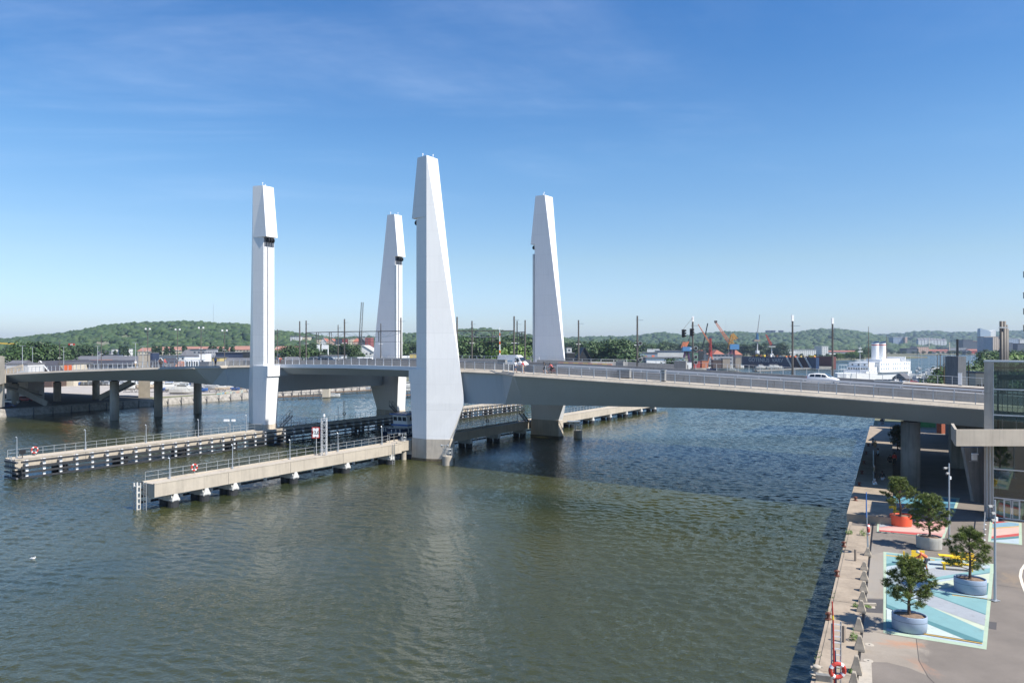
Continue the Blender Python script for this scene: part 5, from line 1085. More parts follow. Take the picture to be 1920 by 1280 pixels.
# edge of a high rise at the right frame edge: balconies stacked one above another
root = thing('balcony_tower', 'high rise at the right frame edge, only its dark balcony ends showing', 'building', (96, 132, 2))
ex = lambda x, Y: (x - CX) / F * Y
mb = MB(); mb.prism([(ex(1924, 134), 134), (ex(1924, 134) + 12, 134), (ex(1924, 134) + 18, 148), (ex(1926, 148), 148)], 20, 60); mb.build('wall', M['concrete_dark'], root)
for y in (509, 548, 578, 609):
    z = CAMZ - (y - HZ) / F * 132; mb = MB(); mb.box(ex(1918.9, 132), ex(1934, 132), 132, 132.12, z - .2, z); b_ = mb.build('balcony_slab', M['mast'], root); mb = MB(); mb.box(ex(1919.2, 132), ex(1934, 132), 132.02, 132.1, z - 1.1, z - .22); mb.build('balcony_front', M['glass_dark'], b_)
# hoarding, railings and path behind the bridge on the right bank
a, b = P(1733, 802, 2.0), P(1765, 803, 2.0); root = thing('green_hoarding', 'green hoarding panels seen under the right end of the bridge', 'hoarding', a); mb = MB()
for k in range(7): p = a.lerp(b, k / 7); q = a.lerp(b, (k + .92) / 7); mb.obox((p + q) / 2 + V((0, 2, .9)), (q - p) / 2, (0, .03, 0), (0, 0, .9))
mb.build('panel', paint('hoarding_green', (.06, .24, .07)), root)
mb = MB(); mb.poly([P(x, y, 2.02) for x, y in ((1646, 850), (1646, 792), (1700, 792), (1720, 850))][::-1]); tag(mb.build('quay_path', paint('path_asphalt', (.17, .155, .14), rough=.95)), kind='structure')
c = P(1765, 812, 2.0); root = thing('brick_pillar', 'small red brick kiosk under the right end of the bridge', 'kiosk', c); mb = MB(); mb.rbox(c, 1.1, 1.1, 2.4, .3); mb.build('wall', paint('red_brick', (.30, .09, .05), rough=.9, var=.3, scale=5), root); mb = MB(); mb.rbox(c + V((0, 0, 2.4)), 1.3, 1.3, .12, .3); mb.build('roof', M['rubber'], root)
# long guard board and rail between the raised slab and the shaded promenade
a, b = P(1637.5, 915, 2.02), P(1637.5, 858, 2.02); root = thing('promenade_rail', 'red and grey promenade railing in the shade beside the raised slab', 'railing', a); mb = MB(); mb.beam(a + V((0, 0, 1.1)), b + V((0, 0, 1.1)), .07)
for k in range(12): q = a.lerp(b, k / 11); mb.beam(q, q + V((0, 0, 1.1)), .05)
mb.build('top_rail', M['galv'], root); mb = MB(); mb.beam(a + V((.3, 0, .75)), b + V((.3, 0, .75)), .05, .4); mb.build('rust_board', M['rust'], root)
# ------------------------------------------------------------ people: one skinned body each, clothing, hair and shoes as parts
POSES = {
 'stand': dict(pel=(0, 0, .95), ch=(0, .01, 1.32), nk=(0, .01, 1.48), hd=(0, .03, 1.63), ls=(-.19, 0, 1.43), le=(-.25, 0, 1.15), lh=(-.24, .06, .88), rs=(.19, 0, 1.43), re=(.25, 0, 1.15), rh=(.24, .08, .88), lk=(-.11, .02, .5), lf=(-.12, -.02, .08), rk=(.11, .03, .5), rf=(.13, .0, .08)),
 'walk': dict(pel=(0, 0, .93), ch=(0, .03, 1.3), nk=(0, .04, 1.46), hd=(0, .07, 1.61), ls=(-.19, .03, 1.41), le=(-.24, .14, 1.16), lh=(-.22, .33, 1.0), rs=(.19, .02, 1.41), re=(.25, -.12, 1.15), rh=(.25, -.14, .88), lk=(-.1, -.02, .5), lf=(-.11, -.33, .14), rk=(.1, .16, .52), rf=(.11, .28, .08)),
 'run': dict(pel=(0, 0, .95), ch=(0, .1, 1.3), nk=(0, .14, 1.45), hd=(0, .2, 1.59), ls=(-.19, .12, 1.41), le=(-.26, .0, 1.16), lh=(-.2, .26, 1.12), rs=(.19, .1, 1.41), re=(.26, -.12, 1.2), rh=(.24, .06, 1.02), lk=(-.1, .3, .62), lf=(-.1, .12, .3), rk=(.1, -.05, .5), rf=(.1, -.38, .2)),
 'sit': dict(pel=(0, 0, .52), ch=(0, .03, .9), nk=(0, .06, 1.06), hd=(0, .1, 1.2), ls=(-.19, .04, 1.0), le=(-.25, .12, .74), lh=(-.14, .34, .66), rs=(.19, .04, 1.0), re=(.25, .12, .74), rh=(.14, .34, .66), lk=(-.12, .44, .5), lf=(-.12, .42, .08), rk=(.12, .44, .5), rf=(.14, .46, .08)),
 'bend': dict(pel=(0, -.1, .88), ch=(0, .22, 1.12), nk=(0, .38, 1.2), hd=(0, .52, 1.25), ls=(-.19, .3, 1.17), le=(-.24, .4, .92), lh=(-.2, .6, .86), rs=(.19, .3, 1.17), re=(.24, .4, .92), rh=(.2, .6, .84), lk=(-.11, .0, .46), lf=(-.12, -.08, .08), rk=(.11, .12, .47), rf=(.12, .14, .08)),
 'ride': dict(pel=(0, 0, .98), ch=(0, .22, 1.26), nk=(0, .32, 1.38), hd=(0, .42, 1.5), ls=(-.18, .28, 1.33), le=(-.24, .42, 1.14), lh=(-.22, .6, 1.04), rs=(.18, .28, 1.33), re=(.24, .42, 1.14), rh=(.22, .6, 1.04), lk=(-.1, .34, .78), lf=(-.1, .18, .36), rk=(.1, .26, .58), rf=(.1, .14, .18))}
def skinned(name, verts, edges, rad, m_, parent, sub=2):
    me = bpy.data.meshes.new(name); me.from_pydata(verts, edges, []); o = bpy.data.objects.new(name, me); SC.collection.objects.link(o); o.parent = parent; me.materials.append(m_)
    o.modifiers.new('skin', 'SKIN'); lay = me.skin_vertices[0]
    for i, r in enumerate(rad): lay.data[i].radius = r if hasattr(r, '__len__') else (r, r)
    lay.data[0].use_root = True
    s = o.modifiers.new('sub', 'SUBSURF'); s.levels = 1; s.render_levels = sub
    for md in o.modifiers: 
        if md.type == 'SKIN': md.use_smooth_shade = True
    return o
def person(loc, rz, pose, shirt, legs, hair, label, shoes='black', skin='skin', short=False, h=1.0, group=None):
    q = {k: V(v) for k, v in POSES[pose].items()}; root = thing('person', label, 'person', loc, group)
    hip = lambda s: q['pel'] + V((s * .1, 0, -.04)); fd = V((0, .17, -.035))
    nm = ['pel', 'ch', 'nk', 'hd', 'ls', 'le', 'lh', 'rs', 're', 'rh']; vs = [q[n] for n in nm]; E = [(0, 1), (1, 2), (2, 3), (1, 4), (4, 5), (5, 6), (1, 7), (7, 8), (8, 9)]; rad = [(.15, .11), (.16, .11), .055, (.085, .1), .062, .046, .036, .062, .046, .036]
    hv = (q['hd'] - q['nk']).normalized(); vs.append(q['hd'] + hv * .09); E.append((3, 10)); rad.append(.06)
    for s, k, f in ((-1, 'lk', 'lf'), (1, 'rk', 'rf')):
        i = len(vs); vs += [hip(s), q[k], q[f], q[f] + fd]; E += [(0, i), (i, i + 1), (i + 1, i + 2), (i + 2, i + 3)]; rad += [.095, .062, .042, .035]
    for s, hnd, el in ((-1, 'lh', 'le'), (1, 'rh', 're')):
        b = 6 if s < 0 else 9; d = (q[hnd] - q[el]).normalized(); i = len(vs); vs.append(q[hnd] + d * .09); E.append((b, i)); rad.append((.032, .016)); vs.append(q[hnd] + d * .035 + V((-s * .045, .03, 0))); E.append((b, i + 1)); rad.append(.011)
        for fi in range(3): vs.append(q[hnd] + d * (.165 - .012 * abs(fi - 1)) + V((0, (fi - 1) * .02, 0))); E.append((i, i + 2 + fi)); rad.append(.009)
    skinned('body', vs, E, rad, M[skin], root, 1)
    tv = [q['pel'] + V((0, 0, .02)), q['ch'], q['ch'].lerp(q['nk'], .55), q['ls'], q['ls'].lerp(q['le'], .75 if short else 1), q['rs'], q['rs'].lerp(q['re'], .75 if short else 1)]; te = [(0, 1), (1, 2), (1, 3), (3, 4), (1, 5), (5, 6)]; tr = [(.175, .13), (.185, .135), .085, .085, .068, .085, .068]
    if not short: tv += [q['le'].lerp(q['lh'], .85), q['re'].lerp(q['rh'], .85)]; te += [(4, 7), (6, 8)]; tr += [.048, .048]
    skinned('shirt', tv, te, tr, M[shirt], root)
    pv = [q['pel'] + V((0, 0, .03))]; pe = []; pr = [(.17, .13)]
    for s, k, f in ((-1, 'lk', 'lf'), (1, 'rk', 'rf')):
        i = len(pv); pv += [hip(s), q[k] if not short else hip(s).lerp(q[k], .9)]; pe += [(0, i), (i, i + 1)]; pr += [.115, .085]
        if not short: pv.append(q[k].lerp(q[f], .88)); pe.append((i + 1, i + 2)); pr.append(.062)
    skinned('trousers', pv, pe, pr, M[legs], root)
    hc = q['hd'] + hv * .035 - V((0, .022, 0)); mb = MB(); mb.lathe((0, 0, 0), [(.02, .115), (.07, .1), (.105, .055), (.116, 0), (.1, -.06), (.06, -.1)], 12, sy=1.12); mb.v = [(hc.x + a, hc.y + b - (.03 if c < -.02 else 0), hc.z + c) for a, b, c in mb.v]
    o = MB(); o.v, o.f, o.m = mb.v, mb.f, mb.m; me = bpy.data.meshes.new('hair'); me.from_pydata(o.v, [], o.f); me.materials.append(M[hair]); ho = bpy.data.objects.new('hair', me); SC.collection.objects.link(ho); ho.parent = root
    for f in ('lf', 'rf'):
        a = q[f]; me_ = MB(); me_.loft([[(a.x + x, a.y + y, a.z + z) for x, y in ((-w_, b0), (w_, b0), (w_ * 1.1, (b0 + b1) / 2), (w_ * .6, b1), (-w_ * .6, b1), (-w_ * 1.1, (b0 + b1) / 2))] for z, w_, b0, b1 in ((-.08, .045, -.07, .2), (-.03, .048, -.07, .19), (.0, .04, -.06, .1))])
        m2 = bpy.data.meshes.new('shoe'); m2.from_pydata(me_.v, [], me_.f); m2.materials.append(M[shoes]); so_ = bpy.data.objects.new('shoe', m2); SC.collection.objects.link(so_); so_.parent = root
    root.rotation_euler = (0, 0, rz); root.scale = (h,) * 3
    return root
for n, c in dict(cl_white=(.7, .7, .7), cl_orange=(.62, .13, .05), cl_red=(.5, .05, .05), cl_blue=(.06, .12, .3), cl_lblue=(.35, .5, .65), cl_black=(.02, .02, .022), cl_grey=(.2, .2, .21), cl_khaki=(.33, .27, .18), cl_denim=(.05, .08, .16), hair_dark=(.03, .02, .015), hair_blond=(.35, .23, .1), hair_grey=(.5, .48, .45)).items(): M[n] = mat(n, c, .8, var=.12, scale=5)
pw = P(1736, 1068, 2.03)
person(pw, 1.05, 'bend', 'cl_orange', 'cl_grey', 'hair_grey', 'grey haired person in an orange top bending over a wheeled walker', h=1.0)
# walker / rollator in front of the person
root = thing('walker', 'orange framed wheeled walker beside the bending person', 'walker', P(1727, 1068, 2.03)); c = V(root.location); mb = MB()
for s in (-.28, .28):
    mb.beam(c + V((s, -.3, .15)), c + V((s * .9, .05, .9)), .03); mb.beam(c + V((s, .35, .12)), c + V((s * .9, .05, .62)), .03); mb.beam(c + V((s * .9, .05, .9)), c + V((s * .9, .25, .92)), .035)
mb.beam(c + V((-.27, .08, .55)), c + V((.27, .08, .55)), .03); mb.build('frame', M['orange'], root)
mb = MB(); mb.rbox(c + V((0, .05, .56)), .5, .3, .05); mb.rbox(c + V((0, -.15, .3)), .42, .25, .25); mb.build('seat_bag', M['cl_black'], root)
for s in (-.28, .28):
    for y in (-.3, .36): mb = MB(); mb.torus(c + V((s, y, .12)), (1, .1, 0), .1, .025, 16, 6); mb.tube(c + V((s - .02, y, .12)), c + V((s + .02, y, .12)), .03, .03, 8); mb.build('wheel', M['black'], root)
def on_deck(x, v): s = s_at(x, v); return B(s, v, zd(s) + .012)
dirA = math.atan2(-EU[0], EU[1]) ; dirB = dirA + math.pi
person(on_deck(966, .6), dirA, 'walk', 'cl_white', 'cl_denim', 'hair_dark', 'person in a white top walking on the bridge beside the van', short=True)
person(on_deck(980, .8), dirA, 'walk', 'cl_red', 'cl_khaki', 'hair_blond', 'person in a red top walking on the bridge behind the one in white', short=True)
person(on_deck(1022, .7), dirB, 'run', 'cl_black', 'cl_black', 'hair_dark', 'runner in dark clothes on the near walkway right of the van', short=True)
def bicycle(loc, rz, label, rider=None):
    root = thing('bicycle', label, 'bicycle', loc, 'bicycles on the bridge')
    for y in (-.52, .52):
        mb = MB(); mb.torus((0, y, .34), (1, 0, 0), .32, .025, 18, 6); mb.v = [tuple(V(p) + V(loc)) for p in mb.v]; mb.build('wheel', M['black'], root)
    mb = MB(); 
    for a, b in (((0, -.52, .34), (0, -.1, .34)), ((0, -.1, .34), (0, -.2, .85)), ((0, -.1, .34), (0, .36, .8)), ((0, -.18, .75), (0, .36, .85)), ((0, .52, .34), (0, .36, 1.0)), ((0, -.52, .34), (0, -.18, .75))): mb.beam(V(a) + V(loc), V(b) + V(loc), .035)
    mb.build('frame', M['red'], root); mb = MB(); mb.beam(V((-.24, .4, 1.02)) + V(loc), V((.24, .4, 1.02)) + V(loc), .03); mb.build('handlebar', M['black'], root); mb = MB(); mb.rbox(V((0, -.22, .86)) + V(loc), .12, .24, .06); mb.build('saddle', M['black'], root)
    root.rotation_euler = (0, 0, rz); return root
pb = on_deck(1036, 2.0); bicycle(pb, dirB, 'bicycle under the cyclist in red on the near walkway'); person(pb + V((0, 0, -.02)), dirB, 'ride', 'cl_red', 'cl_black', 'hair_dark', 'cyclist in red riding on the near walkway')
pb = on_deck(523, 5.0); bicycle(pb, dirA, 'bicycle under the rider just right of the left tower'); person(pb, dirA, 'ride', 'cl_orange', 'cl_black', 'hair_dark', 'cyclist in a brownish orange top just right of the left tower')
person(on_deck(302, .8), dirB, 'walk', 'cl_black', 'cl_black', 'hair_dark', 'person in dark clothes walking on the left approach by the beige stair tower')
person(on_deck(309, .8), dirB, 'walk', 'cl_red', 'cl_grey', 'hair_blond', 'person in red walking behind the dark dressed one on the left approach')
person(on_deck(404, .7), dirA, 'stand', 'cl_blue', 'cl_black', 'hair_dark', 'person in navy standing in the tower shadow on the left approach')
person(on_deck(254, .7), dirA, 'walk', 'cl_white', 'cl_khaki', 'hair_grey', 'person in pale clothes on the left approach before the beige stair tower')
for x, y, z, rz, po, sh, lg, hr, l in ((1653, 799, 2.02, .3, 'walk', 'cl_black', 'cl_grey', 'hair_dark', 'person in dark clothes walking on the sunlit path beyond the bridge'), (1656, 796, 2.02, .3, 'walk', 'cl_grey', 'cl_black', 'hair_dark', 'companion walking beside the person on the sunlit path'),
    (1637, 843, 2.02, .6, 'stand', 'cl_white', 'cl_denim', 'hair_dark', 'person in white leaning at the far end of the raised slab'), (1641, 846, 2.02, 2.0, 'stand', 'cl_khaki', 'cl_khaki', 'hair_blond', 'person in tan beside the one in white in the shade'), (1646, 863, 2.02, 1.0, 'stand', 'cl_lblue', 'cl_black', 'hair_dark', 'person in a light blue shirt in the shade under the bridge'),
    (1669, 876, 2.02, 3.0, 'walk', 'cl_black', 'cl_black', 'hair_dark', 'person in black beside the big oval pier'), (1677, 872, 2.02, 3.0, 'stand', 'cl_red', 'cl_black', 'hair_dark', 'person in dark red close to the big oval pier'), (1654.5, 910, 2.02, .2, 'walk', 'cl_black', 'cl_white', 'hair_dark', 'person in a black top and white trousers walking out of the shade'),
    (1639, 899, 2.02, 1.3, 'stand', 'cl_khaki', 'cl_grey', 'hair_grey', 'person standing at the promenade railing in the shade'), (1639, 919, 2.02, -1.2, 'sit', 'cl_white', 'cl_lblue', 'hair_grey', 'person in white sitting at the edge of the shade by the slab')):
    person(P(x, y, z), rz, po, sh, lg, hr, l)
p = P(1640.5, 920, 2.02); mb = MB(); mb.rbox(p, .5, .45, .42, .3); tag(mb.build('seat_block', M['concrete']), 'low concrete seat block under the sitting person in white', 'seat')
# water bird
c = P(62, 1047.5, .02); root = thing('gull', 'white gull floating alone on the water at lower left', 'gull', c); mb = MB(); mb.lathe((0, 0, 0), [(.02, -.3), (.1, -.2), (.15, -.02), (.14, .12), (.07, .22), (.02, .25)], 12, sy=.8)
mb.v = [(c.x + z_, c.y + x_ * .9, c.z + .08 + y_ * .8 + (z_ < -.15) * .05) for x_, y_, z_ in mb.v]; mb.build('body', M['white'], root, True); mb = MB(); mb.lathe((c.x + .24, c.y, c.z + .12), [(.03, 0), (.05, .06), (.055, .13), (.03, .18)], 8); hd_ = mb.build('head', M['white'], root, True); mb = MB(); mb.tube((c.x + .29, c.y, c.z + .24), (c.x + .38, c.y, c.z + .22), .018, .004, 6); mb.build('beak', M['yellow'], hd_)
mb = MB(); mb.loft([[(c.x - .32, c.y - .1 * k, c.z + .14), (c.x + .1, c.y - .12 * k, c.z + .22), (c.x + .05, c.y - .16 * k, c.z + .1), (c.x - .3, c.y - .13 * k, c.z + .1)] for k in (1.0, 1.15)]); mb.loft([[(c.x - .32, c.y + .1 * k, c.z + .14), (c.x + .1, c.y + .12 * k, c.z + .22), (c.x + .05, c.y + .16 * k, c.z + .1), (c.x - .3, c.y + .13 * k, c.z + .1)] for k in (1.0, 1.15)]); mb.build('wing', paint('gull_grey', (.4, .42, .44)), root)
root = [o for o in SC.objects if o.name == 'gull'][0]; root.scale = (.75,) * 3
# ------------------------------------------------------------ road vehicles (x forward, origin on the road)
def car_rings(st):
    return [[(x, -w, zb), (x, -w * 1.0, zm), (x, -w * .97, zbelt), (x, -rw, zr), (x, rw, zr), (x, w * .97, zbelt), (x, w, zm), (x, w, zb)] for x, w, zb, zm, zbelt, rw, zr in st]
HATCH = [(-2.1, .70, .35, .6, .85, .62, .87), (-2.0, .82, .24, .6, .95, .66, 1.05), (-1.75, .86, .2, .6, .96, .62, 1.42), (-1.0, .88, .2, .6, .95, .64, 1.5), (.3, .88, .2, .6, .93, .62, 1.46), (.95, .88, .2, .6, .92, .62, 1.14), (1.3, .87, .2, .6, .90, .7, .97), (1.75, .84, .22, .55, .78, .66, .84), (2.08, .74, .28, .5, .62, .55, .68)]
VAN = [(-2.9, .98, .4, .9, 1.5, .88, 2.5), (-2.8, 1.0, .3, .9, 1.5, .9, 2.62), (1.2, 1.0, .3, .9, 1.5, .86, 2.62), (1.75, 1.0, .3, .9, 1.35, .8, 2.3), (2.25, .99, .3, .9, 1.25, .82, 1.5), (2.75, .95, .32, .8, 1.05, .8, 1.15), (2.95, .86, .4, .7, .85, .7, .9)]
def place(mb, loc): mb.v = [(a + loc[0], b + loc[1], c + loc[2]) for a, b, c in mb.v]; return mb
def wheels(root, xs, w, r=.31):
    for x in xs:
        for s in (-1, 1):
            mb = MB(); mb.tube((x, s * (w - .2), r), (x, s * (w + .005), r), r, r, 18); wh = mb.build('wheel', M['tyre'], root); mb = MB(); mb.tube((x, s * (w - .02), r), (x, s * (w + .012), r), r * .62, r * .58, 12); mb.build('rim', M['galv'], wh)
def car(label, paintm, group=None):
    root = thing('car', label, 'car', (0, 0, 0), group); mb = MB(); mb.loft(car_rings(HATCH)); mb.build('body', M[paintm], root, True).data.polygons.foreach_set('use_smooth', [True] * (8 * 8) + [False] * 2)
    mb = MB()
    for s in (-1, 1):
        def sp(x, f):   # point on the cabin side between belt (0) and roof (1)
            st = HATCH; xs_ = [a[0] for a in st]; w = np.interp(x, xs_, [a[1] * .97 for a in st]); rw = np.interp(x, xs_, [a[5] for a in st]); b = np.interp(x, xs_, [a[4] for a in st]); r_ = np.interp(x, xs_, [a[6] for a in st]); return (x, s * (w + (rw - w) * f + .012), b + (r_ - b) * f)
        for a, b in ((-1.65, -.95), (-.88, -.12), (-.05, .72)): mb = MB(); mb.poly([sp(a, .12), sp(b, .12), sp(b - (.0 if b < .5 else .32), .84), sp(a + (.12 if a < -1.2 else 0), .84)]); mb.build('side_window', M['glass_dark'], root)
    mb = MB(); mb.poly([(1.2, -.72, 1.0), (1.2, .72, 1.0), (.38, .58, 1.46), (.38, -.58, 1.46)]); mb.v = [(a + .02, b, c + .03) for a, b, c in mb.v]; mb.build('windscreen', M['glass_dark'], root)
    mb = MB(); mb.poly([(-2.03, -.6, 1.03), (-2.03, .6, 1.03), (-1.79, .56, 1.38), (-1.79, -.56, 1.38)]); mb.build('rear_window', M['glass_dark'], root)
    for s in (-1, 1):
        mb = MB(); mb.obox((1.98, s * .58, .6), (.09, 0, 0), (0, .14, 0), (-.03, 0, .06)); mb.build('headlight', M['rail'], root); mb = MB(); mb.obox((-2.02, s * .7, .86), (.05, 0, 0), (0, .1, 0), (0, 0, .14)); mb.build('tail_light', M['red'], root); mb = MB(); mb.obox((.55, s * .98, .98), (.06, 0, 0), (0, .1, 0), (0, 0, .06)); mb.build('mirror', M[paintm], root)
    wheels(root, (-1.25, 1.32), .86); mb = MB(); mb.box(-1.9, 1.95, -.8, .8, .16, .3); mb.build('underside', M['black'], root)
    return root
M['car_white'] = mat('car_white', (.74, .74, .74), .18, var=.01, spec=.8); M['car_black'] = mat('car_black', (.02, .022, .028), .15, var=.05, spec=.8); M['car_silver'] = mat('car_silver', (.45, .46, .47), .25, metal=.4, var=.02); M['car_red'] = mat('car_red', (.35, .03, .03), .2, var=.02); M['car_blue'] = mat('car_blue', (.04, .08, .2), .2, var=.02); M['car_grey'] = mat('car_grey', (.13, .135, .14), .2, var=.02)
aS = math.atan2(EU[1], EU[0])
def road(x, v): s = s_at(x, v); return B(s, v, zd(s) + .012)
c = car('white hatchback driving right on the bridge before the antenna masts', 'car_white'); c.location = road(1543, 18.6); c.rotation_euler = (0, 0, aS); c['label'] = 'white hatchback on the deck between the two masts with white antennas'
c = car('dark car on the lift span left of the nearest tower', 'car_black'); c.location = road(613, 12.0); c.rotation_euler = (0, 0, aS)
c = car('dark grey car on the lift span close behind the dark one', 'car_grey'); c.location = road(596, 15.5); c.rotation_euler = (0, 0, aS)
root = thing('van', 'white high roofed delivery van beside the red and white boom pole', 'van', (0, 0, 0)); mb = MB(); mb.loft(car_rings(VAN)); mb.build('body', M['car_white'], root)
mb = MB(); mb.poly([(1.83, -.76, 2.2), (1.83, .76, 2.2), (2.29, .78, 1.5), (2.29, -.78, 1.5)]); mb.v = [(a + .03, b, c_ + .02) for a, b, c_ in mb.v]; mb.build('windscreen', M['glass_dark'], root)
for s in (-1, 1):
    mb = MB(); mb.poly([(1.0, s * .965, 1.52), (2.05, s * .985, 1.45), (1.75, s * .875, 2.05), (1.0, s * .935, 2.1)]); mb.build('side_window', M['glass_dark'], root)
    mb = MB(); mb.obox((2.82, s * .68, .98), (.12, 0, 0), (0, .16, 0), (-.04, 0, .12)); mb.build('headlight', M['rail'], root); mb = MB(); mb.obox((1.75, s * 1.12, 1.5), (.06, 0, 0), (0, .12, 0), (0, 0, .16)); mb.build('mirror', M['black'], root)
mb = MB(); mb.torus((-2.0, -1.005, 1.5), (0, 1, 0), .24, .035, 20, 6)
for k in range(9): mb.obox((-1.5 + k * .24, -1.004, 1.5), (.09, 0, 0), (0, .004, 0), (0, 0, .07 + .03 * (k % 2)))
mb.build('side_decal', paint('van_decal', (.12, .35, .5)), root)
mb = MB(); mb.box(2.7, 3.0, -.85, .85, .35, .75); mb.build('bumper', M['black'], root); wheels(root, (-1.8, 1.95), .99, .36)
root.location = road(962, 10.8); root.rotation_euler = (0, 0, aS); root.scale = (.88,) * 3
# ------------------------------------------------------------ parked cars, small in view (one mesh each)
def small_car(pm):
    mb = MB(); mb.loft(car_rings(HATCH)); st = HATCH
    for s in (-1, 1): mb.poly([(-1.6, s * .83, 1.02), (.75, s * .84, 1.0), (.2, s * .68, 1.38), (-1.5, s * .69, 1.36)], 1)
    mb.poly([(1.0, -.7, 1.03), (1.0, .7, 1.03), (.25, .58, 1.48), (.25, -.58, 1.48)], 1); mb.poly([(-2.04, -.6, 1.03), (-2.04, .6, 1.03), (-1.8, .56, 1.4), (-1.8, -.56, 1.4)], 1)
    for x in (-1.25, 1.32):
        for s in (-1, 1): mb.tube((x, s * .7, .31), (x, s * .89, .31), .31, .31, 10, 2)
    return mb.build('parked_car', [M[pm], M['glass_dark'], M['tyre']])
PC = [small_car(m_) for m_ in ('car_white', 'car_silver', 'car_black', 'car_red', 'car_blue', 'car_grey')]; CN = ['white', 'silver', 'black', 'red', 'dark blue', 'grey']; used = set()
def put_car(loc, rz, k, where, group):
    o = PC[k]
    if k in used: o = dup(o)
    used.add(k); o.location = loc; o.rotation_euler = (0, 0, rz); tag(o, CN[k] + ' car ' + where, 'car', group)
kk = lambda: random.choices(range(6), (5, 3, 2, 1, 1, 2))[0]
for y, x0, x1 in ((718, 70, 240), (722, 118, 235), (714, 60, 280)):
    x = x0
    while x < x1:
        p = P(x, y, 1.83); put_car(p, R(-.1, .1) + 1.2, 3 if abs(x - 75) < 6 and y == 718 else kk(), 'parked in the yard seen under the left approach', 'cars parked under the left approach'); x += R(7.5, 11)
for x, y, a in ((20, 757, .4), (48, 752, .3), (12, 764, .4)): put_car(P(x, y, 1.83), a, kk(), 'parked in deep shade by the pale stair wall', 'cars parked in shade by the stair wall')
for y, xa, xb in ((683, 92, 255), (686, 225, 262), (683, 300, 468), (679, 330, 470), (682, 524, 780), (685, 560, 760), (683, 866, 940), (684, 1000, 1060)):
    x = xa
    while x < xb: put_car(P(x, y + 4, 1.83), R(-.3, .3), kk(), 'parked beyond the railing ' + ('left of the beige stair tower' if x < 260 else 'between stair tower and left tower' if x < 490 else 'behind the lift span' if x < 800 else 'right of the nearest tower'), 'cars parked beyond the bridge deck'); x += R(6, 13)
for y, xa, xb in ((703, 1590, 1720), (706, 1700, 1770)):
    x = xa
    while x < xb: put_car(P(x, y + 14, 2.03), R(-.3, .3), kk(), 'on the quay beyond the bridge by the white ship', 'cars parked beside the white ship'); x += R(9, 16)
# ------------------------------------------------------------ boats
def hull(mb, L, wd, h, m=0, sheer=.3, draft=.5, z0=0.0, n=9):
    rings = []
    for k in range(n):
        f = k / (n - 1); x = -L / 2 + L * f; w_ = wd / 2 * (min(1, .82 + f * .5) if f < .4 else max(.02, (1 - ((f - .4) / .6) ** 2.2))); zt_ = z0 + h + sheer * h * max(0, f - .4) ** 1.5 * 2; kx = max(.02, 1 - max(0, f - .6) * 1.6)
        rings.append([(x, -w_, zt_), (x - (.0), -w_ * .88 * kx, z0 + h * .1), (x, 0, z0 - draft * kx), (x, w_ * .88 * kx, z0 + h * .1), (x, w_, zt_)])
    mb.loft(rings, m); return rings
def make_boat(kind, hullm, name='motor_boat'):
    root = thing(name, 'x', 'boat', (0, 0, 0)); L, wd, h = dict(small=(6, 2.2, .8), cruiser=(9, 3.0, 1.2), yacht=(9.5, 2.9, 1.1))[kind]
    mb = MB(); hull(mb, L, wd, h, draft=.5 if kind != 'yacht' else .9); mb.build('hull', M[hullm], root)
    mb = MB()
    if kind == 'small': mb.loft([[(x, -w_, z) for x, w_ in ()] for z in ()]) if False else mb.box(-.6, 1.2, -.7, .7, h * .9, h + .55)
    elif kind == 'cruiser': mb.loft([[(-2.6, -1.2, z0), (a, -1.1, z0), (a, 1.1, z0), (-2.6, 1.2, z0)] for z0, a in ((h * .9, 2.2), (h + .7, 1.3))]); mb.loft([[(-2.2, -1.0, z0), (a, -.95, z0), (a, .95, z0), (-2.2, 1.0, z0)] for z0, a in ((h + .7, 1.1), (h + 1.5, .5))])
    else: mb.loft([[(-1.8, -.9, z0), (a, -.8, z0), (a, .8, z0), (-1.8, .9, z0)] for z0, a in ((h * .9, 1.8), (h + .45, 1.3))])
    mb.build('cabin', M['boat_white'], root)
    mb = MB()
    if kind == 'small': mb.box(-.3, 1.22, -.72, .72, h + .2, h + .45)
    elif kind == 'cruiser': mb.box(-1.9, 1.0, -1.03, 1.03, h + .95, h + 1.3)
    else: mb.box(-1.4, 1.2, -.93, .93, h + .12, h + .32)
    mb.build('window_band', M['glass_dark'], root)
    if kind == 'yacht':
        mb = MB(); mb.tube((.6, 0, h), (.6, 0, h + 11.5), .08, .05, 6); mb.beam((.6, 0, h + 1.4), (-3.4, 0, h + 1.3), .14); mb.beam((.6, -.5, h + 7.5), (.6, .5, h + 7.5), .05); mb.build('mast', M['rail'], root)
    return root
M['b_hull'] = mat('hull_cream', (.5, .42, .32), .4); M['b_teal'] = mat('hull_teal', (.08, .2, .26), .4)
M['boat_white'] = mat('boat_white', (.55, .55, .53), .35, var=.06)
BT = {k: make_boat(*k) for k in (('small', 'boat_white'), ('cruiser', 'boat_white'), ('yacht', 'boat_white'), ('cruiser', 'navy'), ('small', 'blue'), ('cruiser', 'b_hull'), ('small', 'b_hull'))}; bused = set()
def put_boat(kind, loc, rz, label, group, sc=1.0):
    o = BT[kind]
    if kind in bused: o = dup(o)
    bused.add(kind); o.location = loc; o.rotation_euler = (0, 0, rz); o.scale = (sc,) * 3; o['label'] = label; o['group'] = group
ks = list(BT); bw_ = {('small', 'boat_white'): 'small white motor boat', ('cruiser', 'boat_white'): 'white cabin cruiser', ('yacht', 'boat_white'): 'white sailing yacht', ('cruiser', 'navy'): 'dark hulled cabin cruiser', ('small', 'blue'): 'small blue motor boat', ('cruiser', 'b_hull'): 'cream cabin cruiser', ('small', 'b_hull'): 'small tan motor boat'}
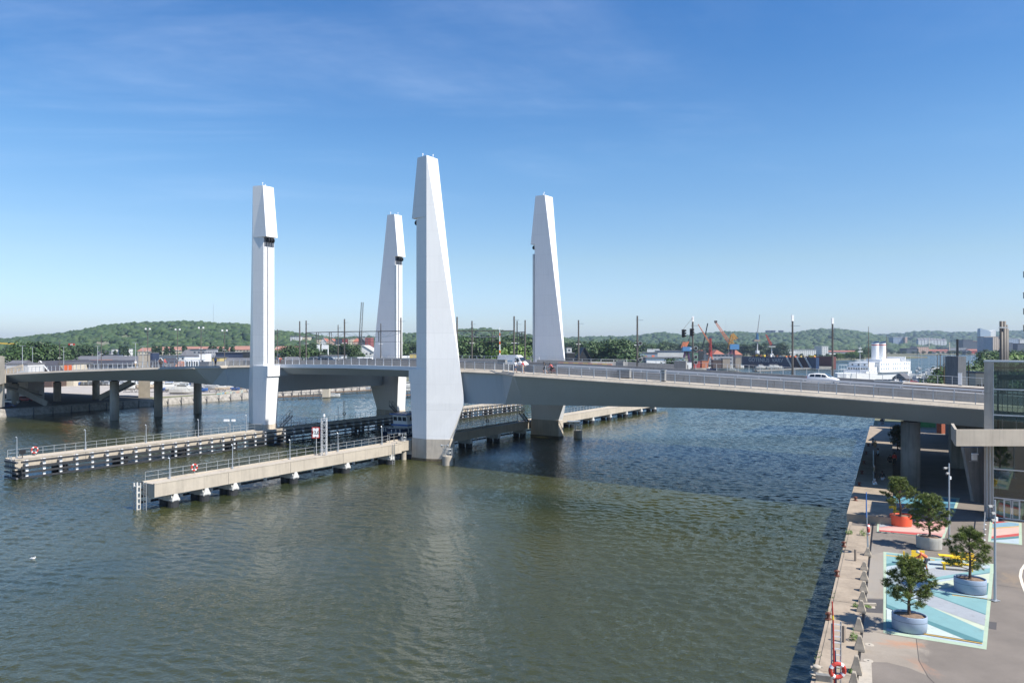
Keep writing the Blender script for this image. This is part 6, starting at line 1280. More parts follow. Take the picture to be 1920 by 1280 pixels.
for i in range(46):
    x = R(1706, 1838); y = R(688, 716); x = max(x, 1700 + (716 - y) * .8); k = random.choices(ks, (3, 3, 4, 2, 1, 1, 1))[0]; put_boat(k, P(x, y + 4, .05), R(-.5, .5) + .9, bw_[k] + ' moored in the right marina', 'boats moored in the right marina', 1.05)
for i in range(20):
    x = R(1255, 1392); y = 690 + R(-2, 4); k = random.choices(ks, (3, 4, 1, 1, 1, 1, 1))[0]; put_boat(k, P(x, y, .05), R(-.4, .4), bw_[k] + ' moored below the shipyard cranes', 'boats moored below the cranes', 1.3)
# boats laid up on the left bank
for x, y, k, a, sc, l in ((345, 739, 1, .1, 1.25, 'white cabin cruiser laid up on land between two bridge columns'), (318, 733, 1, .5, 1.1, 'white cruiser on land just left of the laid up one between columns'), (333, 724, 2, .3, 1.1, 'yacht hull stored on land behind the cruisers'), (303, 727, 0, .9, 1.2, 'small boat stored on land right of the pale concrete wall'), (250, 728, 1, .4, 1.0, 'white boat stored on land left of the pale concrete wall'), (236, 731, 0, .3, 1.3, 'small boat stored on land near the sloping stair'), (386, 729, 2, .2, 1.0, 'yacht hull on land right of the third bridge column'), (401, 731, 1, -.2, 1.0, 'cruiser on land above the sandy bank'), (414, 727, 0, .4, 1.2, 'small boat on land above the graffiti wall'), (428, 730, 1, .1, .9, 'cruiser on land right of the graffiti wall'), (446, 726, 0, .2, 1.1, 'small boat on land next to the left tower'), (458, 729, 1, -.3, .9, 'cruiser on land touching the left tower in the photo'), (360, 720, 1, .3, 1.0, 'white cruiser stored in the second row on land'), (289, 722, 2, .6, 1.0, 'yacht stored on land behind the pale concrete wall'), (765, 726, 1, .2, 1.1, 'white boat seen between the farthest and nearest towers'), (760, 732, 0, .2, 1.2, 'small boat just in front of the white one between the towers')):
    put_boat(ks[k], P(x, y, 1.85) + V((0, 0, .7)) if x < 700 else P(x, y, .05), a, l, 'boats laid up on the left bank' if x < 700 else 'boats between the towers', sc * .82)
put_boat(ks[2], P(715, 732, .05), .05, 'long low white boat beyond the lift span', 'boats between the towers', 1.3)
for i in range(44):
    x = R(238, 468); y = R(716, 735); k = random.choices(ks, (3, 2, 0, 2, 2, 2, 3))[0]; put_boat(k, P(x, y, 1.85) + V((0, 0, .6)), R(-.8, .8), bw_[k] + ' among the laid up boats', 'laid up boats in the yard', R(.6, .95))
# stands under the laid up boats
st0 = None
for i in range(16):
    x = 240 + i * 14.5; p = P(x, 735, 1.83)
    if st0 is None:
        mb = MB(); 
        for a in (-1, 1): mb.beam((a * 1.2, -.8, 0), (a * .9, 0, 1.2), .12); mb.beam((a * 1.2, .8, 0), (a * .9, 0, 1.2), .12)
        mb.beam((-1.2, -.8, .1), (1.2, -.8, .1), .1); mb.beam((-1.2, .8, .1), (1.2, .8, .1), .1); st0 = mb.build('boat_cradle', M['timber']); tag(st0, 'steel boat cradle standing in the yard on the left bank', 'cradle', 'boat cradles on the left bank'); st0.location = p
    else: dup(st0, p, R(-.5, .5))
# ------------------------------------------------------------ ferry in the lift channel
root = thing('ferry', 'blue and white passenger boat passing behind the nearest tower', 'boat', (0, 0, 0)); mb = MB(); hull(mb, 22, 5.8, 1.5, draft=.9, sheer=.55, n=12); mb.build('hull', M['navy'], root)
mb = MB(); rings = []
for zz_, o in ((1.45, 0), (2.5, .06)): rings.append([(-8, -2.6 - o, zz_), (4, -2.7 - o, zz_), (7.5, -2.0 - o, zz_), (7.5, 2.0 + o, zz_), (4, 2.7 + o, zz_), (-8, 2.6 + o, zz_)])
mb.loft(rings); mb.build('saloon', M['navy'], root)
mb = MB()
for sgn in (-1, 1):
    for x in np.arange(-7.6, 10.2, .95):
        w_ = 2.78 if x < 4 else 2.78 - (x - 4) * .28
        mb.beam((x, sgn * w_, 1.55), (x + .14, sgn * (w_ + .04), 2.6), .17)
    mb.beam((-8, sgn * 2.78, 2.6), (4, sgn * 2.82, 2.62), .16, .2); mb.beam((4, sgn * 2.82, 2.62), (10, sgn * .9, 2.95), .16, .2); mb.beam((-8, sgn * 2.78, 1.6), (4, sgn * 2.8, 1.6), .14, .2); mb.beam((4, sgn * 2.8, 1.6), (10.2, sgn * .8, 2.0), .14, .2)
mb.build('bulwark_rail', M['white'], root)
mb = MB(); mb.loft([[(x0, -w_, z) , (x1, -w_ * .9, z), (x1, w_ * .9, z), (x0, w_, z)] for z, x0, x1, w_ in ((2.45, -2.5, 5.2, 2.0), (5.1, -2.5, 5.6, 1.95))]); wh = mb.build('wheelhouse', M['white'], root)
for k in range(3): mb = MB(); y = -1.15 + k * 1.15; mb.obox((5.5, y, 4.3), (.03, 0, 0), (0, .42, 0), (.04, 0, .38)); mb.build('window', M['glass_dark'], wh)
for sgn in (-1, 1):
    for x in (4.2, 2.7, 1.5, .4, -.8): mb = MB(); mb.obox((x, sgn * 1.97, 4.3), (.42, 0, 0), (0, .03, 0), (0, 0, .38)); mb.build('window', M['glass_dark'], wh)
mb = MB(); mb.box(-2.8, 6.1, -2.2, 2.2, 5.1, 5.35); mb.box(-8, -2.6, -2.7, 2.7, 2.52, 2.62); mb.build('roof', M['blue'], root); mb = MB(); mb.box(-2.55, 5.65, -2.03, 2.03, 2.9, 3.2); mb.build('blue_stripe', M['blue'], root)
mb = MB(); mb.tube((1.5, 0, 5.3), (1.5, 0, 7.2), .08, .05, 8); mb.beam((1.5, -.8, 6.3), (1.5, .8, 6.3), .08); mb.rbox((3.5, .8, 5.35), .9, .5, .35); mb.build('mast', M['white'], root)
ang = math.atan2(-EV[1], -EV[0]); root.location = B(-21.7, 23.2, 0); root.rotation_euler = (0, 0, ang + .05); root.scale = (.98,) * 3
# ------------------------------------------------------------ white hotel ship
c = V((195.7, 405.5, 0)); root = thing('hotel_ship', 'large white ship with two tall striped funnels behind the bridge', 'ship', c)
sa_ = math.radians(35); ca, sn = math.cos(sa_), math.sin(sa_)
def SP(x, y, z): return (c.x + ca * x - sn * y, c.y + sn * x + ca * y, z)
def sbox(mb, x0, x1, y0, y1, z0, z1, m=0): mb.loft([[SP(x0, y0, z), SP(x1, y0, z), SP(x1, y1, z), SP(x0, y1, z)] for z in (z0, z1)], m)
# x runs away from the viewer along the quay, y to the left (river side)
mb = MB(); rr = []
for f, w_ in ((-1, .5), (-.9, 3.4), (-.72, 5.6), (-.4, 6.6), (.6, 6.6), (.9, 5.8), (1, 3.6)): rr.append([SP(f * 34, -w_, 4.2), SP(f * 34, -w_ * .85, -.8), SP(f * 34, w_ * .85, -.8), SP(f * 34, w_, 4.2)])
mb.loft(rr); mb.build('hull', M['white'], root)
mb = MB(); sbox(mb, -6, 26, -7.4, 6.6, 4.3, 9.9); dk = mb.build('cabin_block', M['white'], root)
for row, z in ((0, 5.6), (1, 8.1)):
    for k in range(13):
        if k % 5 == 4: continue
        mb = MB(); x = -4.6 + k * 2.35; mb.loft([[SP(x, -7.43, zz_), SP(x + .95, -7.43, zz_), SP(x + .95, -7.39, zz_), SP(x, -7.39, zz_)] for zz_ in (z, z + 1.1)]); mb.build('window', paint('ship_window', (.30, .36, .42), rough=.2), dk)
mb = MB(); 
for x in (-26,): pass
sbox(mb, -14, -6, -6.2, 6.2, 4.25, 7.2); sbox(mb, -13, -6, -5, 6.0, 7.2, 9.6); sbox(mb, -17.5, -14, -6.4, 6.4, 4.25, 5.2); mb.build('bridge_house', M['white'], root)
mb = MB()
for k in range(8): x = -5.2 + k * 1.4; sbox(mb, -14.05, -13.98, x, x + .95, 5.9, 6.7)
for k in range(3): sbox(mb, -13.04, -12.98, -3.5 + k * 3.4, -2.6 + k * 3.4, 8.0, 8.8)
mb.build('bridge_window', M['glass_dark'], root)
mb = MB()
for z in (10.9, 10.4):
    for a, b in (((-6, -7.3), (26, -7.3)), ((26, -7.3), (26, 6.5)), ((-6, 6.5), (26, 6.5)), ((-6, -7.3), (-6, 6.5))): mb.beam(SP(*a, z), SP(*b, z), .1)
for z in (5.9, 8.2):
    for a, b in (((-22, -6.3), (-6, -6.3)), ((-22, 6.3), (-6, 6.3)), ((-22, -6.3), (-22, 6.3))): mb.beam(SP(*a, z), SP(*b, z), .09)
for k in range(14): x = -6 + k * 2.45; mb.beam(SP(x, -7.3, 9.9), SP(x, -7.3, 10.9), .1)
for k in range(7): x = -22 + k * 2.6; mb.beam(SP(x, -6.3, 4.2), SP(x, -6.3, 8.2), .09); mb.beam(SP(x, 6.3, 4.2), SP(x, 6.3, 8.2), .09)
mb.build('deck_rail', M['white'], root)
mb = MB(); sbox(mb, 2, 20, -4.5, 4.5, 9.95, 11.3); sbox(mb, 20.5, 21, -7.2, 6, 9.95, 12.4); mb.build('top_deck_house', M['white'], root)
text('HOTEL', SP(12, -7.5, 10.9), 1.5, 'car_grey', (math.pi / 2, 0, sa_), root, 'ship_name', .05) if False else None
for px_, x in ((1641, 4), (1654, 12.0)):
    mb = MB(); base = V(SP(x, 0, 11.2)); rg = []
    Yf_ = base.y; bx_ = (px_ - CX) / F * Yf_
    for z, r in ((11.0, 1.95), (18.6, 1.9), (18.61, 1.92), (19.1, 1.92), (19.11, 1.9), (19.9, 1.88), (20.5, 1.86)): rg.append([(bx_ + r * math.cos(k * math.tau / 20), Yf_ + r * math.sin(k * math.tau / 20), z + (.55 * -math.cos(k * math.tau / 20) * -1 if z > 20 else 0)) for k in range(20)])
    mb.loft(rg); 
    for fi in range(len(mb.f)): 
        b = fi // 20; mb.m[fi] = 1 if b == 2 else (2 if b >= 5 else 0)
    mb.build('funnel', [M['white'], M['red'], M['navy']], root, False)
for px_, yt, Yd, m_ in ((1628.5, 612, 394, 'wood'), (1662.5, 628, 418, 'wood'), (1612.5, 648, 384, 'white')):
    t_ = Dp(px_, yt, Yd); mb = MB(); mb.tube((t_.x, t_.y, 4.5), t_, .22, .1, 8); 
    if px_ < 1620: mb.rbox((t_.x, t_.y, t_.z - 3.2), 2.2, 1, .5); mb.rbox((t_.x, t_.y, t_.z - 1.6), 1.6, .8, .4)
    mb.build('mast', M[m_], root)
# ------------------------------------------------------------ trees: tapered trunk, limbs and a crown of many leaf clumps
def tree_proto(seed, h, w_, leaf, shape='round', nleaf=900, ls=.5):
    rnd = random.Random(seed); root = thing('broadleaf_tree' if shape != 'poplar' else 'poplar_tree', 'x', 'tree', (0, 0, 0)); mb = MB(); tr = [V((0, 0, 0)), V((.1, 0, h * .3)), V((.0, .1, h * .6)), V((.1, 0, h * .88))]; mb.path(tr, [h * .028, h * .022, h * .013, h * .004], 7)
    cl = []
    for k in range(16):
        f = rnd.uniform(.25, .92); a = k * 2.4; prof = math.sin(math.pi * min(1, (f - .08) / .95)) ** .6 if shape == 'round' else .8 * (1 - f) + .35
        L = w_ / 2 * prof * rnd.uniform(.45, .8); o = V((0, 0, h * f * .85)); e = V((math.cos(a) * L, math.sin(a) * L, h * f)); mb.tube(o, e, h * .009, h * .003, 5); cl.append((e, w_ * rnd.uniform(.17, .27) * (1 if shape == 'round' else .8)))
    for _ in range(9): a = rnd.uniform(0, 6.3); f = rnd.uniform(.45, .93); r_ = w_ * .22 * rnd.random(); cl.append((V((math.cos(a) * r_, math.sin(a) * r_, h * f)), w_ * rnd.uniform(.14, .22)))
    mb.build('trunk', M['bark'], root); v, fa = [], []
    for k in range(nleaf):
        c, r_ = cl[k % len(cl)]; d = V((rnd.gauss(0, 1), rnd.gauss(0, 1), rnd.gauss(0, 1))).normalized(); p = c + V((d.x, d.y, d.z * (.8 if shape == 'round' else 1.4))) * r_ * rnd.uniform(.55, 1.12); nrm = (d + V((rnd.uniform(-.7, .7), rnd.uniform(-.7, .7), rnd.uniform(-.3, .9)))).normalized(); a = nrm.orthogonal().normalized(); b = nrm.cross(a); th = rnd.uniform(0, 3.14); a, b = a * math.cos(th) + b * math.sin(th), b * math.cos(th) - a * math.sin(th); s = ls * rnd.uniform(.6, 1.3); i = len(v)
        v += [tuple(p - a * s), tuple(p - b * s * .6), tuple(p + a * s), tuple(p + b * s * .7)]; fa.append((i, i + 1, i + 2, i + 3))
    mb = MB(); mb.v, mb.f, mb.m = v, fa, [0] * len(fa); mb.build('crown', M[leaf], root); root['h'] = h; root['w'] = w_; return root
TP = {}
for nm, args in dict(mid=(1, 12, 11, 'leaf', 'round', 2800, .40), mid2=(2, 12, 12, 'leaf', 'round', 2800, .40), dark=(3, 12, 11, 'leaf_dark', 'round', 2800, .40), dark2=(5, 12, 10, 'leaf_dark', 'round', 2600, .40), bright=(4, 8, 9, 'leaf_bright', 'round', 2400, .30), poplar=(6, 14, 5, 'leaf_dark', 'poplar', 900, .5), bush=(8, 4, 5, 'leaf', 'round', 700, .3)).items(): TP[nm] = tree_proto(*args)
tused = set()
def tree(kind, x, ytop, ybase, Yd, label, group, wf=1.0, zg=1.8):
    h = CAMZ - (ytop - HZ) / F * Yd - zg
    if h < 1.0: return
    o = TP[kind]; h0 = o['h'] * .97
    if kind in tused: o = dup(o)
    tused.add(kind); s = h / h0; o.location = ((x - CX) / F * Yd, Yd, zg); o.scale = (s * wf, s * wf, s); o.rotation_euler = (0, 0, R(0, 6.28)); o['label'] = label; o['group'] = group
def row(kinds, x0, x1, step, yt, Yd, label, group, jit=2.5, wf=1.0):
    x = x0
    while x <= x1:
        xx = x + R(-step * .25, step * .25); t = yt(xx) if callable(yt) else yt; tree(random.choice(kinds), xx, t + R(-jit, jit), 0, Yd * R(.96, 1.04), label, group, wf * R(.9, 1.15)); x += step * R(.75, 1.2)
row(['dark', 'mid', 'dark2'], 4, 40, 12, 652, 620, 'tree at the far left edge behind the pale roofs', 'trees at the far left')
row(['mid', 'dark', 'mid2'], 48, 112, 13, lambda x: 645 + abs(x - 75) * .18, 350, 'green tree behind the brown gabled hall', 'trees behind the brown hall', 3, 1.1)
row(['dark', 'mid2', 'dark2'], 112, 165, 10, 650, 500, 'dark tree above the grey shed roofs', 'trees above the grey sheds', 3)
row(['poplar'], 168, 236, 11, 655, 700, 'slim tree in the row left of the beige stair tower', 'slim trees left of the beige stair tower')
for i, x in enumerate((228, 237, 289, 299, 312, 323, 346, 395, 404, 413, 424, 436)): tree('poplar', x, 647 + R(-1, 2), 0, 700, 'dark poplar in front of the red roofed apartment blocks', 'poplars before the red roofs', 1.15)
row(['mid', 'dark', 'mid2', 'dark2'], 545, 592, 9, 652, 430, 'tree standing behind the masts on the lift span', 'trees behind the lift span masts', 4, 1.1)
row(['dark', 'mid', 'dark2'], 586, 640, 9, 650, 560, 'tree between the white sign frame and the church spire', 'trees behind the lift span, middle', 4)
row(['dark', 'mid2'], 640, 665, 8, 650, 540, 'tree left of the white gabled office', 'trees by the white office', 3)
row(['dark', 'mid', 'mid2'], 512, 560, 9, 656, 640, 'tree right of the left tower below the hill', 'trees right of the left tower', 3)
row(['dark', 'mid', 'dark2'], 754, 784, 8, 645, 600, 'tree in the gap left of the nearest tower', 'trees left of the nearest tower', 3)
row(['mid', 'dark', 'mid2', 'mid'], 862, 1000, 11, lambda x: 640 + 3 * math.sin(x * .08), 420, 'broad tree in the belt behind the white van', 'tree belt behind the van', 4, 1.15)
row(['dark', 'dark2', 'mid'], 862, 1002, 11, 636, 560, 'tree in the rear belt behind the van', 'rear tree belt behind the van', 4, 1.2)
tree('bright', 950, 655, 0, 300, 'bright yellow green tree right behind the white van', 'bright trees behind the van', 1.2); tree('bright', 977, 662, 0, 300, 'small bright green tree right of the white van', 'bright trees behind the van', 1.0)
row(['dark', 'mid'], 1066, 1110, 11, 645, 620, 'tree above the black gabled house', 'trees above the black house', 3, 1.1)
row(['mid', 'mid2'], 1112, 1176, 10, lambda x: 640 + abs(x - 1145) * .12, 480, 'broad green tree above the blue warehouse', 'trees above the blue warehouse', 2.5, 1.25)
row(['dark', 'dark2', 'mid'], 1172, 1260, 10, 645, 900, 'dark tree behind the long white sheds', 'dark trees behind the sheds', 3, 1.2)
row(['dark', 'dark2'], 1262, 1480, 12.5, 645, 1000, 'dark tree behind the shipyard cranes', 'dark trees behind the shipyard', 3.5, 1.3)
row(['bright', 'mid', 'bright'], 1562, 1620, 7, 661, 900, 'bright waterside tree left of the white ship', 'trees on the shore left of the ship', 2, 1.2)
row(['dark', 'mid'], 1612, 1640, 8, 654, 950, 'darker tree just left of the ship funnels', 'trees on the shore left of the ship', 2, 1.1)
row(['mid', 'dark'], 1480, 1562, 11, 664, 1000, 'low tree on the far shore behind the floating dock', 'low trees behind the dock', 2)
row(['dark', 'mid'], 1632, 1850, 12.5, 659, 1470, 'low tree on the far river bank', 'low trees on the far bank', 1.2, 1.6)
row(['dark', 'mid'], 1540, 1612, 7, 666, 985, 'low tree along the shore behind the dock', 'low shore trees behind the dock', 1.2, 1.5)
row(['mid', 'mid2', 'bright'], 1868, 1935, 11, lambda x: 662, 330, 'tree in the park right of the steel tubes', 'park trees at the right edge', 3, 1.2)
row(['mid', 'bright', 'mid2'], 1855, 1935, 11, lambda x: 672, 240, 'leafy tree behind the lift tower roof', 'trees behind the lift tower', 3, 1.1)
row(['mid', 'dark'], 1840, 1870, 9, 657, 900, 'tree below the grain silo', 'trees below the silo', 2)
row(['mid', 'mid2', 'bright'], 1776, 1845, 13, lambda x: 697 - (x - 1780) * .12, 190, 'leafy tree behind the far railing near the grey pillar', 'trees behind the far railing', 3, 1.2)
for x, y, k, l in ((1277 - 100, 668, 'bush', 'round bush in front of the blue warehouse'), (1181, 668, 'bush', 'second round bush in front of the blue warehouse'), (1262, 675, 'bush', 'dark bush in front of the white shed')): tree(k, x, y, 0, 330 if x > 100 else 215, l, 'bushes beyond the deck', 1.0)
c = P(1765, 800, 2); tree('dark2', 1683, 799, 0, 118, 'dark tree partly hidden behind the big oval pier', 'trees under the bridge', .8)
# ------------------------------------------------------------ buildings
def bld(x0, x1, yt, Yd, dep, wall, label, roof='flat', rc='roof_grey', rise=.25, zg=1.8, name='building', rz=0.0, cat='building', parts=(), group=None):
    a, b = (x0 - CX) / F * Yd, (x1 - CX) / F * Yd; zt_ = CAMZ - (yt - HZ) / F * Yd; wd = b - a; cx_ = (a + b) / 2; root = thing(name, label, cat, (cx_, Yd + dep / 2, zg), group)
    ru = zt_ if roof == 'flat' else zt_ - rise * (zt_ - zg)
    if roof != 'flat' and ru - zg < 1: ru = zg + (zt_ - zg) * .6
    mb = MB(); mb.box(a, b, Yd, Yd + dep, zg, ru); mb.build('wall', M[wall], root); ov = min(.6, wd * .03)
    mb = MB()
    if roof == 'flat': mb.box(a - ov, b + ov, Yd - ov, Yd + dep + ov, ru, ru + max(.35, (zt_ - zg) * .03))
    elif roof == 'hip': mb.loft([[(a - ov, Yd - ov, ru + .003), (b + ov, Yd - ov, ru + .003), (b + ov, Yd + dep + ov, ru + .003), (a - ov, Yd + dep + ov, ru + .003)], [(a + dep * .4, Yd + dep * .45, zt_), (b - dep * .4, Yd + dep * .45, zt_), (b - dep * .4, Yd + dep * .55, zt_), (a + dep * .4, Yd + dep * .55, zt_)]]) if wd > dep else mb.loft([[(a - ov, Yd - ov, ru + .003), (b + ov, Yd - ov, ru + .003), (b + ov, Yd + dep + ov, ru + .003), (a - ov, Yd + dep + ov, ru + .003)], [(cx_ - .2, Yd + dep * .3, zt_), (cx_ + .2, Yd + dep * .3, zt_), (cx_ + .2, Yd + dep * .7, zt_), (cx_ - .2, Yd + dep * .7, zt_)]])
    elif roof == 'long': mb.loft([[(x, Yd - ov, ru + .003), (x, Yd + dep / 2, zt_), (x, Yd + dep + ov, ru + .003)] for x in (a - ov, b + ov)])
    elif roof == 'gable': mb.loft([[(a - ov, y, ru + .003), (cx_, y, zt_), (b + ov, y, ru + .003)] for y in (Yd + .25, Yd + dep + ov)]); 
    mb.build('roof', M[rc], root)
    if roof == 'gable':
        mb = MB(); t_ = wd * .016; mb.loft([[(a - ov, y, ru - t_), (a - ov, y, ru + t_), (cx_, y, zt_ + t_), (cx_, y, zt_ - t_)] for y in (Yd - .5, Yd + .24)]); mb.loft([[(b + ov, y, ru - t_), (b + ov, y, ru + t_), (cx_ + .01, y, zt_ + t_), (cx_ + .01, y, zt_ - t_)] for y in (Yd - .5, Yd + .24)]); mb.build('gable_trim', M['roof_dark' if wall == 'b_black' else 'roof_light'], root)
        mb = MB(); mb.loft([[(a, y, ru + .01), (cx_, y, zt_ - .05), (b, y, ru + .01)] for y in (Yd, Yd + .24)]); mb.build('gable_wall', M[wall], root)
    for p in parts:
        if p[0] == 'band': mb = MB(); mb.box(a + wd * p[2], a + wd * p[3], Yd - .15, Yd - .01, zg + (ru - zg) * p[4], zg + (ru - zg) * p[5]); mb.build(p[6] if len(p) > 6 else 'window_band', M[p[1]], root)
        if p[0] == 'wins':
            _, mm, n, f0, f1, z0, z1 = p
            for k in range(n): mb = MB(); u = a + wd * (f0 + (f1 - f0) * (k + .22) / n); mb.box(u, u + wd * (f1 - f0) / n * .55, Yd - .12, Yd - .01, zg + (ru - zg) * z0, zg + (ru - zg) * z1); mb.build('window', M[mm], root)
    return root
for n, c in dict(roof_grey=(.13, .13, .14), roof_dark=(.045, .045, .055), roof_red=(.34, .12, .075), roof_red2=(.33, .165, .12), roof_light=(.5, .5, .49), b_navy=(.03, .045, .09), b_blue=(.12, .19, .30), b_bluegrey=(.22, .27, .33), b_orange=(.5, .16, .07), b_yellow=(.55, .42, .14), b_brown=(.085, .055, .045), b_black=(.025, .028, .032), b_cream=(.58, .52, .40), b_green=(.10, .2, .12), b_redw=(.38, .06, .05), b_beige=(.52, .46, .36), b_purple=(.12, .04, .12), b_silo=(.30, .25, .20)).items(): M[n] = mat(n, c, .7, var=.12, scale=.15)
for n, c, k in (('w_white', (.62, .62, .60), {}), ('w_cream', (.56, .49, .36), dict(du=4, dv=3)), ('w_peach', (.52, .36, .27), dict(du=4.2, dv=3)), ('w_red', (.30, .07, .06), dict(du=5, dv=3)), ('w_grey', (.30, .31, .33), dict(du=3.4, dv=3.2)), ('w_dark', (.05, .055, .07), dict(du=3, dv=3.2, win=(.12, .15, .18))), ('w_bluegrey', (.28, .34, .42), dict(du=5, dv=3)), ('w_glass', (.30, .38, .46), dict(du=2.6, dv=3.4, fu=.75, fv=.7, win=(.2, .28, .37)))): M[n] = wall_mat(n, c, **k)
A = bld
A(9, 52, 669, 480, 20, 'w_white', 'white building with a blue sign band at the far left', parts=(('band', 'b_blue', .35, .95, .86, 1.02, 'sign_band'),))
A(0, 30, 676, 300, 16, 'w_white', 'pale low building with a grey roof at the left frame edge', 'long', 'roof_grey')
A(12, 52, 683, 225, 8, 'roof_light', 'pale flat roofed shed beside the stair wall at far left')
A(54, 97, 676.5, 300, 34, 'b_brown', 'brown hall with a shallow white edged gable behind the left railing', 'gable', 'roof_dark', .55, parts=(('wins', 'b_bluegrey', 6, .15, .75, .55, .8),))
A(97, 138, 682, 310, 14, 'b_beige', 'low beige shop with an orange and yellow sign right of the brown hall', parts=(('band', 'orange', .55, .95, .55, .95, 'sign_band'),))
A(84, 116, 667, 520, 25, 'b_black', 'black box shaped building behind the brown hall')
A(118, 258, 668, 460, 40, 'w_white', 'long white walled shed with a dark grey roof left of the stair tower', 'long', 'roof_grey', .5)
A(98, 262, 676, 380, 30, 'w_white', 'lower long shed with a charcoal roof left of the stair tower', 'long', 'roof_dark', .6)
A(140, 240, 684, 320, 12, 'w_grey', 'row of glazed garages just behind the left railing')
A(158, 172, 656, 800, 20, 'b_silo', 'small rocky coloured house below the bare hillside', 'hip', 'roof_grey')
A(176, 198, 657, 760, 20, 'w_grey', 'grey house with dark roof below the bare rock', 'hip', 'roof_dark')
A(209, 216, 655, 700, 12, 'w_white', 'white narrow block between slim trees, left one', zg=1.8); A(221, 227, 655, 700, 12, 'w_white', 'white narrow block between slim trees, middle one'); A(232, 237, 654, 700, 12, 'w_white', 'white narrow block between slim trees, right one')
for i, (a, b, y, l) in enumerate(((258, 284, 652, 'cream apartment block with red roof right behind the beige stair tower'), (285, 333, 650, 'long cream apartment block with red roof, second of the row'), (334, 372, 649.5, 'cream apartment block with red roof between the two tall approach masts'), (373, 418, 649.5, 'cream apartment block with red roof behind the tall lamp mast'), (419, 436, 651, 'short cream apartment block with red roof left of the leftmost tower'), (436, 474, 648.5, 'cream apartment block with red roof touching the leftmost tower'))): A(a, b, y, 900, 22, 'w_cream', l, 'long', 'roof_red2', .28)
A(331, 350, 656, 560, 20, 'b_bluegrey', 'grey house with dark slate roof among the poplars', 'hip', 'roof_grey', .5)
A(353, 386, 655, 600, 25, 'w_grey', 'wide grey warehouse behind the tall lamp mast')
A(290, 372, 667, 520, 20, 'w_white', 'long low white shed behind the orange gabled house')
A(285, 318, 671, 420, 18, 'b_orange', 'orange house with a dark roof above the left railing', 'gable', 'roof_dark', .6)
A(240, 256, 675, 330, 12, 'roof_grey', 'grey hip roofed shed left of the beige stair tower', 'hip', 'roof_grey', .5)
A(346, 373, 668, 400, 12, 'white', 'small white house with round windows near the middle of the left railing', parts=(('wins', 'glass_dark', 5, .1, .95, .5, .75),))
A(373, 385, 663, 400, 8, 'white', 'white two storey tower house beside the small white house', parts=(('wins', 'glass_dark', 1, .4, .8, .55, .72),))
A(385, 412, 671, 420, 12, 'b_yellow', 'low yellow building left of the leftmost tower')
A(392, 456, 661, 620, 30, 'b_navy', 'long dark navy roofed hall left of the leftmost tower', parts=(('wins', 'white', 12, .1, .95, .3, .45),))
A(455, 474, 660, 600, 25, 'b_black', 'black roofed block touching the leftmost tower')
A(418, 470, 671, 420, 14, 'roof_grey', 'grey shed roofs just behind the railing by the leftmost tower', 'long', 'roof_grey', .5)
A(278, 286, 662, 420, 8, 'b_navy', 'narrow dark navy tower right of the beige stair tower')
for i in range(46):
    x = R(98, 466) if i < 30 else R(520, 770); y = R(664, 680); w_ = R(8, 26); Yd = 24000 / (y - 640) * R(.62, .72); t_ = random.choice(['flat', 'long', 'long', 'hip']); wm_, rm_ = random.choice(['w_white', 'w_grey', 'b_beige', 'b_bluegrey', 'w_cream', 'b_brown', 'w_white', 'roof_grey']), random.choice(['roof_grey', 'roof_dark', 'roof_dark', 'roof_light', 'roof_red2']); A(x, x + w_, y, Yd, R(8, 16), wm_, 'small ' + dict(w_white='white', w_grey='grey', b_beige='beige', b_bluegrey='blue grey', w_cream='cream', b_brown='brown', roof_grey='dark grey')[wm_] + ' house with ' + dict(roof_grey='grey', roof_dark='black', roof_light='pale', roof_red2='red')[rm_] + ' roof ' + ('below the left hill' if i < 30 else 'behind the lift span'), t_, rm_, .45, name='small_house', group='small houses left' if i < 30 else 'small houses middle')
# beige stair and lift tower at the left bank, both above and below the deck
c0 = B(-146.5, 41.5, 1.8); root = thing('stair_tower', 'plain beige stair tower rising above the deck on the left approach', 'tower', c0); mb = MB(); xa, xb = Dp(259.5, 700, 240).x, Dp(281.5, 700, 240).x; xc, xd = Dp(264, 700, 246).x, Dp(281, 700, 246).x; mb.prism([(xa, 240), (xb, 240), (xd, 246), (xc, 246)], 1.8, CAMZ - 17 * 240 / F); mb.build('wall', M['concrete_light'], root); mb = MB(); mb.prism([(xa - .1, 239.9), (xb + .1, 239.9), (xd + .1, 246.1), (xc - .1, 246.1)], CAMZ - 17 * 240 / F, CAMZ - 16 * 240 / F); mb.build('cap', M['concrete'], root)
def flight(p, q, wd, h, label):
    root = thing('stair_flight', label, 'stair', p); mb = MB(); mb.beam(p, q, .3, h); mb.build('parapet', M['concrete'], root); o = V((0, wd, 0)); mb = MB(); mb.beam(p + o * .5 - V((0, 0, h * .3)), q + o * .5 - V((0, 0, h * .3)), wd, .3); mb.build('flight', M['concrete_dark'], root)
flight(Dp(246, 716, 226), Dp(186, 746, 214), 2.2, 1.6, 'sloping concrete stair flight under the left approach'); flight(Dp(6, 722, 205), Dp(72, 738, 212), 2.2, 1.5, 'upper flight of the stair by the pale wall at far left'); flight(Dp(34, 730, 206), Dp(88, 757, 206), 2.2, 1.5, 'lower flight of the stair by the pale wall at far left')
